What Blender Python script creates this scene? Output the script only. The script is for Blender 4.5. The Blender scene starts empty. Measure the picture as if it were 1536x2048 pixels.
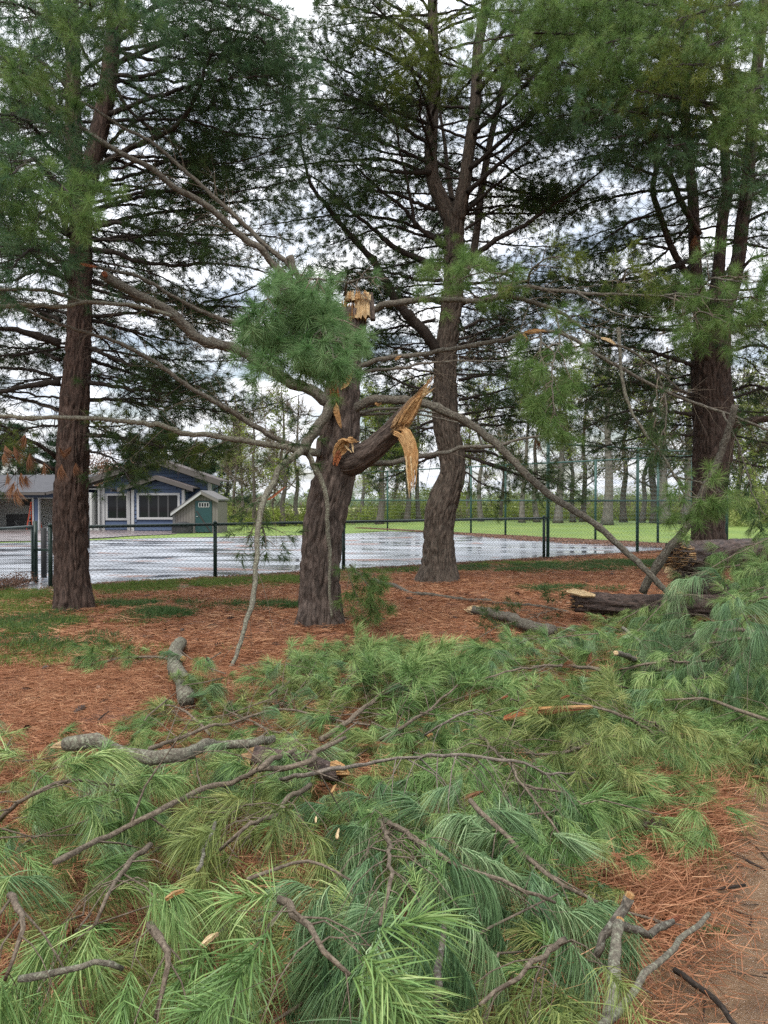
import bpy, math, random
import numpy as np
from mathutils import Vector

R = random.Random(7)
N = np.random.default_rng(11)
C = bpy.context.scene.collection
SC = bpy.context.scene

# ------------------------------------------------------------------ camera, sky, sun, exposure
F = 1540.0
CAM_Z = 1.55
PITCH = math.atan(24.0 / F)
cam = bpy.data.cameras.new("camera")
cam_o = bpy.data.objects.new("camera", cam)
C.objects.link(cam_o)
cam.sensor_fit = 'HORIZONTAL'
cam.sensor_width = 36.0
cam.lens = 36.0 * F / 1536.0
cam.clip_start = 0.05
cam.clip_end = 3000.0
cam_o.location = (0, 0, CAM_Z)
cam_o.rotation_euler = (math.pi / 2 - PITCH, 0, 0)
SC.camera = cam_o

SUN_EL, SUN_AZ = math.radians(58), math.radians(200)     # high, behind the viewer, veiled by cloud
w = bpy.data.worlds.new("World")
SC.world = w
w.use_nodes = True
nt = w.node_tree
nt.nodes.clear()
wo = nt.nodes.new('ShaderNodeOutputWorld')
bg = nt.nodes.new('ShaderNodeBackground')
sky = nt.nodes.new('ShaderNodeTexSky')
sky.sky_type = 'NISHITA'
sky.sun_disc = False
sky.sun_elevation = SUN_EL
sky.sun_rotation = SUN_AZ
sky.air_density = 1.2
sky.dust_density = 2.0
tc = nt.nodes.new('ShaderNodeTexCoord')
sep = nt.nodes.new('ShaderNodeSeparateXYZ')
nt.links.new(tc.outputs['Generated'], sep.inputs[0])
mx = nt.nodes.new('ShaderNodeMath'); mx.operation = 'MAXIMUM'; mx.inputs[1].default_value = 0.0
nt.links.new(sep.outputs['Z'], mx.inputs[0])
ad = nt.nodes.new('ShaderNodeMath'); ad.operation = 'ADD'; ad.inputs[1].default_value = 0.16
nt.links.new(mx.outputs[0], ad.inputs[0])
dx = nt.nodes.new('ShaderNodeMath'); dx.operation = 'DIVIDE'
dy = nt.nodes.new('ShaderNodeMath'); dy.operation = 'DIVIDE'
nt.links.new(sep.outputs['X'], dx.inputs[0]); nt.links.new(ad.outputs[0], dx.inputs[1])
nt.links.new(sep.outputs['Y'], dy.inputs[0]); nt.links.new(ad.outputs[0], dy.inputs[1])
cmb = nt.nodes.new('ShaderNodeCombineXYZ')
nt.links.new(dx.outputs[0], cmb.inputs[0]); nt.links.new(dy.outputs[0], cmb.inputs[1])
nz = nt.nodes.new('ShaderNodeTexNoise')
nz.inputs['Scale'].default_value = 1.5; nz.inputs['Detail'].default_value = 8; nz.inputs['Roughness'].default_value = 0.55
nz.inputs['Distortion'].default_value = 0.4
nt.links.new(cmb.outputs[0], nz.inputs['Vector'])
rp = nt.nodes.new('ShaderNodeValToRGB')
rp.color_ramp.elements[0].position = 0.36; rp.color_ramp.elements[0].color = (0.18, 0.18, 0.18, 1)
rp.color_ramp.elements[1].position = 0.52; rp.color_ramp.elements[1].color = (1, 1, 1, 1)
nt.links.new(nz.outputs['Fac'], rp.inputs[0])
nz2 = nt.nodes.new('ShaderNodeTexNoise')
nz2.inputs['Scale'].default_value = 3.1; nz2.inputs['Detail'].default_value = 5
nt.links.new(cmb.outputs[0], nz2.inputs['Vector'])
rp2 = nt.nodes.new('ShaderNodeValToRGB')
rp2.color_ramp.elements[0].position = 0.3; rp2.color_ramp.elements[0].color = (6.6, 7.2, 8.4, 1)
rp2.color_ramp.elements[1].position = 0.68; rp2.color_ramp.elements[1].color = (11.2, 11.2, 11.2, 1)
nt.links.new(nz2.outputs['Fac'], rp2.inputs[0])
# overcast: the cloud deck brightens smoothly towards the zenith
zen = nt.nodes.new('ShaderNodeMath'); zen.operation = 'MULTIPLY_ADD'
zen.inputs[1].default_value = 1.1; zen.inputs[2].default_value = 0.8
nt.links.new(mx.outputs[0], zen.inputs[0])
cl = nt.nodes.new('ShaderNodeMix'); cl.data_type = 'RGBA'; cl.blend_type = 'MULTIPLY'
cl.inputs[0].default_value = 1.0
nt.links.new(rp2.outputs[0], cl.inputs[6])
nt.links.new(zen.outputs[0], cl.inputs[7])
ms = nt.nodes.new('ShaderNodeMix'); ms.data_type = 'RGBA'
nt.links.new(rp.outputs[0], ms.inputs[0])
nt.links.new(sky.outputs[0], ms.inputs[6])
nt.links.new(cl.outputs[2], ms.inputs[7])
nt.links.new(ms.outputs[2], bg.inputs['Color'])
bg.inputs['Strength'].default_value = 0.1
nt.links.new(bg.outputs[0], wo.inputs[0])

sun = bpy.data.lights.new("sun", 'SUN')
sun.energy = 1.5
sun.angle = math.radians(14)
sun.color = (1.0, 0.96, 0.9)
sun_o = bpy.data.objects.new("sun", sun)
C.objects.link(sun_o)
# nishita: rotation measured so that the sun stands behind the viewer and a little to the left
sd = Vector((math.sin(SUN_AZ) * math.cos(SUN_EL), math.cos(SUN_AZ) * math.cos(SUN_EL), math.sin(SUN_EL)))
sun_o.rotation_euler = sd.to_track_quat('Z', 'Y').to_euler()

SC.view_settings.view_transform = 'Standard'
SC.view_settings.look = 'None'
SC.view_settings.gamma = 1.0
SC.view_settings.use_curve_mapping = False
SC.view_settings.exposure = 0.68
SC.render.engine = 'CYCLES'
SC.cycles.use_denoising = False
SC.cycles.sample_clamp_indirect = 4.0
SC.cycles.max_bounces = 6
SC.cycles.diffuse_bounces = 3
SC.cycles.glossy_bounces = 3
SC.cycles.transmission_bounces = 3
SC.cycles.caustics_reflective = False
SC.cycles.caustics_refractive = False

# ------------------------------------------------------------------ geometry helpers
def P(px, py, d):
    """the point seen at photo pixel (px, py), d metres ahead of the viewer"""
    x = (px - 768.0) / F; z = -(py - 1024.0) / F
    c, s = math.cos(PITCH), math.sin(PITCH)
    v = np.array([x, c + z * s, -s + z * c])
    v *= d / v[1]
    return v + np.array([0, 0, CAM_Z])

def G(px, py, h=0.0):
    x = (px - 768.0) / F; z = -(py - 1024.0) / F
    c, s = math.cos(PITCH), math.sin(PITCH)
    v = np.array([x, c + z * s, -s + z * c])
    t = (h - CAM_Z) / v[2]
    return v * t + np.array([0, 0, CAM_Z])

def PL(lst, d0=None, d1=None):
    """list of (px,py[,d]) -> points; depth runs evenly from d0 to d1 where not given"""
    out = []
    n = len(lst)
    for i, q in enumerate(lst):
        if len(q) == 3:
            out.append(P(*q))
        else:
            t = i / max(1, n - 1)
            out.append(P(q[0], q[1], d0 + ((d0 if d1 is None else d1) - d0) * t))
    return np.array(out)

def smooth01(a, b, x):
    t = np.clip((x - a) / (b - a), 0, 1)
    return t * t * (3 - 2 * t)

def terrain(x, y):
    return -0.42 * smooth01(30, 47, y) * smooth01(4, -6, x)

def vnoise(p, seed=0):
    """vectorised value noise, p (...,3) -> 0..1"""
    p = np.asarray(p, dtype=np.float64)
    i = np.floor(p).astype(np.int64)
    f = p - i
    f = f * f * (3 - 2 * f)
    def h(ix, iy, iz):
        n = (ix * 374761393 + iy * 668265263 + iz * 2147483647 + seed * 974634721) & 0xffffffff
        n = ((n ^ (n >> 13)) * 1274126177) & 0xffffffff
        n = n ^ (n >> 16)
        return (n & 0xffff) / 65535.0
    x, y, z = i[..., 0], i[..., 1], i[..., 2]
    fx, fy, fz = f[..., 0], f[..., 1], f[..., 2]
    def l(a, b, t): return a + (b - a) * t
    return l(l(l(h(x, y, z), h(x + 1, y, z), fx), l(h(x, y + 1, z), h(x + 1, y + 1, z), fx), fy),
             l(l(h(x, y, z + 1), h(x + 1, y, z + 1), fx), l(h(x, y + 1, z + 1), h(x + 1, y + 1, z + 1), fx), fy), fz)

def crom(pts, n):
    """Catmull-Rom resample to n points, even in length"""
    pts = np.asarray(pts, float)
    if len(pts) == 2:
        t = np.linspace(0, 1, n)[:, None]
        return pts[0] * (1 - t) + pts[1] * t
    q = np.vstack([2 * pts[0] - pts[1], pts, 2 * pts[-1] - pts[-2]])
    fine = []
    for i in range(1, len(q) - 2):
        t = np.linspace(0, 1, 12, endpoint=False)[:, None]
        a, b, c_, d = q[i - 1], q[i], q[i + 1], q[i + 2]
        fine.append(0.5 * (2 * b + (c_ - a) * t + (2 * a - 5 * b + 4 * c_ - d) * t * t + (3 * b - a - 3 * c_ + d) * t ** 3))
    fine = np.vstack(fine + [pts[-1:]])
    s = np.concatenate([[0], np.cumsum(np.linalg.norm(np.diff(fine, axis=0), axis=1))])
    u = np.linspace(0, s[-1], n)
    return np.stack([np.interp(u, s, fine[:, k]) for k in range(3)], 1)

def norm(v):
    return v / np.maximum(np.linalg.norm(v, axis=-1, keepdims=True), 1e-9)

def frames(pts):
    """pts (M,N,3) -> tangent, normal, binormal"""
    t = np.empty_like(pts)
    t[:, 1:-1] = pts[:, 2:] - pts[:, :-2]
    t[:, 0] = pts[:, 1] - pts[:, 0]
    t[:, -1] = pts[:, -1] - pts[:, -2]
    t = norm(t)
    mxa = np.abs(t).max(axis=1)
    ref = np.eye(3)[np.argmin(mxa, axis=1)][:, None, :]
    n = norm(np.cross(t, ref))
    b = np.cross(t, n)
    return t, n, b

class MB:
    """collects shapes; build() links them as one mesh object"""
    def __init__(self):
        self.v = []; self.bk = []; self.f4 = []; self.f3 = []; self.n = 0; self.val = []
    def add(self, v, f4=None, f3=None, bk=None, val=None):
        v = np.asarray(v, float).reshape(-1, 3)
        self.v.append(v)
        self.bk.append(v if bk is None else np.asarray(bk, float).reshape(-1, 3))
        self.val.append(np.zeros(len(v)) if val is None else np.asarray(val, float))
        if f4 is not None and len(f4): self.f4.append(np.asarray(f4, np.int64).reshape(-1, 4) + self.n)
        if f3 is not None and len(f3): self.f3.append(np.asarray(f3, np.int64).reshape(-1, 3) + self.n)
        self.n += len(v)
        return self
    def tubes(self, pts, rad, k=4, cap=True, off=None):
        """pts (M,N,3), rad (M,N)"""
        pts = np.asarray(pts, float); rad = np.asarray(rad, float)
        if pts.ndim == 2: pts = pts[None]; rad = rad[None]
        M, n = pts.shape[:2]
        if M == 0: return self
        t, nn, b = frames(pts)
        a = np.linspace(0, 2 * np.pi, k, endpoint=False)
        ca, sa = np.cos(a), np.sin(a)
        r = rad[:, :, None]
        rr = r if off is None else r + off
        v = pts[:, :, None, :] + (nn[:, :, None, :] * ca[:, None] + b[:, :, None, :] * sa[:, None]) * rr[..., None]
        L = np.concatenate([np.zeros((M, 1)), np.cumsum(np.linalg.norm(np.diff(pts, axis=1), axis=2), axis=1)], 1)
        L = L + (np.arange(M) * 3.7)[:, None]
        bk = np.stack(np.broadcast_arrays(r * ca, r * sa, L[:, :, None]), -1)
        base = (np.arange(M) * n * k)[:, None, None]
        i = np.arange(n - 1)[None, :, None] * k; j = np.arange(k)[None, None, :]
        j2 = (j + 1) % k
        q = np.stack(np.broadcast_arrays(base + i + j, base + i + j2, base + i + k + j2, base + i + k + j), -1).reshape(-1, 4)
        f3 = None
        if cap:
            jj = np.arange(1, k - 1)
            s0 = (np.arange(M) * n * k)[:, None]
            e0 = s0 + (n - 1) * k
            f3 = np.concatenate([
                np.stack(np.broadcast_arrays(s0, s0 + jj + 1, s0 + jj), -1).reshape(-1, 3),
                np.stack(np.broadcast_arrays(e0, e0 + jj, e0 + jj + 1), -1).reshape(-1, 3)])
        return self.add(v, q, f3, bk)
    def box(self, x0, x1, y0, y1, z0, z1):
        v = [(x, y, z) for x in (x0, x1) for y in (y0, y1) for z in (z0, z1)]
        f = [(0, 1, 3, 2), (4, 6, 7, 5), (0, 4, 5, 1), (2, 3, 7, 6), (0, 2, 6, 4), (1, 5, 7, 3)]
        return self.add(v, f)
    def prism(self, poly, y0, y1):
        """poly [(x,z)...] extruded from y0 to y1"""
        n = len(poly)
        v = [(x, y0, z) for x, z in poly] + [(x, y1, z) for x, z in poly]
        f = [(i, (i + 1) % n, n + (i + 1) % n, n + i) for i in range(n)]
        f3 = [(0, i + 1, i) for i in range(1, n - 1)] + [(n, n + i, n + i + 1) for i in range(1, n - 1)]
        return self.add(v, f, f3)
    def bar(self, a, b, wx, wz=None):
        """rectangular bar from a to b"""
        a = np.asarray(a, float); b = np.asarray(b, float)
        wz = wx if wz is None else wz
        t = norm(b - a)
        ref = np.array([0, 0, 1.0]) if abs(t[2]) < .9 else np.array([0, 1.0, 0])
        s = norm(np.cross(t, ref)); u = np.cross(s, t)
        v = [p + s * sx * wx / 2 + u * sz * wz / 2 for p in (a, b) for sx, sz in ((-1, -1), (1, -1), (1, 1), (-1, 1))]
        return self.add(v, [(0, 1, 2, 3), (7, 6, 5, 4), (0, 4, 5, 1), (1, 5, 6, 2), (2, 6, 7, 3), (3, 7, 4, 0)])
    def strip(self, pts, wid, thick, side=None, jag=0.0, rng=None):
        """a splinter: rectangular section swept along pts"""
        pts = np.asarray(pts, float)
        n = len(pts)
        t = norm(np.gradient(pts, axis=0))
        if side is None: side = np.array([1.0, 0, 0])
        s = norm(side - (t @ side)[:, None] * t)
        u = np.cross(t, s)
        wl = np.asarray(wid) / 2; wr = wl.copy()
        if jag and rng is not None:
            wl = wl * (1 + rng.uniform(-jag, jag, n)); wr = wr * (1 + rng.uniform(-jag, jag, n))
        th = np.asarray(thick) * np.ones(n) / 2
        v = np.stack([pts - s * wl[:, None] - u * th[:, None], pts + s * wr[:, None] - u * th[:, None],
                      pts + s * wr[:, None] + u * th[:, None], pts - s * wl[:, None] + u * th[:, None]], 1).reshape(-1, 3)
        q = [(i * 4 + j, i * 4 + (j + 1) % 4, i * 4 + 4 + (j + 1) % 4, i * 4 + 4 + j) for i in range(n - 1) for j in range(4)]
        q += [(3, 2, 1, 0), (n * 4 - 4, n * 4 - 3, n * 4 - 2, n * 4 - 1)]
        L = np.cumsum(np.concatenate([[0], np.linalg.norm(np.diff(pts, axis=0), axis=1)]))
        bk = np.stack([np.tile(np.array([-1, 1, 1, -1.]), n) * np.repeat(wl, 4), np.tile(np.array([-1, -1, 1, 1.]), n) * np.repeat(th, 4), np.repeat(L, 4)], 1)
        return self.add(v, q, None, bk)
    def build(self, name, mat, parent=None, smooth=False, kind=None, val=False):
        me = bpy.data.meshes.new(name)
        v = np.vstack(self.v)
        if parent is not None:
            v = v - np.array(parent_loc(parent))
        f4 = np.vstack(self.f4) if self.f4 else np.zeros((0, 4), np.int64)
        f3 = np.vstack(self.f3) if self.f3 else np.zeros((0, 3), np.int64)
        me.vertices.add(len(v)); me.vertices.foreach_set('co', v.astype(np.float32).ravel())
        me.loops.add(f4.size + f3.size)
        me.loops.foreach_set('vertex_index', np.concatenate([f4.ravel(), f3.ravel()]).astype(np.int32))
        me.polygons.add(len(f4) + len(f3))
        st = np.concatenate([np.arange(len(f4)) * 4, len(f4) * 4 + np.arange(len(f3)) * 3]).astype(np.int32)
        me.polygons.foreach_set('loop_start', st)
        me.polygons.foreach_set('use_smooth', np.full(len(st), bool(smooth)))
        at = me.attributes.new('bk', 'FLOAT_VECTOR', 'POINT')
        at.data.foreach_set('vector', np.vstack(self.bk).astype(np.float32).ravel())
        if val:
            at = me.attributes.new('nv', 'FLOAT', 'POINT')
            at.data.foreach_set('value', np.concatenate(self.val).astype(np.float32))
        me.update(calc_edges=True)
        if mat: me.materials.append(mat)
        return link(name, me, parent, kind)

def parent_loc(o):
    l = Vector(o.location)
    while o.parent: o = o.parent; l += Vector(o.location)
    return l

def link(name, data, parent=None, kind=None):
    o = bpy.data.objects.new(name, data)
    C.objects.link(o)
    if parent is not None: o.parent = parent
    if kind: o['kind'] = kind
    return o

def thing(name, loc, label, cat, group=None):
    o = bpy.data.objects.new(name, None)
    C.objects.link(o)
    o.empty_display_size = .2
    o.location = loc
    return tag(o, label, cat, group)

def tag(o, label, cat, group=None):
    o['label'] = label; o['category'] = cat
    if group: o['group'] = group
    return o

# ------------------------------------------------------------------ materials
class NT:
    def __init__(self, name):
        self.m = bpy.data.materials.new(name); self.m.use_nodes = True
        self.t = self.m.node_tree; self.t.nodes.clear()
        self.out = self.n('ShaderNodeOutputMaterial')
        self.p = self.n('ShaderNodeBsdfPrincipled')
        self.l(self.p.outputs[0], self.out.inputs[0])
    def n(self, ty, **k):
        x = self.t.nodes.new(ty)
        for a, b in k.items(): setattr(x, a, b)
        return x
    def l(self, a, b): self.t.links.new(a, b)
    def noise(self, vec, scale, detail=4, rough=.5, dist=0):
        x = self.n('ShaderNodeTexNoise')
        x.inputs['Scale'].default_value = scale; x.inputs['Detail'].default_value = detail
        x.inputs['Roughness'].default_value = rough; x.inputs['Distortion'].default_value = dist
        if vec is not None: self.l(vec, x.inputs['Vector'])
        return x.outputs['Fac']
    def ramp(self, fac, stops):
        x = self.n('ShaderNodeValToRGB')
        e = x.color_ramp.elements
        while len(e) < len(stops): e.new(.5)
        for q, (p, c) in zip(e, stops):
            q.position = p; q.color = (*c, 1) if len(c) == 3 else c
        self.l(fac, x.inputs[0])
        return x.outputs[0]
    def mix(self, fac, a, b, blend='MIX'):
        x = self.n('ShaderNodeMix', data_type='RGBA', blend_type=blend)
        for s, v in ((0, fac), (6, a), (7, b)):
            if isinstance(v, (int, float)): x.inputs[s].default_value = v
            elif isinstance(v, tuple): x.inputs[s].default_value = (*v, 1)
            else: self.l(v, x.inputs[s])
        return x.outputs[2]
    def math(self, op, a, b=0.0):
        x = self.n('ShaderNodeMath', operation=op)
        for s, v in ((0, a), (1, b)):
            if isinstance(v, (int, float)): x.inputs[s].default_value = v
            else: self.l(v, x.inputs[s])
        return x.outputs[0]
    def attr(self, name, out='Vector'):
        x = self.n('ShaderNodeAttribute', attribute_name=name)
        return x.outputs[out]
    def mapv(self, vec, scale):
        x = self.n('ShaderNodeMapping')
        x.inputs['Scale'].default_value = scale
        self.l(vec, x.inputs['Vector'])
        return x.outputs[0]
    def pos(self):
        return self.n('ShaderNodeNewGeometry').outputs['Position']
    def obj(self):
        return self.n('ShaderNodeTexCoord').outputs['Object']
    def bump(self, h, strength, dist):
        x = self.n('ShaderNodeBump')
        x.inputs['Strength'].default_value = strength; x.inputs['Distance'].default_value = dist
        self.l(h, x.inputs['Height'])
        self.l(x.outputs[0], self.p.inputs['Normal'])
    def set(self, **k):
        for a, v in k.items():
            i = self.p.inputs[a.replace('_', ' ')]
            if isinstance(v, (int, float)): i.default_value = v
            elif isinstance(v, tuple): i.default_value = (*v, 1)
            else: self.l(v, i)
        return self

def mat_bark(name, dark, light, lichen=None, lich_amt=.0, grain=1.0, rough=.85, stretch=.24):
    m = NT(name)
    bk = m.attr('bk')
    st = m.mapv(bk, (1, 1, stretch))
    a = m.noise(st, 38 * grain, 6, .65, .6)
    b = m.noise(bk, 9, 3)
    col = m.ramp(a, [(.40, dark), (.52, tuple((p_ + q_) * .5 for p_, q_ in zip(dark, light))), (.62, light)])
    col = m.mix(m.math('MULTIPLY', b, .55), col, tuple(x * .55 for x in light), 'MIX')
    if lichen:
        c = m.noise(m.pos(), 55, 6, .75)
        f = m.ramp(c, [(.62 - lich_amt * .35, (0, 0, 0)), (.72 - lich_amt * .3, (1, 1, 1))])
        col = m.mix(f, col, lichen)
    m.set(Base_Color=col, Roughness=rough)
    m.p.inputs['Specular IOR Level'].default_value = .25
    m.bump(a, 1.0, .022 / grain)
    return m.m

def mat_wood(name, a, b):
    m = NT(name)
    st = m.mapv(m.attr('bk'), (1, 1, .05))
    f = m.noise(st, 130, 5, .7, .5)
    g = m.noise(m.attr('bk'), 16, 4)
    col = m.ramp(f, [(.30, tuple(x * .35 for x in b)), (.44, b), (.62, a)])
    col = m.mix(m.ramp(g, [(.45, (0, 0, 0)), (.7, (.6, .6, .6))]), col, tuple(x * .5 for x in b))
    m.set(Base_Color=col, Roughness=.7)
    m.bump(f, 1.0, .02)
    return m.m

def mat_needle(name, c0, c1, c2, transl=.3, rough=.42, spec=.22):
    """c0 darkest, c1 main, c2 pale or yellowish needles"""
    m = NT(name)
    oi = m.n('ShaderNodeObjectInfo').outputs['Random']
    nv = m.attr('nv', 'Fac')
    big = m.noise(m.pos(), 1.3, 2)
    f = m.math('ADD', m.math('MULTIPLY', oi, .45), m.math('MULTIPLY', nv, .55))
    col = m.ramp(f, [(.12, c0), (.5, c1), (.9, c2)])
    col = m.mix(m.ramp(big, [(.35, (0, 0, 0)), (.7, (.35, .35, .35))]), col, c1)
    m.set(Base_Color=col, Roughness=rough)
    m.p.inputs['Specular IOR Level'].default_value = spec
    tr = m.n('ShaderNodeBsdfTranslucent')
    m.l(col, tr.inputs['Color'])
    mxs = m.n('ShaderNodeMixShader')
    mxs.inputs[0].default_value = transl
    m.l(m.p.outputs[0], mxs.inputs[1]); m.l(tr.outputs[0], mxs.inputs[2])
    m.l(mxs.outputs[0], m.out.inputs[0])
    return m.m

def mat_flat(name, col, rough=.6, metal=0.0, var=.25, scale=6, spec=.4):
    m = NT(name)
    f = m.noise(m.obj(), scale, 5, .6)
    c = m.mix(f, tuple(x * (1 - var) for x in col), tuple(min(1, x * (1 + var)) for x in col))
    m.set(Base_Color=c, Roughness=rough, Metallic=metal)
    m.p.inputs['Specular IOR Level'].default_value = spec
    return m.m

M = {}
M['bark_left'] = mat_bark('bark_left', (.020, .013, .010), (.130, .085, .066), (.20, .17, .14), .06, grain=.75)
M['bark_mid'] = mat_bark('bark_mid', (.026, .019, .015), (.175, .132, .108), (.24, .21, .18), .08, grain=.75)
M['bark_grey'] = mat_bark('bark_grey', (.024, .018, .014), (.155, .118, .092), (.13, .14, .10), .18, grain=.8)
M['bark_right'] = mat_bark('bark_right', (.020, .014, .011), (.115, .080, .062), grain=.8)
M['limb'] = mat_bark('limb', (.040, .033, .026), (.17, .145, .112), (.23, .23, .18), .28, grain=1.6, stretch=.5)
M['limb_dark'] = mat_bark('limb_dark', (.016, .012, .010), (.06, .046, .037), (.09, .09, .065), .1, grain=1.5, stretch=.5)
M['limb_lichen'] = mat_bark('limb_lichen', (.07, .06, .045), (.21, .185, .14), (.27, .28, .20), .35, grain=1.8, stretch=.9)
M['twig'] = mat_bark('twig', (.075, .055, .038), (.25, .20, .145), grain=2.5, stretch=.6)
M['twig_dark'] = mat_bark('twig_dark', (.018, .013, .010), (.06, .046, .036), grain=2.5, stretch=.6)
M['twig_pale'] = mat_bark('twig_pale', (.10, .08, .065), (.30, .25, .20), grain=2.5, stretch=.6)
M['log_bark'] = mat_bark('log_bark', (.018, .013, .011), (.12, .080, .064), (.24, .20, .18), .12, grain=.9, rough=.5, stretch=.3)
M['wood'] = mat_wood('torn_wood', (.62, .40, .18), (.42, .20, .06))
M['wood_pale'] = mat_wood('pale_wood', (.78, .60, .36), (.62, .42, .20))
M['wood_red'] = mat_wood('red_wood', (.40, .13, .035), (.22, .06, .02))
M['wood_grey'] = mat_wood('weathered_torn_wood', (.52, .34, .16), (.26, .14, .06))

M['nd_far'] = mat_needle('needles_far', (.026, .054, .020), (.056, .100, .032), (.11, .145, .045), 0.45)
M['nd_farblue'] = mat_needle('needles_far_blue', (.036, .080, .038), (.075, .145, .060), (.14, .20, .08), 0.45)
M['nd_yellow'] = mat_needle('needles_yellowish', (.065, .10, .022), (.13, .175, .036), (.22, .235, .055), 0.5)
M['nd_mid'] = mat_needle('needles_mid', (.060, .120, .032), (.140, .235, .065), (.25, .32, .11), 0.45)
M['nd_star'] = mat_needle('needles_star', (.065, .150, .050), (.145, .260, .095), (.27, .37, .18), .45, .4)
M['nd_ground'] = mat_needle('needles_fallen', (.042, .092, .026), (.145, .245, .072), (.37, .43, .16), .05, .36)
M['nd_ground2'] = mat_needle('needles_fallen_dull', (.040, .064, .018), (.155, .200, .054), (.34, .34, .12), .05, .45)
M['nd_bluish'] = mat_needle('needles_fallen_bluish', (.042, .092, .040), (.130, .225, .095), (.33, .42, .22), .05, .33)
M['nd_dead'] = mat_needle('dead_needles', (.12, .050, .022), (.23, .105, .050), (.34, .19, .10), .25, .6)
M['litter'] = mat_needle('litter_needles', (.10, .043, .024), (.33, .142, .070), (.60, .36, .20), .1, .6)
M['grass'] = mat_needle('grass_blades', (.060, .105, .020), (.12, .18, .035), (.24, .26, .075), .3, .5)
M['grass_dark'] = mat_needle('grass_blades_dark', (.030, .075, .022), (.060, .12, .035), (.12, .17, .06), .3, .5)
M['leaf_spring'] = mat_needle('spring_leaves', (.11, .15, .03), (.20, .25, .045), (.32, .36, .08), .4, .5)
M['leaf_bg'] = mat_needle('shrub_leaves', (.10, .14, .035), (.20, .25, .065), (.34, .36, .13), .35, .6)
M['conifer_bg'] = mat_needle('conifer_needles', (.014, .034, .017), (.026, .058, .025), (.05, .085, .035), .2, .6)
M['leaf_brown'] = mat_needle('brown_leaves', (.10, .05, .03), (.20, .105, .07), (.34, .22, .15), .2, .7)
M['trunk_bg'] = mat_bark('far_trunk', (.075, .064, .055), (.25, .22, .19), (.20, .20, .14), .15, grain=.5)
M['trunk_bg2'] = mat_bark('far_trunk_dark', (.060, .048, .040), (.18, .15, .125), grain=.5)

# ------------------------------------------------------------------ tufts (sources for needle masses)
def needle_mesh(name, specs, mat):
    """specs: start (n,3), dir (n,3), length (n), width, droop, segs"""
    st, dr, ln, wd, droop, segs, rng = specs
    n = len(st)
    T = np.linspace(0, 1, segs + 1)
    pts = st[:, None, :] + dr[:, None, :] * (ln[:, None] * T)[..., None]
    pts[..., 2] -= (droop[:, None] * ln[:, None] * T ** 2)
    side = norm(np.cross(dr, rng.normal(size=(n, 3))))
    wt = wd * (1 - T ** 3 * .999)
    wt[0] = wd * .8
    mb = MB()
    nv = rng.uniform(0, 1, n)
    # strip of quads, last segment a triangle
    L = pts[:, :-1, :] - side[:, None, :] * (wt[:-1] / 2)[None, :, None]
    Rr = pts[:, :-1, :] + side[:, None, :] * (wt[:-1] / 2)[None, :, None]
    tip = pts[:, -1:, :]
    v = np.concatenate([L, Rr, tip], 1)
    k = 2 * segs + 1
    base = np.arange(n)[:, None] * k
    f4 = [np.stack([base[:, 0] + i, base[:, 0] + segs + i, base[:, 0] + segs + i + 1, base[:, 0] + i + 1], 1) for i in range(segs - 1)]
    f4 = np.vstack(f4) if f4 else None
    f3 = np.stack([base[:, 0] + segs - 1, base[:, 0] + 2 * segs - 1, base[:, 0] + 2 * segs], 1)
    tipc = np.concatenate([T[:-1], T[:-1], [1]]) * .22
    mb.add(v, f4, f3, val=np.clip(np.repeat(nv, k) * .8 + np.tile(tipc, n), 0, 1))
    me_o = mb.build(name, mat, val=True)
    C.objects.unlink(me_o)
    return me_o

def tuft(name, mat, n, L, tw, spread, droop, wd, segs, seed, gather=.0):
    rng = np.random.default_rng(seed)
    s = rng.uniform(0, 1, n) ** .7
    az = rng.uniform(0, 2 * np.pi, n)
    ang = np.radians(rng.normal(spread, 14, n)) * (1.15 - .45 * s)
    d = np.stack([np.cos(ang), np.sin(ang) * np.cos(az), np.sin(ang) * np.sin(az)], 1)
    d[:, 2] -= gather
    d = norm(d)
    st = np.stack([s * tw, rng.normal(0, .002, n), rng.normal(0, .002, n)], 1)
    ln = L * rng.uniform(.75, 1.12, n)
    dp = droop * rng.uniform(.5, 1.4, n)
    return needle_mesh(name, (st, d, ln, wd, dp, segs, rng), mat)

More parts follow.
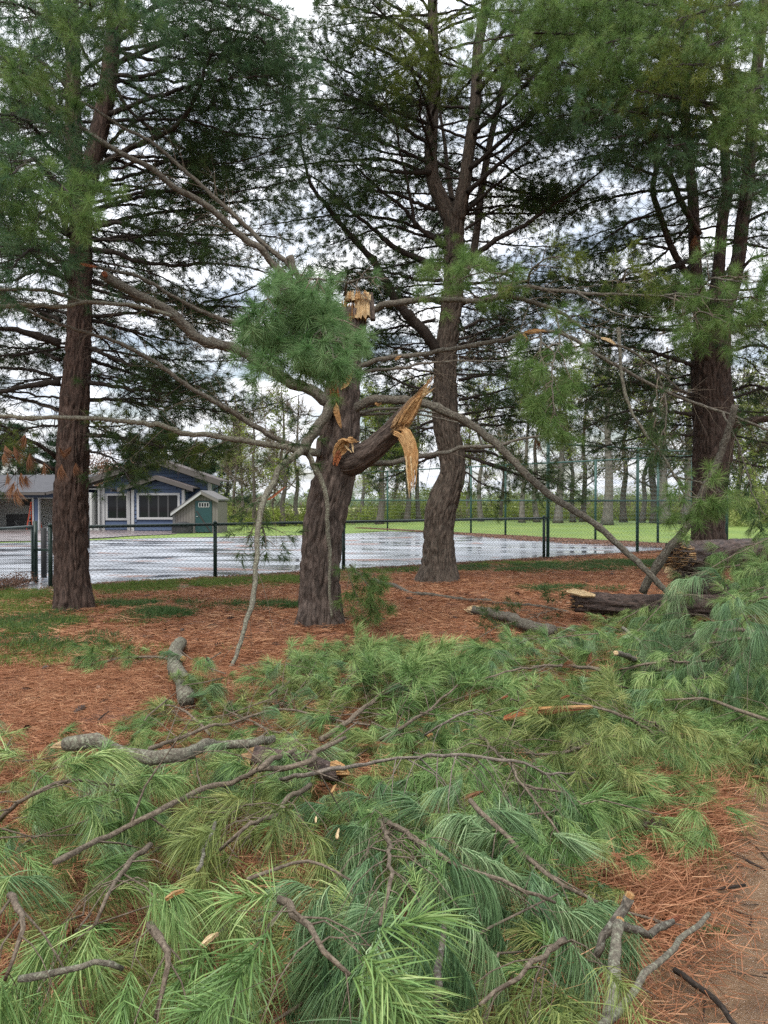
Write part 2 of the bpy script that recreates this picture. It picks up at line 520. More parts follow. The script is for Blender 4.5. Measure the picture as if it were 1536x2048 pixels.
def scatter_group(name, sources):
    ng = bpy.data.node_groups.new(name, 'GeometryNodeTree')
    ng.interface.new_socket('Geometry', in_out='INPUT', socket_type='NodeSocketGeometry')
    ng.interface.new_socket('Geometry', in_out='OUTPUT', socket_type='NodeSocketGeometry')
    a = ng.nodes.new('NodeGroupInput'); b = ng.nodes.new('NodeGroupOutput')
    j = ng.nodes.new('GeometryNodeJoinGeometry')
    for s in reversed(sources):
        o = ng.nodes.new('GeometryNodeObjectInfo'); o.inputs['Object'].default_value = s
        o.inputs['As Instance'].default_value = False
        gi = ng.nodes.new('GeometryNodeGeometryToInstance')
        ng.links.new(o.outputs['Geometry'], gi.inputs[0])
        ng.links.new(gi.outputs[0], j.inputs[0])
    ip = ng.nodes.new('GeometryNodeInstanceOnPoints')
    ng.links.new(a.outputs[0], ip.inputs['Points'])
    ng.links.new(j.outputs[0], ip.inputs['Instance'])
    ip.inputs['Pick Instance'].default_value = True
    def at(n_, ty):
        x = ng.nodes.new('GeometryNodeInputNamedAttribute'); x.data_type = ty
        x.inputs['Name'].default_value = n_
        return x.outputs[0]
    ng.links.new(at('idx', 'INT'), ip.inputs['Instance Index'])
    e = ng.nodes.new('FunctionNodeEulerToRotation')
    ng.links.new(at('rot', 'FLOAT_VECTOR'), e.inputs[0])
    ng.links.new(e.outputs[0], ip.inputs['Rotation'])
    ng.links.new(at('scl', 'FLOAT'), ip.inputs['Scale'])
    ng.links.new(ip.outputs[0], b.inputs[0])
    ng['count'] = len(sources)
    return ng

def scatter(name, group, pos, rot, scl, parent=None, rng=N):
    pos = np.asarray(pos, float)
    if parent is not None: pos = pos - np.array(parent_loc(parent))
    me = bpy.data.meshes.new(name)
    n = len(pos)
    me.vertices.add(n); me.vertices.foreach_set('co', pos.astype(np.float32).ravel())
    at = me.attributes.new('rot', 'FLOAT_VECTOR', 'POINT'); at.data.foreach_set('vector', np.asarray(rot).astype(np.float32).ravel())
    at = me.attributes.new('scl', 'FLOAT', 'POINT'); at.data.foreach_set('value', np.asarray(scl).astype(np.float32))
    at = me.attributes.new('idx', 'INT', 'POINT'); at.data.foreach_set('value', rng.integers(0, group['count'], n).astype(np.int32))
    me.update()
    o = link(name, me, parent, 'stuff')
    md = o.modifiers.new('scatter', 'NODES'); md.node_group = group
    return o

def dir_rot(d, roll):
    d = norm(d)
    return np.stack([roll, -np.arcsin(np.clip(d[:, 2], -1, 1)), np.arctan2(d[:, 1], d[:, 0])], 1)

def tuft_family(tag_, mat, n, L, tw, spread, droop, wd, segs, count, seed, gather=0.0):
    return scatter_group('scatter_' + tag_, [tuft('tuft_' + tag_, mat, n, L, tw, spread, droop, wd, segs, seed + i, gather) for i in range(count)])

TF = {
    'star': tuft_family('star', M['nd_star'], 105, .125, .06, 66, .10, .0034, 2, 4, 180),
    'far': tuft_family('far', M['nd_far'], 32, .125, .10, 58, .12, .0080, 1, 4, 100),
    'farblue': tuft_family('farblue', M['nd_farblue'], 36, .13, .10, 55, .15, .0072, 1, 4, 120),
    'yellow': tuft_family('yellow', M['nd_yellow'], 34, .125, .10, 55, .15, .0072, 1, 4, 140),
    'mid': tuft_family('mid', M['nd_mid'], 90, .125, .09, 62, .12, .0034, 2, 4, 160),
    'heap': tuft_family('heap', M['nd_ground'], 116, .108, .12, 38, .55, .0023, 3, 6, 200, .25),
    'heap2': tuft_family('heap2', M['nd_ground2'], 95, .105, .12, 46, .45, .0024, 3, 5, 220, .1),
    'droop': tuft_family('droop', M['nd_bluish'], 116, .120, .13, 27, .95, .0023, 4, 5, 240, .45),
    'up': tuft_family('up', M['nd_ground'], 96, .115, .10, 52, .28, .0031, 2, 5, 260),
    'dead': tuft_family('dead', M['nd_dead'], 70, .12, .07, 22, .5, .004, 2, 2, 280, .6),
}

class Bag:
    """what a bough throws off: side shoots, twigs, tufts"""
    def __init__(self): self.sub = []; self.subr = []; self.tw = []; self.twr = []; self.p = []; self.d = []; self.s = []
    def twigs(self, name, mat, parent):
        mb = MB()
        if self.sub: mb.tubes(np.concatenate(self.sub), np.concatenate(self.subr), 4, cap=False)
        if self.tw: mb.tubes(np.concatenate(self.tw), np.concatenate(self.twr), 3, cap=False)
        if mb.n: return mb.build(name, mat, parent, True, 'stuff')
    def needles(self, name, group, parent, rng=N, rollj=.6):
        if not self.p: return None
        p = np.concatenate(self.p); d = np.concatenate(self.d); s = np.concatenate(self.s)
        return scatter(name, group, p, dir_rot(d, rng.normal(0, rollj, len(p))), s, parent, rng)

UP = np.array([0, 0, 1.0])

def bough(bag, pts, f0=.3, sublen=.8, subgap=.14, twiglen=.2, twiggap=.11, ang=52, droop=.12, planar=.35, leaf=1.0,
          scale=1.0, rsub=.007, rng=N, ends=True, lift=0.0):
    pts = crom(pts, 40)
    seg = np.linalg.norm(np.diff(pts, axis=0), axis=1)
    S = np.concatenate([[0], np.cumsum(seg)]); L = S[-1]
    s = np.arange(f0 * L, L * .99, subgap)
    if len(s) == 0: return
    s = np.clip(s + rng.uniform(-.4, .4, len(s)) * subgap, 0, L)
    n = len(s)
    p = np.stack([np.interp(s, S, pts[:, k]) for k in range(3)], 1)
    q = np.stack([np.interp(np.minimum(s + .02, L), S, pts[:, k]) for k in range(3)], 1)
    q0 = np.stack([np.interp(np.maximum(s - .02, 0), S, pts[:, k]) for k in range(3)], 1)
    t = norm(q - q0)
    side = np.cross(t, UP)
    bad = np.linalg.norm(side, axis=1) < .3
    side[bad] = rng.normal(size=(bad.sum(), 3)) if bad.any() else side[bad]
    side = norm(side - (side * t).sum(1, keepdims=True) * t)
    upv = np.cross(side, t)
    sg = np.where(np.arange(n) % 2 == 0, 1.0, -1.0)
    ph = rng.normal(0, planar * 1.2, n)
    a = np.radians(rng.normal(ang, 10, n))[:, None]
    d = t * np.cos(a) + (side * (sg * np.cos(ph))[:, None] + upv * (np.sin(ph) + lift)[:, None]) * np.sin(a)
    d = norm(d)
    u = (s / L - f0) / max(1e-6, 1 - f0)
    ln = sublen * (1 - .72 * u) * rng.uniform(.55, 1.2, n)
    tau = np.array([0, .33, .66, 1.0])
    sub = p[:, None, :] + d[:, None, :] * (ln[:, None] * tau)[..., None]
    sub = sub + t[:, None, :] * (ln[:, None] * .18 * tau ** 2)[..., None]
    sub[..., 2] -= droop * ln[:, None] * tau ** 2
    sub[:, 1:, :] += rng.normal(0, .018, (n, 3, 3)) * np.minimum(ln, 1)[:, None, None]
    bag.sub.append(sub)
    bag.subr.append((rsub * (.45 + .75 * ln / sublen))[:, None] * np.array([1, .75, .55, .35])[None, :])
    # twigs
    m = np.maximum(1, np.round(ln / twiggap).astype(int))
    idx = np.repeat(np.arange(n), m)
    tt = rng.uniform(.28, 1.0, len(idx))
    k = np.minimum((tt * 3).astype(int), 2); fr = tt * 3 - k
    tp = sub[idx, k] * (1 - fr)[:, None] + sub[idx, k + 1] * fr[:, None]
    td = norm(sub[idx, k + 1] - sub[idx, k])
    rs = norm(np.cross(td, UP) + 1e-6)
    ru = np.cross(rs, td)
    sg2 = np.where(rng.uniform(size=len(idx)) < .5, 1, -1)
    ph2 = rng.normal(0, planar * 1.6, len(idx))
    a2 = np.radians(rng.normal(45, 12, len(idx)))[:, None]
    d2 = norm(td * np.cos(a2) + (rs * (sg2 * np.cos(ph2))[:, None] + ru * np.sin(ph2)[:, None]) * np.sin(a2))
    l2 = twiglen * rng.uniform(.45, 1.15, len(idx)) * np.clip(ln[idx] / (.5 * sublen), .5, 1)
    tau2 = np.array([0, .5, 1.0])
    tw = tp[:, None, :] + d2[:, None, :] * (l2[:, None] * tau2)[..., None]
    tw[..., 2] += (.10 - droop) * l2[:, None] * tau2 ** 2
    tw[:, 1:, :] += rng.normal(0, .008, (len(idx), 2, 3))
    bag.tw.append(tw)
    bag.twr.append(np.full(len(idx), rsub * .36)[:, None] * np.array([1, .8, .6])[None, :])
    if leaf > 0:
        ed = norm(tw[:, 2] - tw[:, 1]); ed[:, 2] += rng.normal(.0, .15, len(ed))
        keep = rng.uniform(size=len(idx)) < leaf
        bag.p.append(tw[keep, 2]); bag.d.append(ed[keep]); bag.s.append(scale * rng.uniform(.75, 1.2, keep.sum()))
        k2 = rng.uniform(size=n) < leaf
        bag.p.append(sub[k2, 3]); bag.d.append(norm(sub[k2, 3] - sub[k2, 2])); bag.s.append(scale * rng.uniform(.8, 1.25, k2.sum()))
        if ends:
            bag.p.append(pts[-1:]); bag.d.append(norm(pts[-1:] - pts[-3:-2])); bag.s.append(np.array([scale * 1.15]))

def limb_mesh(mb, pts, r0, r1, n=None, k=9, wob=.0, rng=N):
    L = np.linalg.norm(np.diff(np.asarray(pts), axis=0), axis=1).sum()
    n = n or int(max(8, min(90, L / .07)))
    c = crom(pts, n)
    if wob: c[1:-1] += rng.normal(0, wob, (n - 2, 3))
    t = np.linspace(0, 1, n)
    r = r0 + (r1 - r0) * t ** .85
    r = r * (1 + rng.normal(0, .035, n))
    tt_ = np.arange(n) / max(1, n - 1)
    amp = min(L, 2.5) * .008 + min(r0, .03) * .22
    for j in range(3):
        kk = np.interp(np.linspace(0, 1, n), np.sort(np.concatenate([[0, 1], rng.uniform(0, 1, 6 + 5 * j)])), rng.normal(0, amp / (1 + j), 8 + 5 * j))
        ax_ = norm(rng.normal(size=3))
        c[1:-1] += (kk * np.sin(np.pi * tt_))[1:-1, None] * ax_
    # knots where side shoots left
    for q in rng.integers(1, n - 1, max(1, n // 14)): r[q] *= 1.14
    off = (rng.normal(0, .05, (n, k)) + np.repeat(rng.normal(0, .04, (1, k)), n, 0)) * r[:, None] if k >= 8 else None
    mb.tubes(c, r, k, True, None if off is None else off[None])
    return c

def trunk_mesh(mb, pts, rad, k=132, step=.03, flare=.0, seed=3, depth=.022, flare_h=.35):
    pts = np.asarray(pts); L = np.linalg.norm(np.diff(pts, axis=0), axis=1).sum()
    n = int(L / step)
    c = crom(pts, n)
    so = np.concatenate([[0], np.cumsum(np.linalg.norm(np.diff(pts, axis=0), axis=1))])
    s = np.linspace(0, L, n)
    r = np.interp(s, so, rad)
    ker = np.ones(15) / 15
    r = np.convolve(np.pad(r, 7, mode='edge'), ker, 'valid')
    a = np.linspace(0, 2 * np.pi, k, endpoint=False)
    A, S = np.meshgrid(a, s)
    fr_ = 3.2 + 9.0 * float(np.mean(rad))
    q = np.stack([np.cos(A) * fr_, np.sin(A) * fr_, S * 5.0], -1)
    warp = vnoise(q * .6, seed + 5)[..., None] * np.array([1.6, 1.6, 0])
    f1 = np.abs(vnoise(q * np.array([1, 1, .8]) + warp, seed) * 2 - 1)
    f2 = np.abs(vnoise(q * np.array([2.1, 2.1, 1.2]) + warp, seed + 1) * 2 - 1)
    low = vnoise(np.stack([np.cos(A) * 1.1, np.sin(A) * 1.1, S * .9], -1), seed + 2) - .5
    sc = np.clip(r / .22, .25, 1.2)[:, None]
    off = (np.minimum(f1, .42) * 2.0 - .45) * depth * sc + (f2 - .4) * depth * .5 * sc + low * r[:, None] * .14 - .11 * r[:, None]
    if flare:
        lobe = .65 + .35 * np.sin(A * 5 + seed) * np.sin(A * 3 + 1.3)
        off = off + flare * lobe * np.exp(-S / flare_h)
    mb.tubes(c, r, k, True, off[None])
    return c, r

# ------------------------------------------------------------------ ground
FR = lambda x: 17.47 + .68 * x              # the front fence line, y from x
CORNER = np.array([11.16, 25.06])

def poly_mask(px, poly):
    x, y = px[:, 0], px[:, 1]
    inside = np.zeros(len(px), bool)
    n = len(poly)
    for i in range(n):
        x1, y1 = poly[i]; x2, y2 = poly[(i + 1) % n]
        c = ((y1 > y) != (y2 > y)) & (x < (x2 - x1) * (y - y1) / (y2 - y1 + 1e-12) + x1)
        inside ^= c
    return inside

# ground: one sheet, fine near the viewer, coarse towards the horizon
def axis_steps(lo, hi, fine_lo, fine_hi, fs):
    a = [fine_lo]
    st = fs
    while a[-1] > lo: st *= 1.22; a.append(a[-1] - st)
    b = [fine_hi]; st = fs
    while b[-1] < hi: st *= 1.22; b.append(b[-1] + st)
    return np.array(sorted(a[1:]) + list(np.arange(fine_lo, fine_hi, fs)) + b)
gx = axis_steps(-900, 900, -9, 9, .12)
gy = axis_steps(-60, 1500, -1, 18, .12)
X, Y = np.meshgrid(gx, gy)
micro = (vnoise(np.stack([X * 1.6, Y * 1.6, X * 0], -1), 4) - .5) * .05 + (vnoise(np.stack([X * 5, Y * 5, X * 0], -1), 5) - .5) * .025
near = smooth01(24, 14, Y - .68 * X)
Z = terrain(X, Y) + micro * near - .012 * (1 - near)
nx, ny = len(gx), len(gy)
ii = np.arange(nx * ny).reshape(ny, nx)
q = np.stack([ii[:-1, :-1], ii[:-1, 1:], ii[1:, 1:], ii[1:, :-1]], -1).reshape(-1, 4)
m = NT('ground_surface')
pos = m.pos()
sepn = m.n('ShaderNodeSeparateXYZ'); m.l(pos, sepn.inputs[0])
n_big = m.noise(pos, .55, 4, .6, .4)
n_mid = m.noise(pos, 3.2, 5, .6)
n_fine = m.noise(m.mapv(pos, (1, 1.3, 1)), 46, 5, .7, 1.5)
lit = m.ramp(n_fine, [(.22, (.065, .028, .016)), (.5, (.245, .105, .056)), (.78, (.46, .235, .13))])
lit = m.mix(m.ramp(n_mid, [(.42, (0, 0, 0)), (.66, (.75, .75, .75))]), lit, (.085, .050, .036))
lit = m.mix(m.ramp(n_big, [(.45, (0, 0, 0)), (.65, (.5, .5, .5))]), lit, (.20, .105, .065))
g_f = m.noise(pos, 60, 4, .7)
gras = m.ramp(g_f, [(.25, (.030, .060, .012)), (.55, (.075, .13, .022)), (.8, (.15, .19, .05))])
law = m.ramp(m.noise(m.mapv(pos, (1, .35, 1)), .5, 5, .65), [(.3, (.12, .20, .026)), (.55, (.19, .27, .038)), (.75, (.29, .34, .07))])
law = m.mix(.35, law, gras)
# distance from the fence line: litter near the trees, patchy grass strip at the fence, lawn beyond
dfence = m.math('SUBTRACT', sepn.outputs['Y'], m.math('MULTIPLY_ADD', sepn.outputs['X'], .68))
dn = m.n('ShaderNodeMath', operation='MULTIPLY_ADD')
m.l(sepn.outputs['X'], dn.inputs[0]); dn.inputs[1].default_value = -.68
m.l(sepn.outputs['Y'], dn.inputs[2])
dval = m.math('ADD', dn.outputs[0], m.math('MULTIPLY', m.math('SUBTRACT', n_big, .5), 3.4))
strip = m.n('ShaderNodeMapRange'); strip.interpolation_type = 'SMOOTHSTEP'
m.l(dval, strip.inputs[0]); strip.inputs[1].default_value = 14.6; strip.inputs[2].default_value = 16.2
edge = m.n('ShaderNodeMapRange'); m.l(dn.outputs[0], edge.inputs[0])
edge.inputs[1].default_value = 16.95; edge.inputs[2].default_value = 17.3; edge.inputs[3].default_value = 1; edge.inputs[4].default_value = 0
gm = m.math('MULTIPLY', m.math('MULTIPLY', strip.outputs[0], m.ramp(n_mid, [(.44, (0, 0, 0)), (.62, (.85, .85, .85))])), edge.outputs[0])
col = m.mix(gm, lit, gras)
lawnm = m.n('ShaderNodeMapRange'); m.l(dn.outputs[0], lawnm.inputs[0])
lawnm.inputs[1].default_value = 19.5; lawnm.inputs[2].default_value = 20.5
col = m.mix(lawnm.outputs[0], col, law)
mud = m.attr('nv', 'Fac')
mudc = m.ramp(m.noise(pos, 7, 5, .6), [(.3, (.12, .066, .032)), (.7, (.25, .155, .085))])
mudm = m.ramp(m.math('ADD', mud, m.math('MULTIPLY', m.math('SUBTRACT', n_mid, .5), .7)), [(.40, (0, 0, 0)), (.62, (1, 1, 1))])
col = m.mix(mudm, col, mudc)
rgh = m.mix(mudm, (.85, .85, .85), (.12, .12, .12))
m.set(Base_Color=col, Roughness=rgh)
m.bump(m.math('ADD', n_fine, m.math('MULTIPLY', n_mid, .8)), .7, .03)
mudv = smooth01(.70, .86, X - .5 * (Y - 2.3) + (vnoise(np.stack([X * 2, Y * 2, X * 0], -1), 9) - .5) * .16) * smooth01(5.4, 4.4, Y) * smooth01(0.2, .8, Y)
mb = MB()
Z = Z - .035 * mudv * (mudv > .3) + mudv * (np.abs(vnoise(np.stack([X * 3 + Y, Y * 1.2, X * 0], -1), 57) - .5) * .05)
mb.add(np.stack([X, Y, Z], -1), q, None, None, mudv.ravel())
mb.build('ground', m.m, None, True, 'structure', val=True)

def ground_z(x, y):
    x = np.asarray(x, float); y = np.asarray(y, float)
    mi = (vnoise(np.stack([x * 1.6, y * 1.6, x * 0], -1), 4) - .5) * .05 + (vnoise(np.stack([x * 5, y * 5, x * 0], -1), 5) - .5) * .025
    nr = smooth01(24, 14, y - .68 * x)
    return terrain(x, y) + mi * nr - .012 * (1 - nr)

# wet tennis court
m = NT('wet_court')
pos = m.pos()
n1 = m.noise(m.mapv(pos, (.35, 1.1, 1)), .9, 6, .62, .6)
n2 = m.noise(pos, 30, 3, .6)
n3 = m.noise(m.mapv(pos, (.5, 1.2, 1)), .65, 4, .6, .8)
col = m.ramp(n1, [(.42, (.11, .12, .14)), (.60, (.34, .36, .39))])
ndl = m.ramp(n3, [(.59, (0, 0, 0)), (.63, (1, 1, 1))])
ndl = m.math('MULTIPLY', ndl, m.ramp(n2, [(.35, (.2, .2, .2)), (.55, (1, 1, 1))]))
col = m.mix(ndl, col, (.20, .085, .045))
rg = m.ramp(n1, [(.40, (.04, .04, .04)), (.46, (.20, .20, .20)), (.62, (.34, .34, .34))])
rg = m.mix(ndl, rg, (.8, .8, .8))
m.set(Base_Color=col, Roughness=rg)
m.p.inputs['IOR'].default_value = 1.45
m.bump(m.math('ADD', m.noise(m.mapv(pos, (.6, 1, 1)), 3.0, 3), m.math('MULTIPLY', n2, .15)), .10, .02)
mb = MB()
cpoly = [(-16, FR(-16) + .25), (11.0, FR(11.0) + .25), (.3, 39.6), (-2, 37.8), (-7.2, 32.9), (-10.5, 29.9), (-20, 22.5)]
# grid-filled so that it follows the ground
cx_, cy_ = np.meshgrid(np.linspace(-22, 12, 120), np.linspace(6, 41, 120))
ctr = np.stack([(cx_[:-1, :-1] + cx_[1:, 1:]) / 2, (cy_[:-1, :-1] + cy_[1:, 1:]) / 2], -1).reshape(-1, 2)
import bmesh
def sheet(name, poly, dz, mat, cut=1.2, kind='structure'):
    bm = bmesh.new()
    vs = [bm.verts.new((x, y, 0)) for x, y in poly]
    bm.faces.new(vs)
    xs = [p[0] for p in poly]; ys = [p[1] for p in poly]
    for lo, hi, ax in ((min(xs), max(xs), 0), (min(ys), max(ys), 1)):
        k = lo + cut
        while k < hi:
            no = [0, 0, 0]; no[ax] = 1; co = [0, 0, 0]; co[ax] = k
            bmesh.ops.bisect_plane(bm, geom=bm.verts[:] + bm.edges[:] + bm.faces[:], plane_co=co, plane_no=no)
            k += cut
    bm.normal_update()
    for f in bm.faces:
        if f.normal.z < 0: f.normal_flip()
    for v in bm.verts: v.co.z = float(terrain(v.co.x, v.co.y)) + dz
    me = bpy.data.meshes.new(name); bm.to_mesh(me); bm.free()
    me.materials.append(mat)
    return link(name, me, None, kind)
sheet('tennis_court', cpoly, .012, m.m)

# low concrete lip of the court at the fence
m = NT('driveway_surface')
pos = m.pos()
f = m.noise(pos, 1.2, 6, .6)
m.set(Base_Color=m.mix(f, (.10, .075, .07), (.24, .195, .185)), Roughness=m.ramp(f, [(.35, (.15, .15, .15)), (.6, (.5, .5, .5))]))
def GT(px, py):
    h = 0.0
    for _ in range(8):
        q = G(px, py, h); h = float(terrain(q[0], q[1]))
    return tuple(q[:2])
sheet('driveway', [GT(-320, 1084), GT(-60, 1084), GT(110, 1082), GT(225, 1075), GT(345, 1068.5), (-12.6, 49.8), (-12.6, 51.5), (-45, 51.5)], .02, m.m, 1.5)
m = NT('path_surface')
pos = m.pos()
f = m.noise(pos, 2.2, 6, .6)
m.set(Base_Color=m.mix(f, (.17, .175, .18), (.30, .305, .31)), Roughness=m.ramp(f, [(.4, (.06, .06, .06)), (.65, (.4, .4, .4))]))
sheet('concrete_path', [(-6.5, 12.1), (-5.35, 12.6), (-5.3, 14.3), (-6.45, 14.3)], .017, m.m, .6)

# ------------------------------------------------------------------ house, shed and what stands in the open garage
HD = 50.0                                     # distance of the house front
HG = -0.42
def hx(px, d=HD): return (px - 768) / F * d
def hz(py, d=HD): return float(P(768, py, d)[2])
M['siding'] = mat_flat('blue_siding', (.064, .090, .150), .6, var=.14, scale=3, spec=.15)
M['trim'] = mat_flat('white_trim', (.38, .38, .37), .5, var=.06)
M['fascia'] = mat_flat('taupe_fascia', (.095, .085, .077), .7, var=.1, spec=.1)
M['shingle'] = mat_flat('grey_shingles', (.085, .085, .09), .9, var=.25, scale=2, spec=.08)
M['shingle_dark'] = mat_flat('brown_shingles', (.085, .07, .065), .85, var=.3)
M['dark'] = mat_flat('dark_metal', (.03, .028, .026), .5)
M['inside'] = mat_flat('garage_plaster', (.66, .66, .62), .8, var=.08)
M['inside_floor'] = mat_flat('garage_floor', (.16, .15, .14), .7)
m = NT('window_glass'); m.set(Base_Color=(.012, .014, .016), Roughness=.04); m.p.inputs['Specular IOR Level'].default_value = .18
M['glass'] = m.m
M['mullion'] = mat_flat('dark_mullion', (.05, .05, .05), .5)

house = thing('house', (hx(316), HD, HG), 'blue single storey house with gables, white trim and an open double garage', 'house')
def hb(name, mat, *boxes):
    mb = MB()
    for b in boxes: mb.box(*b)
    return mb.build(name, mat, house)
def planks(x0, x1, zfun_lo, zfun_hi, y, name='siding_plank', step=.26, holes=()):
    """lap siding: each board is an object; boards are cut round windows and under gables"""
    z = HG + .05
    top = max(zfun_hi(x) for x in np.linspace(x0, x1, 41))
    while z < top - .02:
        # spans of x where this board lies under the roofline
        xs = np.linspace(x0, x1, 161)
        ok = np.array([zfun_hi(x) >= z + step * .55 for x in xs])
        for hx0, hx1, hz0, hz1 in holes:
            if z + step > hz0 + .02 and z < hz1 - .02:
                ok &= ~((xs > hx0) & (xs < hx1))
        i = 0
        while i < len(xs):
            if ok[i]:
                j = i
                while j + 1 < len(xs) and ok[j + 1]: j += 1
                if xs[j] - xs[i] > .12:
                    a, b = xs[i], xs[j]
                    mb = MB()
                    mb.prism([(a, z), (b, z), (b, z + step * .88), (a, z + step * .88)], y, y + .02)
                    vv = mb.v[-1]
                    vv[(vv[:, 1] == y) & (vv[:, 2] < z + .01), 1] = y - .05
                    mb.build(name, M['siding'], house)
                i = j + 1
            else: i += 1
        z += step
# main gable wall
yb = HD
zA, zE = hz(924), hz(968)
xa = hx(316)
gable = lambda x: zA - abs(x - xa) * (zA - zE) / (hx(420) - xa) * .92
xl, xr = hx(204), hx(420)
mb = MB()
mb.prism([(xl, HG), (xr, HG), (xr, gable(xr)), (xa, zA - .05), (xl, gable(xl))], yb + .03, yb + 2.4)
mb.build('wall', M['siding'], house)
win1 = (hx(211.5), hx(257.5), hz(1040.5), hz(987))
planks(xl, xr, None, gable, yb, holes=[win1])
# bay in front of it
yy = HD - 1.3
bd = yy
bA = hz(961, bd); bxa = hx(317, bd); bl, br = hx(266, bd), hx(367, bd)
bay = lambda x: bA - abs(x - bxa) * .36
mb = MB()
mb.prism([(bl, HG), (br, HG), (br, bay(br)), (bxa, bA - .03), (bl, bay(bl))], yy + .03, yb + .02)
mb.build('bay_wall', M['siding'], house)
win2 = (hx(274, bd), hx(360, bd), hz(1039, bd), hz(986, bd))
planks(bl, br, None, bay, yy, holes=[win2])
def window(w, y, mull, wd=.14):
    x0, x1, z0, z1 = w
    f = MB()
    for b in ((x0, x1, z1 - wd, z1), (x0, x1, z0, z0 + wd)): f.box(b[0], b[1], y - .07, y + .05, b[2], b[3])
    f.box(x0, x0 + wd, y - .068, y + .05, z0 + wd, z1 - wd); f.box(x1 - wd, x1, y - .068, y + .05, z0 + wd, z1 - wd)
    fr = f.build('window', M['trim'], house)
    n = mull + 1
    pw = (x1 - x0 - 2 * wd) / n
    for i in range(n):
        mb = MB().box(x0 + wd + i * pw + .04, x0 + wd + (i + 1) * pw - .04, y - .012, y + .012, z0 + wd, z1 - wd)
        mb.build('pane', M['glass'], fr)
        if i:
            xm = x0 + wd + i * pw
            MB().box(xm - .05, xm + .05, y - .03, y + .02, z0 + wd, z1 - wd).build('mullion', M['mullion'], fr)
window(win1, yb, 1)
window(win2, yy, 3)
# trim posts
for px, y, z1 in ((206.5, yb - .06, gable(xl)), (420, yb - .06, gable(xr))):
    hb('corner_trim', M['trim'], (hx(px) - .12, hx(px) + .12, y - .03, y + .1, HG, z1 - .02))
for x, z1 in ((bl, bay(bl)), (br, bay(br))):
    hb('corner_trim', M['trim'], (x - .09, x + .09, yy - .09, yy + .1, HG, z1 - .02))
hb('white_pillar', M['trim'], (hx(258.2), hx(264.5), yb - .4, yb - .05, HG, hz(983)))
# roofs: slabs with fascia boards and a gutter
def roof_slab(a, b, y0, y1, thick, name='roof', mat='shingle_dark'):
    """a=(x,z) eave, b=(x,z) ridge"""
    (x0, z0), (x1, z1) = a, b
    mb = MB().prism([(x0, z0), (x1, z1), (x1, z1 + thick), (x0, z0 + thick)], y0, y1)
    return mb.build(name, M[mat], house)
def fascia(a, b, y, h, parent=None):
    (x0, z0), (x1, z1) = a, b
    mb = MB().prism([(x0, z0 - h), (x1, z1 - h), (x1, z1), (x0, z0)], y - .05, y - .003)
    return mb.build('fascia_board', M['fascia'], house)
ap = (xa, hz(919)); el = (hx(175), hz(963)); er = (hx(446), hz(963.5))
for e in (el, er):
    roof_slab(e, ap, yb - .9, yb + 2.2, .09)
    fascia((e[0], e[1] + .02), (ap[0], ap[1] + .02), yb - .9, .30)
    fascia((e[0], e[1] - .16), (ap[0], ap[1] - .16), yb - .12, .2)
bap = (bxa, hz(953.5, bd)); bel = (hx(241, bd), hz(978, bd)); ber = (hx(391, bd), hz(977, bd))
for e in (bel, ber):
    roof_slab(e, bap, yy - .6, yb + .03, .07)
    fascia((e[0], e[1] + .02), (bap[0], bap[1] + .02), yy - .6, .22)
for px, y0, z in ((242, yb - 1.8, hz(982)), (389, yb - 1.8, hz(982))):
    MB().bar((hx(px), y0, z), (hx(px), yb, z), .12).build('gutter', M['dark'], house)
mb = MB(); mb.tubes(crom([(hx(445), yb - .6, hz(969)), (hx(444), yb - .5, hz(974)), (hx(429), yb - .1, hz(979)), (hx(428), yb - .1, hz(988)), (hx(428), yb - .1, hz(1058))], 14), np.full(14, .05), 6)
mb.build('downspout', M['dark'], house)
mb = MB(); mb.tubes(crom([(hx(183), yb - .7, hz(972)), (hx(215), yb - .5, hz(975)), (hx(240), yb - 1.0, hz(979))], 10), np.full(10, .05), 6)
mb.build('downspout', M['dark'], house)
# recessed entrance
ye = yb + 1.2
x0, x1 = hx(140, ye), hx(203, ye)
hb('entrance_wall', M['siding'], (x0, x1, ye + .03, ye + .4, HG, hz(972, ye)))
planks(x0, x1, None, lambda x: hz(972, ye), ye, holes=[(x0 - .1, hx(184.5, ye), HG, hz(1000, ye))])
hb('door_frame', M['trim'], (hx(182, ye), hx(184.5, ye), ye - .06, ye + .1, HG, hz(1001, ye)), (hx(150, ye), hx(184.5, ye), ye - .055, ye + .09, hz(1001, ye) + .004, hz(999, ye)))
hb('entrance_door', M['glass'], (hx(150, ye), hx(182, ye) - .004, ye - .02, ye + .05, HG + .05, hz(1001, ye)))
lamp = MB().box(hx(188, ye), hx(190.5, ye), ye - .2, ye - .04, hz(1016, ye), hz(1010, ye)).build('wall_lamp', M['trim'], house)
mb = MB(); mb.tubes([[hx(189.2, ye), ye - .12, hz(1010, ye) + .004], [hx(189.2, ye), ye - .12, hz(1006, ye)]], [.06, .01], 6); mb.build('lamp_cap', M['trim'], lamp)
hb('entrance_beam', M['trim'], (hx(178), hx(203), yb - .3, yb - .1, hz(979.5), hz(976.5)))
hb('entrance_post', M['trim'], (hx(199), hx(202.6), yb - .31, yb - .06, HG, hz(979.5) - .004))
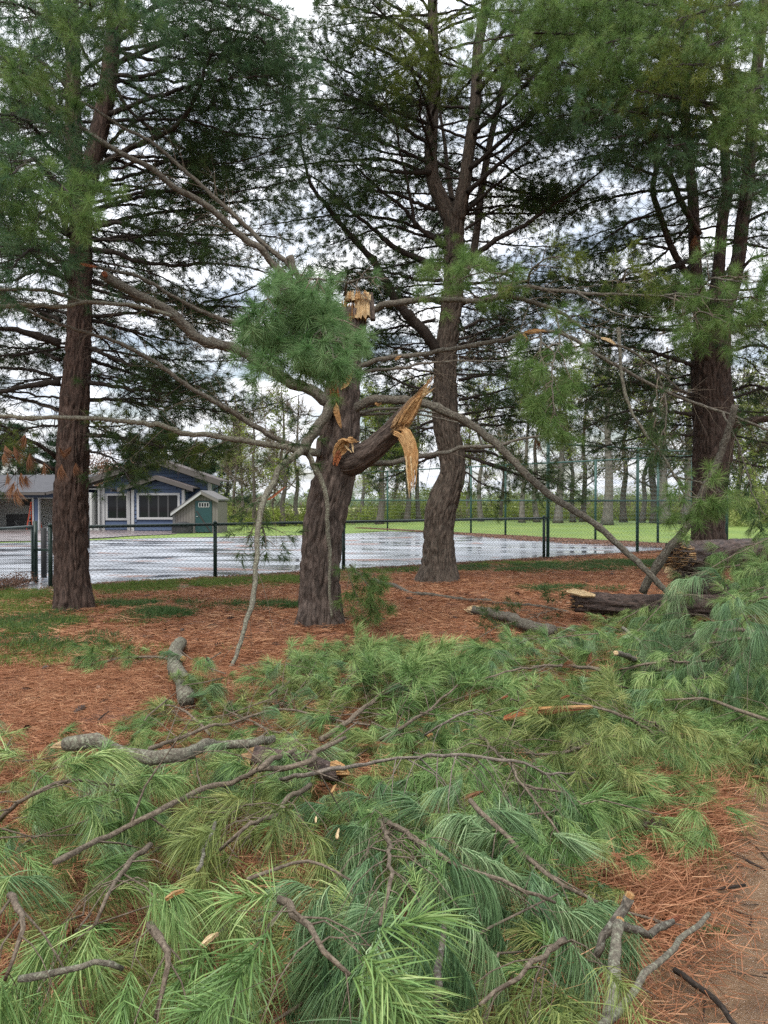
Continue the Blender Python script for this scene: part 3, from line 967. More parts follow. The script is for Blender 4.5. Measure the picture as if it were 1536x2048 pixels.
# garage wing
gy0 = HD - 1.0
g = lambda px: hx(px, gy0); gz = lambda py: hz(py, gy0)
GX0 = g(-190)
hb('garage_post', M['siding'], (g(66.5) + .07, g(78) - .05, gy0, gy0 + .3, HG, gz(997)))
hb('garage_header', M['siding'], (GX0, g(150), gy0, gy0 + .3, gz(997) + .05, gz(985)))
hb('garage_end_post', M['siding'], (g(145), g(172), gy0 + .02, gy0 + .32, HG, gz(985)))
hb('garage_left_post', M['siding'], (GX0, g(-62), gy0 + .02, gy0 + .32, HG, gz(997) + .05))
for px in (66.2, 77.6): hb('garage_trim', M['trim'], (g(px) - .03, g(px) + .04, gy0 - .04, gy0 + .2, HG, gz(997)))
hb('garage_trim', M['trim'], (g(-62), g(66.2) + .04, gy0 - .045, gy0 + .2, gz(997) + .004, gz(995.4)))
hb('garage_trim', M['trim'], (g(77.6) - .03, g(145), gy0 - .045, gy0 + .2, gz(997) + .004, gz(995.4)))
hb('garage_back_wall', M['inside'], (GX0, g(172), gy0 + 4.3, gy0 + 4.5, HG, gz(985)))
hb('garage_ceiling', M['inside'], (GX0, g(172), gy0 + .31, gy0 + 4.3, gz(985) - .05, gz(985)))
hb('garage_side_wall', M['inside'], (GX0 - .2, GX0 - .005, gy0 + .31, gy0 + 5.8, HG, gz(985)))
hb('garage_partition', M['inside'], (g(172) + .005, g(172) + .2, gy0 + .4, gy0 + 5.8, HG, gz(985)))
hb('garage_slab', M['inside_floor'], (GX0, g(172), gy0 - .1, gy0 + 4.3, HG - .2, HG + .06))
hb('garage_cupboard', M['dark'], (g(-6), g(15), gy0 + 3.4, gy0 + 4.25, gz(1012), gz(1000)))
hb('garage_bench', M['mullion'], (g(-40), g(12), gy0 + 3.4, gy0 + 4.25, HG + .07, HG + 1.0))
# garage roof: plane rising away from the eave
m_ = MB()
e0, e1 = np.array([GX0 - .5, gy0 - .6, gz(984.5)]), np.array([g(100), gy0 - .6, gz(984.5)])
r0, r1 = np.array([GX0 - .5, gy0 + 4.6, hz(951, gy0 + 4.6)]), np.array([g(183), gy0 + 4.6, hz(948.5, gy0 + 4.6)])
e2 = np.array([hx(178), yb - .5, hz(965)])
m_.add([e0, e1, e2, r1, r0], None, [(0, 1, 4), (1, 3, 4), (1, 2, 3)])
m_.add([v - np.array([0, 0, .1]) for v in (e0, e1, e2, r1, r0)], None, [(0, 4, 1), (1, 4, 3), (1, 3, 2)])
m_.build('garage_roof', M['shingle'], house)
gt = MB().bar(e0 + np.array([0, -.08, -.1]), e1 + np.array([0, -.08, -.1]), .14, .16); gt.bar(e1 + np.array([.03, -.08, -.1]), e2 + np.array([0, -.08, -.1]), .14, .16)
gt.build('gutter', M['fascia'], house)
MB().box(GX0, g(100), gy0 - .4, gy0 - .01, gz(988.5), gz(986.5)).build('soffit', M['fascia'], house)

# ladders, car, bicycle in the garage
def step_ladder(name, x, y, h, wd, lean, mat, label, steps):
    t = thing(name, (x, y, HG + .06), label, 'ladder')
    b = HG + .06
    for s in (-1, 1):
        MB().bar((x + s * wd / 2, y - lean, b), (x + s * wd / 3, y, b + h), .06, .05).build('rail', mat, t)
        MB().bar((x + s * wd / 2, y + lean, b), (x + s * wd / 3, y + .05, b + h), .05, .04).build('rear_rail', mat, t)
    for i in range(steps):
        q = (i + .7) / (steps + .2)
        MB().bar((x - wd / 2 * (1 - q * .33), y - lean * (1 - q), b + h * q), (x + wd / 2 * (1 - q * .33), y - lean * (1 - q), b + h * q), .07, .04).build('step', mat, t)
    MB().box(x - wd / 2.6, x + wd / 2.6, y - .08, y + .1, b + h + .003, b + h + .06).build('top_cap', mat, t)
    return t
M['orange'] = mat_flat('orange_fibreglass', (.62, .085, .03), .45, var=.1)
M['alum'] = mat_flat('dull_aluminium', (.42, .43, .42), .4, .3)
t = step_ladder('step_ladder', g(54), gy0 + 1.0, 1.72, .62, .4, M['orange'], 'orange step ladder standing open near the front of the garage', 5)
t.rotation_euler[2] = 0
t = step_ladder('step_ladder', g(28), gy0 + 3.0, 2.05, .66, .3, M['alum'], 'tall grey step ladder against the back wall of the garage', 7)
# suv seen from behind
M['car_paint'] = mat_flat('silver_paint', (.28, .30, .33), .25, .5, var=.05)
M['rubber'] = mat_flat('black_rubber', (.02, .02, .02), .7)
M['tail'] = mat_flat('red_lens', (.35, .02, .02), .2)
M['plate'] = mat_flat('plate_white', (.55, .56, .58), .4)
cx0, cx1, cy0, cz0 = g(88), g(150), gy0 + 1.2, HG + .06
car = thing('parked_car', ((cx0 + cx1) / 2, cy0, cz0), 'silver car parked tail outward in the right garage bay', 'car')
xm, hw = (cx0 + cx1) / 2, (cx1 - cx0) / 2
sec = [(-.02, .95, .45, .85), (.12, 1.0, .38, .95), (.5, 1.0, .30, .98), (3.6, 1.0, .28, .92), (4.2, .93, .36, .8)]
mb = MB(); rows = []
for yo, ws, zl, zh in sec:
    ww = hw * ws
    rows.append([(xm - ww * .92, cy0 + yo, cz0 + zl), (xm - ww, cy0 + yo, cz0 + zl + .15), (xm - ww * .98, cy0 + yo, cz0 + zh - .1), (xm - ww * .9, cy0 + yo, cz0 + zh),
                 (xm + ww * .9, cy0 + yo, cz0 + zh), (xm + ww * .98, cy0 + yo, cz0 + zh - .1), (xm + ww, cy0 + yo, cz0 + zl + .15), (xm + ww * .92, cy0 + yo, cz0 + zl)])
k = 8
q = [(i * k + j, i * k + (j + 1) % k, (i + 1) * k + (j + 1) % k, (i + 1) * k + j) for i in range(len(sec) - 1) for j in range(k)]
f3 = [(0, j + 1, j) for j in range(1, k - 1)] + [((len(sec) - 1) * k, (len(sec) - 1) * k + j, (len(sec) - 1) * k + j + 1) for j in range(1, k - 1)]
mb.add(np.array(rows).reshape(-1, 3), q, f3); mb.build('body', M['car_paint'], car)
cab = MB(); rows = []
for yo, ws, zh in ((.05, .86, .97), (.45, .70, 1.46), (2.2, .70, 1.5), (3.2, .84, .96)):
    rows.append([(xm - hw * .88, cy0 + yo, cz0 + .93), (xm - hw * ws, cy0 + yo, cz0 + zh), (xm + hw * ws, cy0 + yo, cz0 + zh), (xm + hw * .88, cy0 + yo, cz0 + .93)])
q = [(i * 4 + j, i * 4 + (j + 1) % 4, i * 4 + 4 + (j + 1) % 4, i * 4 + 4 + j) for i in range(3) for j in range(4)]
cab.add(np.array(rows).reshape(-1, 3), q, [(0, 2, 1), (0, 3, 2)]); cab.build('cabin', M['car_paint'], car)
MB().add([(xm - hw * .76, cy0 + .07, cz0 + 1.0), (xm + hw * .76, cy0 + .07, cz0 + 1.0), (xm + hw * .62, cy0 + .38, cz0 + 1.40), (xm - hw * .62, cy0 + .38, cz0 + 1.40)], [(0, 1, 2, 3)]).build('rear_window', M['glass'], car)
for s in (-1, 1):
    MB().box(xm + s * hw * .80 - .11, xm + s * hw * .80 + .11, cy0 - .045, cy0 + .1, cz0 + .66, cz0 + .84).build('tail_lamp', M['tail'], car)
    for yo in (.75, 3.3):
        a = np.array([xm + s * hw * .93, cy0 + yo, cz0 + .31])
        mb = MB(); mb.tubes([a - [.1, 0, 0], a + [.1, 0, 0]], [.31, .31], 18); mb.build('wheel', M['rubber'], car)
MB().box(xm - .28, xm + .28, cy0 - .05, cy0 - .022, cz0 + .56, cz0 + .69).build('number_plate', M['plate'], car)
MB().box(xm - hw * .92, xm + hw * .92, cy0 - .08, cy0 + .12, cz0 + .3, cz0 + .47).build('bumper', M['dark'], car)
# bicycle
bx, by, bz = g(9), gy0 + 2.4, HG + .06
bike = thing('bicycle', (bx, by, bz), 'dark bicycle leaning by the left end of the garage', 'bicycle')
for s in (-1, 1):
    a = np.linspace(0, 2 * np.pi, 25)
    c_ = np.stack([bx + s * .36 + .30 * np.cos(a), np.full(25, by), bz + .32 + .30 * np.sin(a)], 1)
    mb = MB(); mb.tubes(c_, np.full(25, .025), 5, cap=False); wl = mb.build('wheel', M['rubber'], bike)
    sp = MB()
    for q in range(8): sp.bar(c_[q * 3], (bx + s * .36, by, bz + .32), .008)
    sp.build('spokes', M['alum'], wl, kind='stuff')
fr = MB()
for a, b in (((-.36, .32), (-.12, .72)), ((-.12, .72), (.26, .76)), ((.26, .76), (-.02, .3)), ((-.02, .3), (-.12, .72)), ((-.02, .3), (-.36, .32)), ((.26, .80), (.36, .32))):
    fr.bar((bx + a[0], by, bz + a[1]), (bx + b[0], by, bz + b[1]), .04)
fr.build('frame', M['dark'], bike)
MB().box(bx - .24, bx - .02, by - .06, by + .06, bz + .80, bz + .86).build('saddle', M['rubber'], bike)
MB().bar((bx + .26, by - .25, bz + .95), (bx + .26, by + .25, bz + .95), .035).build('handlebar', M['dark'], bike)
# porch chair and hose box
M['chair_wood'] = mat_flat('faded_red_wood', (.25, .13, .10), .7)
px0, py0 = hx(177), yb - .2
ch = thing('porch_chair', (px0, py0, HG), 'faded reddish wooden chair on the porch beside the entrance door', 'chair')
MB().box(px0 - .26, px0 + .26, py0 - .25, py0 + .25, HG + .36, HG + .41).build('seat', M['chair_wood'], ch)
MB().prism([(px0 + .2, HG + .412), (px0 + .25, HG + .412), (px0 + .36, HG + .95), (px0 + .31, HG + .95)], py0 - .25, py0 + .25).build('backrest', M['chair_wood'], ch)
for sx in (-1, 1):
    for sy in (-1, 1):
        MB().box(px0 + sx * .22 - .03, px0 + sx * .22 + .03, py0 + sy * .22 - .03, py0 + sy * .22 + .03, HG, HG + .358).build('leg', M['chair_wood'], ch)
    MB().box(px0 - .26, px0 + .22, py0 + sx * .29 - .03, py0 + sx * .29 + .03, HG + .58, HG + .62).build('armrest', M['chair_wood'], ch)
hxx = hx(197.5)
hr = thing('hose_box', (hxx, yb - .3, HG), 'small white hose box on the ground by the white corner post', 'hose box')
mb = MB().box(hxx - .18, hxx + .18, yb - .45, yb - .2, HG + .02, HG + .26); mb.build('box', M['trim'], hr)
mb = MB(); mb.tubes([(hxx - .06, yb - .33, HG + .26), (hxx - .06, yb - .33, HG + .36), (hxx + .06, yb - .33, HG + .36), (hxx + .06, yb - .33, HG + .26)], [.02] * 4, 6); mb.build('handle', M['trim'], hr)

# shed
SD = 45.5
sx = lambda px: hx(px, SD); sz = lambda py: hz(py, SD)
SG = sz(1067)
M['shed_wood'] = mat_flat('weathered_grey_boards', (.165, .15, .135), .85, var=.2, scale=2, spec=.1)
M['shed_roof'] = mat_flat('pale_shed_shingles', (.15, .145, .14), .9, var=.15, spec=.08)
M['teal'] = mat_flat('dark_teal_paint', (.012, .048, .050), .5, var=.1)
shed = thing('garden_shed', (sx(394), SD, SG), 'grey wooden garden shed with a teal door and a long sloping roof', 'shed')
SA = (sx(404), sz(983)); SLx, SRx = sx(349), sx(436)
sroof = lambda x: SA[1] - (SA[0] - x) * (SA[1] - sz(1026)) / (SA[0] - sx(345)) if x < SA[0] else SA[1] - (x - SA[0]) * (SA[1] - sz(1000.5)) / (sx(437) - SA[0])
mb = MB().prism([(SLx + .02, SG), (SRx - .02, SG), (SRx - .02, sroof(SRx) - .1), (SA[0], SA[1] - .1), (SLx + .02, sroof(SLx) - .1)], SD + .03, SD + 2.8)
mb.build('wall', M['shed_wood'], shed)
bw = (SRx - SLx) / 15
dL, dR = sx(391), sx(424)
for i in range(15):
    a, b = SLx + i * bw + .008, SLx + (i + 1) * bw - .008
    z0 = SG + .02
    if a > dL - bw * .5 and b < dR + bw * .5: z0 = sz(1000.5)
    MB().prism([(a, z0), (b, z0), (b, sroof(b) - .1), (a, sroof(a) - .1)], SD - .005 - .006 * (i % 2), SD + .026).build('plank', M['shed_wood'], shed)
for a, b, nm in (((sx(343.5), sz(1026.5)), SA, 'roof'), ((sx(438.5), sz(1000.5)), SA, 'roof')):
    MB().prism([(a[0], a[1] - .02), (b[0], b[1] - .02), (b[0], b[1] + .07), (a[0], a[1] + .07)], SD - .28, SD + 3.0).build(nm, M['shed_roof'], shed)
    MB().prism([(a[0], a[1] - .16), (b[0], b[1] - .16), (b[0], b[1] - .02), (a[0], a[1] - .02)], SD - .30, SD - .24).build('barge_board', M['trim'] if a[0] < b[0] else M['shed_wood'], shed)
MB().box(SLx - .10, SLx + .06, SD - .05, SD + .1, SG, sroof(SLx) - .12).build('corner_board', M['shed_roof'], shed)
dr = MB().box(dL, dR, SD - .06, SD - .02, sz(1064), sz(1002)).build('door', M['teal'], shed)
fw = MB(); wx0, wx1, wz0, wz1 = sx(398), sx(418.5), sz(1014.5), sz(1005)
for b in ((wx0, wx1, wz1 - .03, wz1), (wx0, wx1, wz0, wz0 + .03)): fw.box(b[0], b[1], SD - .085, SD - .062, b[2], b[3])
for i in range(5):
    xx = wx0 + (wx1 - wx0) * i / 4
    fw.box(xx - .018, xx + .018, SD - .083, SD - .063, wz0 + .031, wz1 - .031)
fw.build('window_frame', M['trim'], dr)
for i in range(4):
    a = wx0 + (wx1 - wx0) * i / 4 + .02; b = wx0 + (wx1 - wx0) * (i + 1) / 4 - .02
    MB().box(a, b, SD - .072, SD - .0615, wz0 + .032, wz1 - .032).build('pane', M['glass'], dr)
MB().bar((dL + .08, SD - .075, sz(1022)), (dR - .1, SD - .075, sz(1062)), .03, .08).build('brace', M['dark'], dr)
MB().box(dL + .06, dL + .16, SD - .10, SD - .062, sz(1033.5), sz(1032.5)).build('handle', M['trim'], dr)
# covered grill by the shed
gx_ = sx(372)
gr = thing('covered_grill', (gx_, SD - .8, SG), 'low dark covered grill in front of the shed boards', 'grill')
mb = MB()
z_ = [0.0, .25, .55, .72, .80]
for i, (a, b) in enumerate(((.55, .34), (.56, .35), (.58, .36), (.50, .30), (.25, .12))):
    pass
ring = lambda hwx, hwy, z: [(gx_ - hwx, SD - .8 - hwy, SG + z), (gx_ + hwx, SD - .8 - hwy, SG + z), (gx_ + hwx, SD - .8 + hwy, SG + z), (gx_ - hwx, SD - .8 + hwy, SG + z)]
vs = []
for (a, b), z in zip(((.52, .34), (.54, .35), (.46, .30), (.18, .1)), (0, .42, .60, .72)): vs += ring(a, b, z)
mb.add(vs, [(i * 4 + j, i * 4 + (j + 1) % 4, i * 4 + 4 + (j + 1) % 4, i * 4 + 4 + j) for i in range(3) for j in range(4)] + [(12, 13, 14, 15)])
mb.build('cover', M['rubber'], gr, True)
MB().bar((gx_ - .5, SD - 1.18, SG + .5), (gx_ + .5, SD - 1.18, SG + .5), .05).build('handle', M['alum'], gr)

# ------------------------------------------------------------------ fences
M['fence_black'] = mat_flat('black_green_coated_pipe', (.012, .030, .022), .4, .1)
M['fence_green'] = mat_flat('faded_green_pipe', (.030, .085, .068), .45, .1, var=.3)
M['wire_black'] = mat_flat('black_wire', (.018, .026, .022), .5, .2)
M['wire_green'] = mat_flat('green_wire', (.035, .07, .06), .5, .2)
def chain_link(a, b, z0, z1, pitch, r, mat, parent, name='chain_link_wire', top_over=.0):
    a = np.array(a, float); b = np.array(b, float)
    L = np.linalg.norm(b - a); t = (b - a) / L
    nrm = np.array([-t[1], t[0], 0])
    nz_ = max(2, int(round((z1 - z0 + top_over) / (pitch / 2))))
    n = int(L / pitch)
    zz = z0 + np.arange(nz_ + 1) * (pitch / 2)
    k = np.arange(nz_ + 1)
    xs = (np.arange(n) * pitch)[:, None] + np.where(k % 2 == 0, 0.0, pitch)[None, :] + pitch * .0
    xs = np.clip(xs, 0, L)
    wob = np.where(k % 2 == 0, .006, -.006)[None, :]
    pts = a[None, None, :] + xs[..., None] * t + nrm * wob[..., None]
    pts[..., 2] = zz + a[2]
    mb = MB(); mb.tubes(pts, np.full(pts.shape[:2], r), 3, cap=False)
    return mb.build(name, mat, parent, kind='stuff')
def pipe(name, a, b, r, mat, parent, k=10):
    mb = MB(); mb.tubes([a, b], [r, r], k); return mb.build(name, mat, parent, True)
def on_line(px, base_slope=.68, c0=17.47):
    u = (px - 768) / F
    y = c0 / (1 - base_slope * u); return np.array([u * y, y, 0.0])
# low fence
fa, fb = on_line(100), on_line(1095)
H = 1.07
low = thing('low_chain_link_fence', tuple(fa), 'low black chain link fence along the near side of the wet court', 'fence')
for px in (100, 430, 687, 1088):
    q = on_line(px); pipe('post', q + [0, 0, -.05], q + [0, 0, H + .02], .038, M['fence_black'], low)
    mb = MB(); mb.tubes([q + [0, 0, H + .02], q + [0, 0, H + .05], q + [0, 0, H + .075]], [.045, .04, .012], 8); mb.build('post_cap', M['fence_black'], low, True)
pipe('top_rail', fa + [0, 0, H], fb + [0, 0, H], .030, M['fence_black'], low)
chain_link(fa + [-.02, -.05, 0], fb + [0, -.05, 0], .03, H - .01, .092, .0056, M['wire_black'], low, top_over=.04)
# gate standing open
ga, gb = np.array([-6.51, 14.25, 0]), np.array([-6.55, 12.35, 0])
gate = thing('chain_link_gate', tuple(ga), 'chain link gate in a black pipe frame standing open beside the path', 'gate')
pipe('gate_post', ga + [0, .12, -.05], ga + [0, .12, 1.16], .042, M['fence_black'], gate)
for q in (ga, gb): pipe('upright', q + [0, 0, .07], q + [0, 0, 1.06], .026, M['fence_black'], gate)
for z in (.07, 1.06): pipe('rail', ga + [0, 0, z], gb + [0, 0, z], .025, M['fence_black'], gate)
MB().box(ga[0] - .02, ga[0] + .30, ga[1] + .05, ga[1] + .09, .60, .64).build('latch', M['fence_black'], gate)
chain_link(ga, gb, .08, 1.05, .075, .0055, M['wire_black'], gate)
# tall fence on the same line, near side
ta, tb = on_line(1095), np.array([*CORNER, 0])
TH = 3.05
tall = thing('tall_court_fence', tuple(ta), 'tall green chain link fence with a middle rail beyond the leaning broken limb', 'fence', 'tall fences round the court')
for px in (1096, 1275, 1385):
    q = on_line(px); pipe('post', q + [0, 0, -.05], q + [0, 0, TH + .04], .045, M['fence_green'], tall)
pipe('post', tb + [0, 0, -.05], tb + [0, 0, TH + .04], .05, M['fence_green'], tall)
for z in (TH, 1.53): pipe('rail', ta + [0, 0, z], tb + [0, 0, z], .028, M['fence_green'], tall)
chain_link(ta + [0, -.05, 0], tb + [0, -.05, 0], .04, TH, .12, .0055, M['wire_green'], tall)
ext = np.array([19.5, FR(19.5), 0])
# far side
def on_far(px):
    u = (px - 768) / F
    y = 40.35 / (1 + 1.37 * u); return np.array([u * y, y, 0.0])
ra, rb = np.array([*CORNER, 0]) + [-.06, .09, 0], on_far(690)
far = thing('tall_court_fence', tuple(ra), 'tall green chain link fence along the far right side of the court', 'fence', 'tall fences round the court')
for px in (1316, 1191, 1011, 942, 775, 690):
    q = on_far(px); pipe('post', q + [0, 0, -.05], q + [0, 0, TH + .04], .045, M['fence_green'], far)
for z in (TH, 1.53): pipe('rail', ra + [0, 0, z], rb + [0, 0, z], .030, M['fence_green'], far)
chain_link(ra + [.05, 0, 0], rb + [.05, 0, 0], .04, TH, .17, .0058, M['wire_green'], far)
# tennis net, seen almost end on
na, nb = P(88, 1157, 15.2), P(176, 1100, 24.5)
na[2] = 0; nb[2] = 0
net = thing('tennis_net', tuple(na), 'sagging black tennis net with a white band behind the left pine', 'tennis net')
for q in (na, nb): pipe('net_post', q, q + [0, 0, 1.0], .055, M['rubber'], net)
tt = np.linspace(0, 1, 40)
net_pts = na[None] * (1 - tt)[:, None] + nb[None] * tt[:, None]
sag = 1.0 - .10 * np.sin(np.pi * tt)
mb = MB()
for hh in np.linspace(.12, .93, 16):
    p = net_pts.copy(); p[:, 2] = hh * sag + .0
    mb.tubes(p, np.full(40, .010), 3, cap=False)
for i in range(1, 40):
    mb.tubes(np.stack([net_pts[i] + [0, 0, .12 * sag[i]], net_pts[i] + [0, 0, .93 * sag[i]]]), np.array([.006, .006]), 3, cap=False)
mb.build('netting', M['rubber'], net, kind='stuff')
p = net_pts.copy(); p[:, 2] = .97 * sag
mb = MB(); mb.strip(p, np.full(40, .07), .02, side=np.array([0, 0, 1.0])); mb.build('head_band', M['trim'], net)

# ------------------------------------------------------------------ the four pines
class Pine:
    def __init__(self, base, label, mat_limb='limb_dark', mat_twig='twig_dark', name='pine_tree'):
        self.o = thing(name, tuple(base), label, 'pine tree')
        self.bags = {}; self.bare = Bag(); self.ml = mat_limb; self.mt = mat_twig
    def bag(self, k):
        return self.bags.setdefault(k, Bag())
    def limb(self, pts, r0, r1, fam=None, mat=None, k=8, wob=.006, name='branch', **kw):
        mb = MB(); c = limb_mesh(mb, pts, r0, r1, k=k, wob=wob)
        mb.build(name, M[mat or self.ml], self.o, True)
        if fam:
            for f in (fam if isinstance(fam, (list, tuple)) else [fam]):
                bough(self.bag(f), c, **kw)
        return c
    def dead(self, c, **kw):
        kw.setdefault('leaf', 0); bough(self.bare, c, **kw)
    def finish(self):
        for f, b in self.bags.items():
            b.twigs('twigs', M[self.mt], self.o)
            b.needles('dead_needles' if f == 'dead' else 'needles', TF[f], self.o)
        self.bare.twigs('dead_twigs', M[self.mt], self.o)

def whorls(pine, stem, z0, z1, gap, len0, len1, fams, skip=None, rng=R, r=.03, elev=(0, 25), f0=.35, leaf=.9, sub=.9, subgap=.2, twiggap=.15, az=None):
    """rings of limbs up a stem, longest low down"""
    stem = crom(stem, 120)
    z = z0
    while z < z1:
        i = int(np.argmin(np.abs(stem[:, 2] - z)))
        p = stem[i]
        n = rng.choice((3, 4, 4, 5))
        a0 = rng.uniform(0, 6.28)
        for q in range(n):
            a = a0 + q * 6.283 / n + rng.uniform(-.35, .35)
            if az is not None:
                a = az[0] + (az[1] - az[0]) * rng.random()
            t = (z - z0) / max(.1, z1 - z0)
            L = (len0 + (len1 - len0) * t) * rng.uniform(.65, 1.15)
            e = math.radians(rng.uniform(*elev))
            d = np.array([math.cos(a) * math.cos(e), math.sin(a) * math.cos(e), math.sin(e)])
            if skip and skip(p, d, L): continue
            pts = np.array([p, p + d * L * .35 + UP * .0, p + d * L * .7 + UP * (-.04 * L), p + d * L + UP * (.03 * L)])
            pts[1:] += N.normal(0, .05 * L, (3, 3)) * np.array([.6, .6, .5])
            fam = rng.choice(fams)
            pine.limb(pts, r * (L / len0) ** .6, .006, fam, k=6, f0=f0, sublen=sub * (.5 + .5 * L / len0), subgap=subgap, twiggap=twiggap, leaf=leaf, planar=.35)
            pine.dead(crom(pts[:3], 10), f0=.1, sublen=.5, subgap=.22, twiggap=.3, twiglen=.25, rsub=.004, planar=.9)
        z += gap * rng.uniform(.75, 1.3)

# --- left pine
DA = 10.75
A = Pine(G(147, 1222), 'tall reddish-brown pine forking high up, in front of the house and the net')
tA = PL([(147, 1228), (146, 1190), (143, 1150), (142, 1000), (147, 900), (150, 800), (157, 700), (160, 600), (161, 500), (161, 420), (160, 370)], DA)
mb = MB(); cA, _ = trunk_mesh(mb, tA, [.27, .255, .245, .245, .232, .208, .186, .172, .162, .155, .148], flare=.13, seed=3, depth=.040, flare_h=.20)
mb.build('trunk', M['bark_left'], A.o, True)
sA1 = PL([(158, 400), (150, 330), (147, 200), (146, 80), (144, -60), (142, -420)], DA, DA + .2)
sA2 = PL([(164, 420), (180, 350), (205, 240), (218, 160), (228, 60), (240, -80), (255, -420)], DA, DA - .2)
for s, r in ((sA1, [.14, .125, .115, .105, .095, .05]), (sA2, [.13, .135, .135, .13, .115, .10, .05])):
    mb = MB(); trunk_mesh(mb, s, r, k=36, step=.05, seed=8, depth=.014); mb.build('stem', M['bark_left'], A.o, True)
LA = [
    # right of the trunk: (pixels, depths, r0, family, f0, sublen, leaf)
    ([(182, 345), (235, 312), (300, 278), (350, 250), (393, 185), (420, 110), (470, 80), (540, 85)], 10.7, 10.0, .055, 'far', .55, .8, .95),
    ([(205, 235), (290, 200), (370, 175), (450, 160), (540, 150)], 10.7, 9.6, .04, 'farblue', .3, .9, 1),
    ([(225, 130), (320, 92), (420, 60), (500, 70), (590, 120)], 10.6, 9.5, .04, 'farblue', .2, 1.0, 1),
    ([(230, 60), (300, 20), (380, -10), (470, 10), (560, 40)], 10.6, 9.0, .04, 'farblue', .2, 1.0, 1),
    ([(220, 160), (270, 230), (350, 290), (450, 330)], 10.6, 10.9, .03, 'far', .35, .7, .9),
    ([(185, 300), (260, 330), (330, 350), (440, 360)], 10.8, 11.8, .03, 'far', .3, .8, .9),
    ([(185, 380), (240, 385), (300, 372), (350, 360)], 10.8, 11.2, .028, None, .3, .6, 0),
    ([(187, 455), (240, 448), (300, 462), (370, 478), (440, 500)], 10.7, 10.4, .035, 'far', .22, .7, 1),
    ([(187, 500), (230, 505), (270, 520), (340, 532), (430, 526), (540, 545)], 10.7, 10.2, .04, 'far', .35, .8, .8),
    ([(186, 560), (250, 590), (330, 600), (420, 640)], 10.8, 11.6, .03, 'far', .3, .7, .9),
    ([(182, 640), (240, 655), (300, 672), (380, 690)], 10.8, 11.4, .03, 'far', .3, .6, .9),
    ([(180, 695), (240, 722), (300, 748), (360, 768), (420, 756)], 10.7, 10.3, .032, 'far', .3, .6, .9),
    ([(178, 765), (240, 772), (310, 785), (370, 783), (420, 765)], 10.7, 10.2, .035, 'far', .3, .55, .95),
    ([(176, 870), (230, 874), (300, 890), (370, 900), (440, 895)], 10.7, 9.7, .035, ['yellow', 'far'], .12, .55, 1),
    ([(176, 900), (215, 915), (240, 935), (262, 965)], 10.7, 9.3, .018, 'far', .2, .35, 1),
    # left of it
    ([(120, 687), (60, 668), (0, 658), (-80, 640)], 10.7, 10.0, .065, 'far', .5, .8, .9),
    ([(120, 758), (72, 742), (30, 735), (-60, 740)], 10.7, 10.9, .03, 'far', .3, .6, .7),
    ([(120, 765), (70, 768), (0, 782), (-90, 800)], 10.7, 10.2, .055, 'far', .5, .6, .8),
    ([(118, 820), (60, 800), (0, 790), (-60, 800)], 10.8, 11.5, .03, 'far', .3, .6, .9),
    ([(112, 915), (80, 890), (40, 872), (0, 850), (-60, 830)], 10.7, 9.6, .035, 'yellow', .2, .5, .9),
    ([(110, 940), (70, 920), (20, 915), (-40, 930)], 10.8, 10.6, .03, 'far', .15, .6, 1),
    ([(135, 560), (80, 540), (20, 560), (-60, 580)], 10.7, 9.9, .035, 'far', .3, .7, .9),
    ([(137, 470), (90, 440), (30, 430), (-60, 420)], 10.7, 9.6, .04, 'farblue', .25, .9, 1),
    ([(137, 400), (90, 340), (40, 300), (-40, 260)], 10.7, 9.6, .04, 'far', .25, .9, 1),
]
LA += [
    ([(185, 330), (250, 260), (310, 225), (380, 220), (460, 215)], 10.8, 11.4, .03, 'far', .25, .8, 1),
    ([(228, 100), (300, 120), (380, 130), (470, 110), (560, 90)], 10.6, 11.2, .03, 'farblue', .2, .9, 1),
    ([(222, 150), (300, 150), (400, 110), (500, 130), (570, 170)], 10.6, 10.0, .03, 'farblue', .25, .9, 1),
    ([(190, 420), (260, 410), (330, 420), (400, 430)], 10.8, 11.6, .025, 'far', .2, .7, .9),
    ([(186, 480), (260, 480), (330, 490), (420, 480)], 10.8, 11.8, .025, 'far', .2, .7, 1),
    ([(182, 600), (250, 610), (330, 640), (430, 650), (520, 690)], 10.8, 12.2, .03, 'far', .25, .7, .9),
    ([(180, 720), (240, 740), (320, 770), (420, 800), (500, 800)], 10.8, 12.6, .03, 'far', .25, .7, .9),
    ([(178, 800), (240, 800), (320, 815), (420, 820)], 10.8, 12.4, .03, 'far', .25, .6, 1),
    ([(135, 300), (90, 240), (30, 200), (-60, 180)], 10.8, 11.2, .03, 'far', .2, .9, 1),
    ([(140, 180), (90, 130), (30, 100), (-60, 70)], 10.8, 10.6, .03, 'farblue', .2, 1.0, 1),
    ([(135, 500), (80, 460), (20, 470), (-60, 480)], 10.8, 11.4, .03, 'far', .2, .8, 1),
    ([(122, 640), (70, 620), (10, 600), (-60, 610)], 10.8, 11.6, .03, 'far', .2, .7, .9),
    ([(120, 720), (70, 700), (10, 690), (-60, 700)], 10.8, 11.6, .03, 'far', .2, .7, .9),
]
LA += [
    ([(186, 370), (280, 345), (380, 300), (470, 270), (560, 270)], 10.8, 12.4, .03, 'far', .3, .8, .8),
    ([(186, 420), (290, 390), (390, 370), (480, 340), (570, 330)], 10.8, 12.6, .03, 'far', .3, .8, .75),
    ([(186, 450), (290, 430), (400, 420), (500, 400), (590, 400)], 10.8, 12.8, .03, 'far', .3, .8, .75),
    ([(186, 480), (300, 470), (410, 470), (510, 470), (590, 480)], 10.8, 12.4, .028, 'far', .35, .7, .75),
    ([(222, 150), (330, 200), (430, 215), (520, 220), (600, 230)], 10.8, 12.4, .03, 'farblue', .35, .8, .8),
]
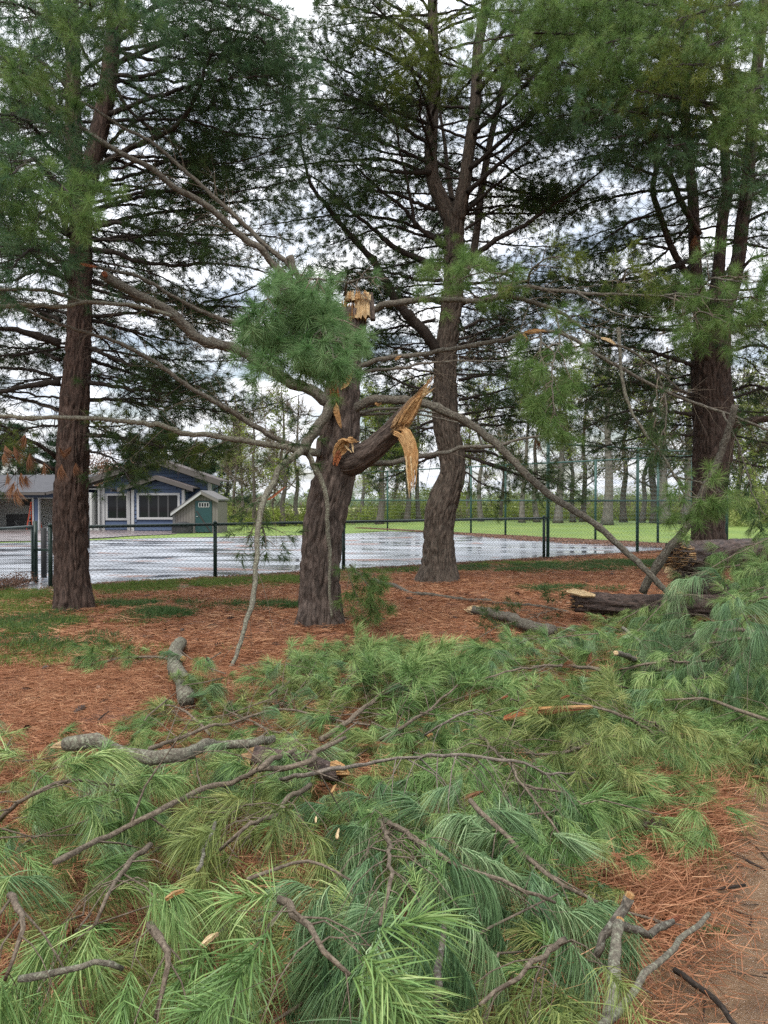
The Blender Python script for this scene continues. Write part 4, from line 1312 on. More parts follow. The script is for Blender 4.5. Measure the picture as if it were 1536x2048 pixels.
for px, d0, d1, r, fam, f0, sl, lf in LA:
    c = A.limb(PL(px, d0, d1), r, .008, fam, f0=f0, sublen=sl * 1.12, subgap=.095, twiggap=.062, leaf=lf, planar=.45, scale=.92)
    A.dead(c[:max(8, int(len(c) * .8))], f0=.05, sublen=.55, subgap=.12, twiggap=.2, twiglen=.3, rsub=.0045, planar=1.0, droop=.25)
# boughs reaching from the left pine towards the viewer, upper left
for px in ([(140, 240, 10.7), (60, 160, 8.6), (0, 110, 7.4), (-70, 90, 6.6)],
           [(145, 120, 10.7), (120, 60, 8.8), (60, 20, 7.4), (-10, 0, 6.6)],
           [(150, 60, 10.7), (170, 40, 9), (180, 10, 7.6), (150, -40, 6.6)],
           [(137, 330, 10.7), (70, 260, 8.6), (20, 230, 7.4), (-60, 230, 6.6)],
           [(137, 410, 10.7), (80, 330, 8.4), (60, 320, 7.2), (20, 350, 6.6)],
           [(137, 440, 10.7), (60, 380, 8.6), (0, 370, 7.4), (-70, 390, 6.8)],
           [(137, 470, 10.7), (110, 400, 8.6), (120, 375, 7.2), (140, 385, 6.6)],
           [(137, 560, 10.7), (50, 500, 8.6), (-10, 490, 7.4), (-80, 520, 6.6)],
           [(137, 540, 10.7), (90, 500, 8.8), (50, 505, 7.6), (20, 540, 7.0)],
           [(230, 40, 10.6), (260, 10, 9), (250, -20, 7.8), (200, -40, 7.0)],
           [(228, 90, 10.6), (260, 60, 9.2), (250, 40, 8.2), (230, 60, 7.6)]):
    A.limb(PL(px), .04, .008, R.choice(('farblue', 'mid')), f0=.32, sublen=.75, subgap=.13, twiggap=.10, leaf=1, planar=.5, droop=.2)
whorls(A, sA1, 8.2, 12.5, .8, 3.2, 1.2, ('far', 'farblue'), leaf=.8)
whorls(A, sA2, 8.6, 12.5, .9, 2.8, 1.0, ('far', 'farblue'), leaf=.8)
back = lambda p, d, L: d[1] < -.3
wk = dict(skip=back, f0=.22, leaf=.80, sub=.75, subgap=.11, twiggap=.07, elev=(-8, 22))
wd = dict(skip=back, f0=.15, leaf=.38, sub=.75, subgap=.10, twiggap=.085, elev=(-14, 12))
whorls(A, tA[4:], 2.6, 5.6, .36, 2.8, 2.6, ('far',), r=.02, **wd)
whorls(A, tA[5:], 3.7, 6.3, .5, 3.0, 3.0, ('far', 'far', 'farblue'), r=.028, **wk)
whorls(A, sA1, 6.1, 8.3, .5, 3.0, 2.8, ('far', 'farblue'), r=.028, **wk)
whorls(A, sA2, 6.3, 8.6, .5, 3.2, 2.8, ('far', 'farblue'), r=.028, **wk)
# brown dead sprigs hanging left of the trunk
b = A.bag('dead')
for px, py, d in ((10, 890, 9.2), (27, 892, 9.2), (60, 905, 9.1), (88, 925, 9.3), (42, 945, 9.0), (52, 950, 9.0), (30, 962, 8.9), (14, 945, 9.0), (35, 975, 8.9), (118, 893, 9.9), (142, 892, 9.9), (124, 928, 9.9), (152, 925, 9.9), (-12, 950, 9.0), (50, 868, 9.3), (8, 905, 9.2)):
    b.p.append(P(px, py, d)[None]); b.d.append(np.array([[R.uniform(-.4, .4), R.uniform(-.3, .3), -.6]])); b.s.append(np.array([1.1 * R.uniform(.8, 1.2)]))
    q = P(px, py, d)
    A.bare.tw.append(np.stack([P(px + R.uniform(-25, 25), py - 50, d + .2), P(px + R.uniform(-8, 8), py - 20, d + .05), q])[None]); A.bare.twr.append(np.array([[.004, .003, .003]]))
A.finish()

# --- broken pine in the middle
DB = 9.55
B = Pine(G(640, 1250), 'storm-broken pine in the middle with a snapped top and torn limbs', 'limb', 'twig')
tB = PL([(640, 1262), (640, 1225), (641, 1150), (648, 1060), (659, 1000), (672, 930), (676, 880), (683, 800), (688, 740), (697, 670), (704, 622)], DB)
mb = MB(); cB, _ = trunk_mesh(mb, tB, [.30, .272, .262, .272, .283, .265, .268, .235, .225, .215, .20], flare=.11, seed=12, depth=.040, flare_h=.18)
mb.build('trunk', M['bark_mid'], B.o, True)
def jag(parent, centre, rad, n, h, mat, name, tilt=(0, 0), seed=1, wd=.07):
    rg = np.random.default_rng(seed)
    for i in range(n):
        a = i / n * 6.283 + rg.uniform(-.2, .2)
        r = rad * rg.uniform(.35, .9)
        p = np.array(centre) + np.array([math.cos(a) * r, math.sin(a) * r, -.08])
        hh = h * rg.uniform(.45, 1.1)
        q = np.array([p, p + [tilt[0] * hh * .5, tilt[1] * hh * .5, hh * .5], p + [tilt[0] * hh + rg.normal(0, .01), tilt[1] * hh, hh]])
        mb = MB(); w0 = wd * rg.uniform(.7, 1.4)
        mb.strip(crom(q, 7), np.array([1, .96, .9, .84, .7, .5, .1]) * w0, np.linspace(.04, .012, 7), side=np.array([-math.sin(a), math.cos(a), .1]), jag=.15, rng=rg)
        mb.build(name, mat, parent)
# the torn top: a slab of pale wood facing the viewer, bark strip on its right, splinters round it
top = P(704, 628, DB)
for (x0, x1, y0, y1, nm, mt) in ((709, 741, 588, 634, 'torn_wood', 'wood_pale'), (696, 708, 606, 640, 'torn_wood', 'wood'), (690, 712, 590, 600, 'torn_wood', 'wood_pale')):
    mb = MB()
    xs = np.linspace(0, 1, 11)
    lo = [P(x0 + (x1 - x0) * q, y1 + R.uniform(-4, 4), DB - .20)[[0, 2]] for q in xs]
    hi = [P(x0 + (x1 - x0) * q, y0 + R.uniform(-9, 10), DB - .20)[[0, 2]] for q in xs]
    n = len(xs)
    v = [(p[0], DB - .20 + .02 * math.sin(i * 2.1), p[1]) for i, p in enumerate(lo)] + [(p[0], DB - .17 + .02 * math.sin(i * 1.7), p[1]) for i, p in enumerate(hi)]
    v += [(p[0], DB - .04, p[1]) for p in lo] + [(p[0], DB - .04, p[1]) for p in hi]
    q = []
    for i in range(n - 1):
        q += [(i, i + 1, n + i + 1, n + i), (2 * n + i, 3 * n + i, 3 * n + i + 1, 2 * n + i + 1), (n + i, n + i + 1, 3 * n + i + 1, 3 * n + i), (i, 2 * n + i, 2 * n + i + 1, i + 1)]
    q += [(0, n, 3 * n, 2 * n), (n - 1, 3 * n - 1, 4 * n - 1, 2 * n - 1)]
    bk = np.array(v) - np.array(v[0])
    mb.add(v, q, None, bk); mb.build(nm, M[mt], B.o)
mb = MB(); mb.strip(PL([(746, 640), (744, 612), (742, 588)], DB - .12), [.06, .055, .04], .16); mb.build('bark_flap', M['bark_mid'], B.o)
jag(B.o, top - [0, 0, .02], .16, 9, .28, M['wood'], 'splinter', (0, 0), 5)
# limbs of the broken pine: (pixels, d0, d1, r0, r1, mat)
LB = [
    ([(655, 660), (615, 590), (560, 540), (515, 492), (460, 450), (405, 405), (350, 372), (300, 331), (250, 309), (175, 264), (112, 222), (40, 150)], 9.5, 8.6, .058, .026, 'limb'),
    ([(600, 560), (580, 530), (535, 495), (490, 450), (430, 395), (365, 335), (310, 286), (240, 251), (185, 214), (128, 190), (65, 160), (0, 150)], 9.35, 9.4, .040, .014, 'limb'),
    ([(668, 812), (650, 801), (623, 780), (580, 765), (540, 738), (500, 712), (461, 695), (422, 688), (387, 672), (352, 637), (320, 612), (273, 588), (236, 569), (205, 548)], 9.45, 8.9, .080, .062, 'limb'),
    ([(662, 740), (600, 700), (535, 670), (492, 652), (469, 645), (398, 620), (352, 596), (312, 574), (273, 551), (211, 538), (137, 524)], 9.5, 9.0, .045, .016, 'limb'),
    ([(345, 632), (324, 625), (273, 613), (219, 606), (164, 603), (117, 611), (59, 609), (0, 613), (-60, 612)], 8.95, 8.4, .024, .03, 'limb_lichen'),
    ([(164, 603), (125, 590), (90, 580), (40, 579), (-40, 579)], 8.75, 8.5, .024, .02, 'limb_lichen'),
    ([(645, 905), (600, 895), (566, 883), (508, 852), (453, 816), (387, 777), (328, 734), (281, 703), (234, 680), (176, 664), (113, 644), (40, 613), (-30, 590)], 9.4, 8.7, .048, .016, 'limb'),
    ([(640, 908), (605, 904), (566, 894), (508, 887), (449, 877), (371, 863), (312, 848), (250, 843), (195, 836), (117, 834), (59, 836), (0, 832), (-60, 840)], 9.35, 8.6, .045, .022, 'limb_lichen'),
    ([(668, 798), (662, 810), (651, 835), (637, 855), (623, 872), (612, 890), (604, 906)], 9.3, 9.05, .065, .075, 'limb'),
    ([(604, 900), (588, 915), (562, 935), (546, 970), (532, 1000), (524, 1035), (518, 1100), (512, 1180), (497, 1240), (476, 1310), (452, 1360), (434, 1398)], 9.05, 6.75, .05, .02, 'limb_lichen'),
    ([(606, 900), (618, 910), (629, 936), (643, 962), (654, 1004), (655, 1062), (659, 1110), (659, 1176), (664, 1238)], 9.1, 9.15, .042, .018, 'limb_lichen'),
    ([(690, 930), (692, 928)], 9.5, 9.5, .02, .02, 'bark_mid'),
    ([(700, 822), (726, 808), (745, 801), (773, 799), (806, 801), (849, 809), (880, 820), (935, 845), (985, 880), (1030, 922), (1050, 945), (1100, 990), (1160, 1030), (1215, 1070), (1260, 1110), (1300, 1150), (1340, 1190)], 9.5, 8.6, .072, .040, 'limb'),
    ([(700, 830), (726, 825), (760, 819), (795, 818), (840, 822), (900, 830)], 9.6, 10.4, .03, .014, 'limb'),
    ([(700, 836), (730, 830), (773, 829), (803, 825), (860, 835), (960, 850)], 9.6, 10.9, .026, .01, 'limb'),
    ([(715, 640), (748, 622), (768, 609), (795, 606), (827, 601), (880, 599), (970, 600), (1019, 579), (1057, 575), (1156, 586), (1236, 588), (1332, 592), (1390, 596)], 9.5, 8.3, .055, .010, 'limb'),
    ([(970, 600), (1026, 594), (1076, 607), (1114, 622), (1160, 649), (1198, 676), (1255, 697), (1310, 735), (1360, 780)], 8.9, 8.4, .034, .010, 'limb'),
    ([(1156, 586), (1194, 607), (1236, 628), (1286, 632), (1408, 638)], 8.6, 8.2, .014, .006, 'limb'),
    ([(695, 745), (730, 729), (772, 717), (844, 708), (916, 695), (1000, 681), (1045, 667), (1103, 664), (1141, 676), (1187, 706), (1236, 733), (1293, 764), (1370, 798), (1446, 825), (1536, 862), (1600, 880)], 9.5, 8.7, .042, .016, 'limb'),
    ([(700, 745), (770, 738), (850, 728), (930, 722), (1010, 722)], 9.6, 10.6, .026, .01, 'limb'),
    ([(700, 935), (724, 928), (782, 925), (834, 912), (883, 905), (909, 899), (991, 889), (1045, 878), (1110, 870)], 9.6, 11.0, .05, .02, 'limb'),
    ([(1236, 655), (1244, 741), (1255, 802), (1286, 855), (1316, 901), (1351, 955), (1370, 990)], 8.7, 8.3, .026, .014, 'limb_lichen'),
]
cLB = []
for px, d0, d1, r0, r1, mt in LB:
    pts = PL(px, d0, d1); r0 *= .84; r1 *= .84
    cLB.append(B.limb(pts, r0, r1, None, mt, k=12 if r0 > .06 else 9, wob=.004))
mb = MB(); trunk_mesh(mb, PL([(672, 925), (700, 926), (732, 908), (762, 884), (790, 856), (806, 834), (822, 810), (834, 794)], 9.5, 8.84), [.205, .185, .160, .147, .138, .12, .075, .02], k=72, step=.025, seed=15, depth=.020); mb.build('broken_limb', M['bark_mid'], B.o, True)
dkw = dict(f0=.10, sublen=.60, subgap=.085, twiggap=.16, twiglen=.28, rsub=.0046, planar=1.0, droop=.2)
for i in (0, 1, 2, 3, 4, 6, 7): B.dead(cLB[i], **dkw)
for i in (2, 15, 16, 18, 19): B.dead(cLB[i], f0=.15, sublen=.65, subgap=.10, twiggap=.18, twiglen=.3, rsub=.0046, planar=1.0, droop=.15)
for i in (9, 20, 13): B.dead(cLB[i], f0=.3, sublen=.5, subgap=.3, twiggap=.3, twiglen=.28, rsub=.004, planar=1.0, droop=.5)
# short snag on the upper left limb
mb = MB(); limb_mesh(mb, PL([(590, 548), (585, 530), (580, 512)], 9.3), .05, .042, 8); mb.build('branch_stub', M['limb'], B.o, True)
# torn ends
mb = MB()
rg = np.random.default_rng(4)
def splinter(pxs, d0, d1, wid, th, mat, name='splinter', parent=None, side=(1, 0, .2), jg=.12, fib=None):
    c = crom(PL(pxs, d0, d1), 20)
    u = np.linspace(0, 1, 20)
    w_ = np.interp(u, np.linspace(0, 1, len(wid)), wid)
    t_ = np.interp(u, np.linspace(0, 1, len(th)), th)
    L = np.linalg.norm(np.diff(c, axis=0), axis=1).sum()
    t = norm(np.gradient(c, axis=0))
    sd_ = norm(np.array(side, float) - (t @ np.array(side, float))[:, None] * t)
    ud = np.cross(t, sd_)
    n = fib or int(np.clip(max(wid) / .016, 1, 12))
    mb = MB()
    for i in range(n):
        o_ = (i + .5) / n - .5 if n > 1 else 0
        a, e = (0, 20) if n == 1 else (int(rg.integers(0, 4)), int(20 - rg.integers(0, 7) * (abs(o_) + .35)))
        a = max(0, min(a, e - 4))
        ww = w_[a:e] / n * 1.25
        tap = np.ones(e - a); tap[-1] = .12; tap[-2] = .55; tap[0] = .5
        pts = c[a:e] + sd_[a:e] * (w_[a:e] * o_)[:, None] + ud[a:e] * (t_[a:e] * (.35 * (1 - 4 * o_ * o_) + rg.uniform(-.25, .25)))[:, None]
        pts = pts + rg.normal(0, .0018, pts.shape)
        if n > 1 and rg.uniform() < .3: pts[-3:] += sd_[-3:] * rg.normal(0, .012) + ud[-3:] * rg.normal(0, .012)
        mb.strip(pts, ww * tap, t_[a:e] * .55 * np.maximum(tap, .3), sd_[len(sd_) // 2], jg, rg)
    return mb.build(name, M[mat], parent or B.o)
# the big limb that snapped: split wood running up to a point
splinter([(785, 868), (808, 840), (830, 806), (846, 782), (862, 766)], 8.86, 8.80, [.16, .20, .17, .10, .02], [.10, .10, .07, .04, .01], 'wood_grey', 'torn_wood', side=(.75, 0, .65))
splinter([(800, 858), (818, 828), (836, 800), (850, 778)], 8.80, 8.76, [.10, .13, .10, .02], [.06, .06, .04, .01], 'wood', 'torn_wood', side=(.75, 0, .65))
for e in ((866, 764), (874, 771), (858, 772), (868, 778), (848, 770)):
    splinter([(838, 798), ((838 + e[0]) / 2 + 2, (798 + e[1]) / 2), e], 8.80, 8.74, [.035, .02, .004], [.02, .012, .003], 'wood_pale')
# hanging strip
splinter([(789, 862), (806, 868), (816, 884), (822, 905), (825, 935), (826, 960), (828, 986)], 8.84, 8.74, [.16, .17, .16, .15, .10, .07, .015], [.05, .04, .035, .03, .025, .02, .008], 'wood', 'hanging_splinter', side=(1, 0, 0), jg=.08)
splinter([(793, 868), (806, 880), (813, 905), (818, 940)], 8.90, 8.80, [.05, .05, .04, .02], [.05, .04, .03, .01], 'bark_mid', 'bark_flap', side=(1, 0, 0))
# scoop torn out of the collar
splinter([(672, 922), (676, 906), (684, 893), (692, 884), (704, 879), (716, 882)], 9.20, 9.14, [.05, .11, .15, .14, .09, .03], [.05, .06, .06, .05, .03, .01], 'wood', 'torn_wood', side=(1, 0, .5), fib=10)
splinter([(670, 932), (674, 916), (682, 902)], 9.19, 9.17, [.05, .08, .08], [.03, .03, .02], 'wood_red', 'torn_wood', side=(1, 0, .3), fib=5)
for a, b_ in (((690, 891), (704, 905)), ((704, 886), (707, 906)), ((712, 884), (722, 882))):
    splinter([a, ((a[0] + b_[0]) / 2, (a[1] + b_[1]) / 2 + 1), b_], 9.18, 9.12, [.02, .016, .004], [.01, .01, .004], 'wood_pale')
# torn stub above it, long splinters on the trunk
splinter([(670, 800), (668, 780), (664, 764), (664, 752)], 9.28, 9.12, [.11, .10, .10, .09], [.08, .08, .08, .07], 'wood_red', 'torn_stub', side=(1, 0, 0))
splinter([(668, 800), (672, 820), (678, 842), (683, 858)], 9.24, 9.26, [.045, .075, .055, .008], [.025, .02, .015, .005], 'wood', fib=3)
splinter([(681, 780), (692, 768), (700, 752), (707, 738)], 9.29, 9.30, [.03, .06, .06, .012], [.02, .02, .02, .008], 'wood', fib=3)
splinter([(676, 766), (682, 760), (686, 757)], 9.26, 9.24, [.015, .02, .004], [.01, .01, .004], 'wood_pale')
for k_ in range(9):
    x0 = 694 + k_ * 5.6 + R.uniform(-2, 2); y0 = 598 + R.uniform(-3, 3); h_ = R.uniform(8, 24)
    splinter([(x0, y0), (x0 + R.uniform(-2, 2), y0 - h_ * .5), (x0 + R.uniform(-5, 5), y0 - h_)], 9.33, 9.33, [.035, .028, .004], [.03, .02, .004], R.choice(('wood_pale', 'wood', 'wood_pale')), fib=1)
for k_ in range(8):
    x0, y0 = 826 + k_ * 2.5 + R.uniform(-3, 3), 806 - k_ * 3.2 + R.uniform(-4, 4)
    splinter([(x0, y0), (x0 + 12 + R.uniform(-3, 3), y0 - 15), (x0 + 24 + R.uniform(-6, 8), y0 - 30 + R.uniform(-5, 8))], 8.79, 8.74, [.02, .016, .003], [.014, .010, .003], R.choice(('wood_pale', 'wood', 'wood_grey')), fib=1)
for k_ in range(5):
    x0 = 812 + k_ * 3; splinter([(x0, 930 + R.uniform(-20, 10)), (x0 + 3, 955), (x0 + R.uniform(2, 9), 985 + R.uniform(-10, 14))], 8.76, 8.73, [.016, .014, .003], [.008, .008, .003], R.choice(('wood_pale', 'wood')), fib=1)
# bark scars and peeled spots on limbs
splinter([(1046, 668), (1062, 664), (1080, 663), (1098, 664)], 8.93, 8.88, [.03, .05, .045, .012], [.06, .07, .06, .05], 'wood', 'torn_wood', side=(0, 0, 1))
splinter([(1048, 668), (1052, 674), (1055, 680)], 8.92, 8.9, [.03, .02, .004], [.02, .015, .005], 'wood')
splinter([(1202, 676), (1220, 682), (1232, 690)], 8.52, 8.48, [.015, .03, .008], [.03, .03, .02], 'wood_pale', 'torn_wood', side=(0, 0, 1))
splinter([(205, 552), (209, 548), (214, 556)], 8.84, 8.84, [.05, .05, .02], [.08, .08, .05], 'wood_red', 'torn_wood')
splinter([(137, 524), (165, 529), (195, 534)], 8.92, 8.95, [.02, .03, .02], [.03, .03, .02], 'wood_red', 'torn_wood', side=(0, 0, 1))
splinter([(752, 812), (758, 806), (764, 812)], 9.34, 9.33, [.04, .06, .02], [.03, .03, .02], 'wood', 'torn_wood', side=(0, 0, 1))
splinter([(788, 718), (797, 714), (804, 713)], 9.36, 9.34, [.04, .05, .02], [.03, .03, .02], 'wood', 'torn_wood', side=(0, 0, 1))
splinter([(535, 1000), (548, 992), (562, 980), (572, 972)], 8.2, 8.2, [.015, .02, .02, .008], [.01, .01, .01, .006], 'wood_red')
# the green bough that hangs in front of the broken top: several leaders coming towards the viewer
for px in ([(690, 690, 9.4), (650, 650, 8.2), (615, 630, 7.2), (575, 640, 6.5), (535, 665, 6.1)],
           [(690, 700, 9.4), (650, 660, 8.0), (620, 650, 6.8), (600, 680, 6.0)],
           [(650, 650, 8.2), (655, 640, 7.2), (670, 670, 6.4), (690, 700, 5.9)],
           [(650, 650, 8.2), (620, 590, 7.0), (590, 575, 6.3), (560, 580, 5.9)],
           [(610, 630, 7.0), (560, 600, 6.4), (530, 600, 6.0), (510, 620, 5.8)],
           [(610, 630, 7.0), (640, 640, 6.4), (660, 690, 6.0), (670, 720, 5.8)],
           [(610, 610, 7.2), (600, 570, 6.6), (620, 560, 6.2), (650, 560, 6.0)],
           [(650, 650, 8.2), (650, 650, 7.0), (640, 660, 6.2), (620, 690, 5.8)],
           [(610, 640, 7.0), (570, 680, 6.4), (540, 710, 6.0), (520, 730, 5.8)],
           [(690, 590, 9.4), (700, 565, 8.8), (730, 555, 8.2), (765, 560, 7.8)]):
    B.limb(PL(px), .022, .006, 'star', f0=.30, sublen=.36, subgap=.085, twiggap=.085, twiglen=.15, leaf=1, planar=1.1, droop=.32, scale=1.0, ang=48)
# other green boughs that still hang on it to the right
for px, fam in (([(1110, 622, 8.7), (1120, 680, 8.2), (1105, 740, 7.9), (1110, 830, 7.7)], 'mid'), ([(1080, 660, 8.9), (1085, 720, 8.5), (1100, 800, 8.2), (1130, 860, 8.0)], 'mid'),
                ([(1330, 590, 8.4), (1380, 590, 8.1), (1450, 600, 7.8), (1540, 590, 7.5)], 'mid'), ([(1330, 592, 8.4), (1400, 620, 8.0), (1470, 650, 7.7), (1550, 650, 7.5)], 'mid'),
                ([(1390, 596, 8.3), (1420, 560, 8.0), (1480, 565, 7.7), (1560, 560, 7.5)], 'mid'), ([(1236, 588, 8.6), (1240, 560, 8.3), (1260, 545, 8.1), (1300, 540, 7.9)], 'yellow'),
                ([(1351, 955, 8.3), (1390, 960, 8.0), (1430, 975, 7.8), (1450, 985, 7.6)], 'mid'),
                ([(1351, 955, 8.3), (1375, 985, 8.1), (1400, 1000, 7.9), (1425, 1010, 7.7)], 'mid'), ([(1310, 735, 8.5), (1330, 790, 8.4), (1330, 850, 8.3), (1310, 900, 8.2)], 'far'),
                ([(884, 600, 9.2), (900, 560, 8.8), (930, 540, 8.5), (960, 530, 8.3)], 'mid'), ([(884, 600, 9.2), (920, 560, 9.0), (980, 545, 8.8), (1030, 545, 8.6)], 'mid'),
                ([(1057, 575, 8.8), (1060, 545, 8.6), (1090, 520, 8.4), (1140, 515, 8.2)], 'yellow'), ([(560, 935, 8.9), (575, 905, 8.7), (590, 890, 8.6), (600, 880, 8.5)], 'far'),
                ([(535, 990, 8.4), (520, 1000, 8.2), (505, 1010, 8.1), (492, 1025, 8.0)], 'far'), ([(512, 1040, 8.2), (520, 1055, 8.1), (530, 1070, 8.0), (532, 1095, 7.9)], 'far'),
                ([(1446, 825, 8.8), (1480, 900, 8.6), (1500, 980, 8.4), (1530, 1030, 8.2)], 'far'), ([(700, 1130, 9.2), (720, 1150, 9.0), (735, 1170, 8.9), (740, 1200, 8.8)], 'mid'),
                ([(690, 1135, 9.25), (712, 1145, 9.1), (735, 1150, 9.0), (755, 1165, 8.9)], 'mid')):
    B.limb(PL(px), .014, .005, fam, f0=.12, sublen=.36, subgap=.09, twiggap=.09, twiglen=.16, leaf=1, planar=.9, droop=.3)
b = B.bag('mid')
for px, py in ((668, 782), (675, 790), (664, 792)):
    b.p.append(P(px, py, 9.05)[None]); b.d.append(np.array([[.1, -.4, -.8]])); b.s.append(np.array([1.0]))
b = B.bag('star')
for j in range(len(b.p)):
    q = b.p[j]; px_ = 768 + q[:, 0] / q[:, 1] * F; py_ = 1000 - (q[:, 2] - CAM_Z) / q[:, 1] * F
    k = ~((px_ > 676) & (py_ > 560) & (py_ < 655)) & ~(px_ > 745) & (py_ > 556 + 14 * np.sin(px_ * .09)) & (N.uniform(size=len(q)) < .78) & (px_ > 458 + 22 * np.sin(py_ * .06))
    b.p[j] = b.p[j][k]; b.d[j] = b.d[j][k]; b.s[j] = b.s[j][k]
B.finish()

# --- crooked pine right of the middle
DC = 14.5
Cp = Pine(G(878, 1165), 'pine with a crooked lower trunk and a grey fork, rooted by the fence')
tC = PL([(877, 1172), (878, 1150), (879, 1120), (878, 1078), (880, 1040), (884, 1012), (893, 985), (905, 948), (901, 894), (893, 858), (890, 805), (892, 715), (900, 643), (906, 590), (908, 536), (907, 470), (907, 425)], DC)
mb = MB(); trunk_mesh(mb, tC, [.40, .36, .315, .30, .315, .325, .31, .275, .27, .25, .235, .235, .22, .215, .20, .20, .215], k=132, flare=.17, seed=21, depth=.038, flare_h=.24)
mb.build('trunk', M['bark_grey'], Cp.o, True)
sC1 = PL([(900, 440), (882, 400), (866, 360), (861, 307), (864, 250), (868, 150), (866, 60), (865, -60), (862, -400)], DC, DC)
sC2 = PL([(914, 440), (922, 400), (930, 360), (938, 300), (948, 240), (953, 180), (956, 100), (972, 10), (990, -100), (1010, -400)], DC, DC - .1)
sC3 = PL([(908, 432), (902, 385), (895, 340), (890, 290), (880, 220), (878, 140)], DC + .15, DC + .8)
sC4 = PL([(930, 545), (946, 505), (955, 450), (961, 393), (970, 340), (979, 290), (1000, 200), (1030, 90), (1060, -60)], DC + .1, DC + .8)
for s, r, mt in ((sC1, [.17, .165, .155, .135, .13, .12, .11, .10, .04], 'bark_grey'), (sC2, [.16, .155, .14, .125, .12, .115, .105, .10, .09, .04], 'bark_grey'), (sC3, [.065, .06, .05, .042, .03, .015], 'bark_grey'), (sC4, [.09, .085, .08, .078, .075, .07, .06, .05, .03], 'bark_grey')):
    mb = MB(); trunk_mesh(mb, s, r, k=32, step=.06, seed=31, depth=.010); mb.build('stem', M[mt], Cp.o, True)
LC = [
    ([(872, 700), (845, 662), (795, 610), (743, 525), (689, 459), (650, 410), (622, 370), (604, 300), (600, 240)], 14.4, 13.2, .11, 'far', .5, .8, .7),
    ([(880, 535), (830, 515), (798, 500), (740, 455), (690, 410), (640, 365), (600, 340)], 14.4, 13.2, .07, 'far', .35, 1.0, .8),
    ([(888, 495), (850, 465), (826, 440), (800, 405), (772, 387), (720, 340), (690, 300)], 14.4, 13.6, .05, 'far', .4, .9, .8),
    ([(830, 455), (815, 370), (803, 310), (790, 250), (760, 180)], 14.0, 13.2, .035, 'far', .4, .8, .7),
    ([(862, 345), (820, 345), (780, 342), (720, 330), (670, 330)], 14.4, 13.4, .05, 'far', .35, .9, .9),
    ([(862, 290), (800, 250), (740, 210), (680, 180), (620, 150)], 14.4, 13.2, .045, 'far', .3, 1.0, .85),
    ([(868, 180), (810, 130), (740, 90), (660, 60)], 14.4, 13.2, .045, 'far', .25, 1.0, .9),
    ([(866, 100), (800, 50), (720, 20), (640, 10)], 14.4, 13.4, .04, 'far', .25, 1.0, .9),
    ([(866, 260), (850, 200), (820, 140), (800, 70)], 14.3, 12.6, .035, 'yellow', .2, .9, 1),
    ([(866, 230), (880, 170), (870, 110), (860, 50)], 14.3, 12.6, .03, 'yellow', .25, .8, 1),
    ([(866, 320), (850, 260), (840, 210), (845, 170)], 14.3, 12.8, .03, 'yellow', .3, .7, 1),
    ([(905, 560), (890, 540), (900, 520), (920, 500)], 14.2, 12.8, .02, 'mid', .3, .5, 1),
    ([(870, 640), (820, 650), (770, 660), (720, 690)], 14.4, 14.8, .035, 'far', .3, .7, .8),
    ([(868, 720), (820, 700), (770, 690), (700, 640)], 14.4, 15.0, .035, 'far', .3, .7, .7),
    ([(868, 780), (810, 770), (760, 750), (710, 760)], 14.4, 15.2, .035, 'far', .2, .7, .9),
    ([(872, 840), (820, 860), (770, 870), (730, 860)], 14.5, 15.4, .03, 'far', .2, .7, .9),
    ([(880, 900), (830, 930), (790, 950), (760, 960)], 14.6, 15.6, .025, 'far', .3, .5, .9),
    # right side
    ([(945, 512), (963, 500), (1000, 472), (1043, 450), (1090, 418), (1138, 388), (1180, 358), (1225, 325)], 14.4, 13.8, .06, 'far', .5, .6, .5),
    ([(935, 385), (980, 345), (1030, 305), (1080, 270), (1140, 235)], 14.4, 13.2, .055, 'far', .35, .9, .95),
    ([(938, 340), (990, 290), (1040, 250), (1090, 215), (1150, 190)], 14.4, 13.0, .05, 'far', .35, .9, 1),
    ([(935, 420), (990, 370), (1050, 330), (1110, 310)], 14.5, 14.4, .04, 'far', .35, .8, .9),
    ([(945, 270), (1000, 220), (1060, 160), (1110, 90)], 14.4, 13.0, .045, 'far', .3, .9, 1),
    ([(952, 190), (1000, 130), (1050, 80), (1100, 20)], 14.4, 13.0, .045, 'far', .25, .9, 1),
    ([(955, 130), (1000, 70), (1060, 30), (1120, 10)], 14.4, 12.8, .04, 'yellow', .2, .9, 1),
    ([(955, 160), (1000, 110), (1050, 100), (1100, 80)], 14.3, 12.0, .035, 'yellow', .3, .7, 1),
    ([(918, 660), (970, 640), (1020, 640), (1080, 620)], 14.5, 14.8, .04, 'far', .3, .7, .7),
    ([(918, 715), (980, 718), (1050, 705), (1120, 690)], 14.5, 14.4, .035, 'far', .3, .7, .8),
    ([(918, 760), (980, 750), (1040, 760), (1110, 790)], 14.5, 14.2, .035, 'far', .3, .7, .9),
    ([(918, 800), (970, 790), (1030, 775), (1080, 770)], 14.5, 13.8, .03, 'far', .3, .6, .8),
    ([(920, 850), (980, 850), (1040, 845), (1110, 850)], 14.5, 14.0, .03, 'far', .2, .6, .9),
    ([(928, 900), (970, 905), (1020, 920), (1060, 950), (1085, 985)], 14.5, 13.4, .035, 'far', .25, .6, 1),
    ([(928, 910), (980, 930), (1040, 950), (1110, 965), (1160, 990)], 14.5, 13.6, .035, 'far', .3, .6, 1),
    ([(925, 940), (960, 965), (985, 975), (1010, 985)], 14.6, 14.0, .02, 'far', .2, .45, 1),
]
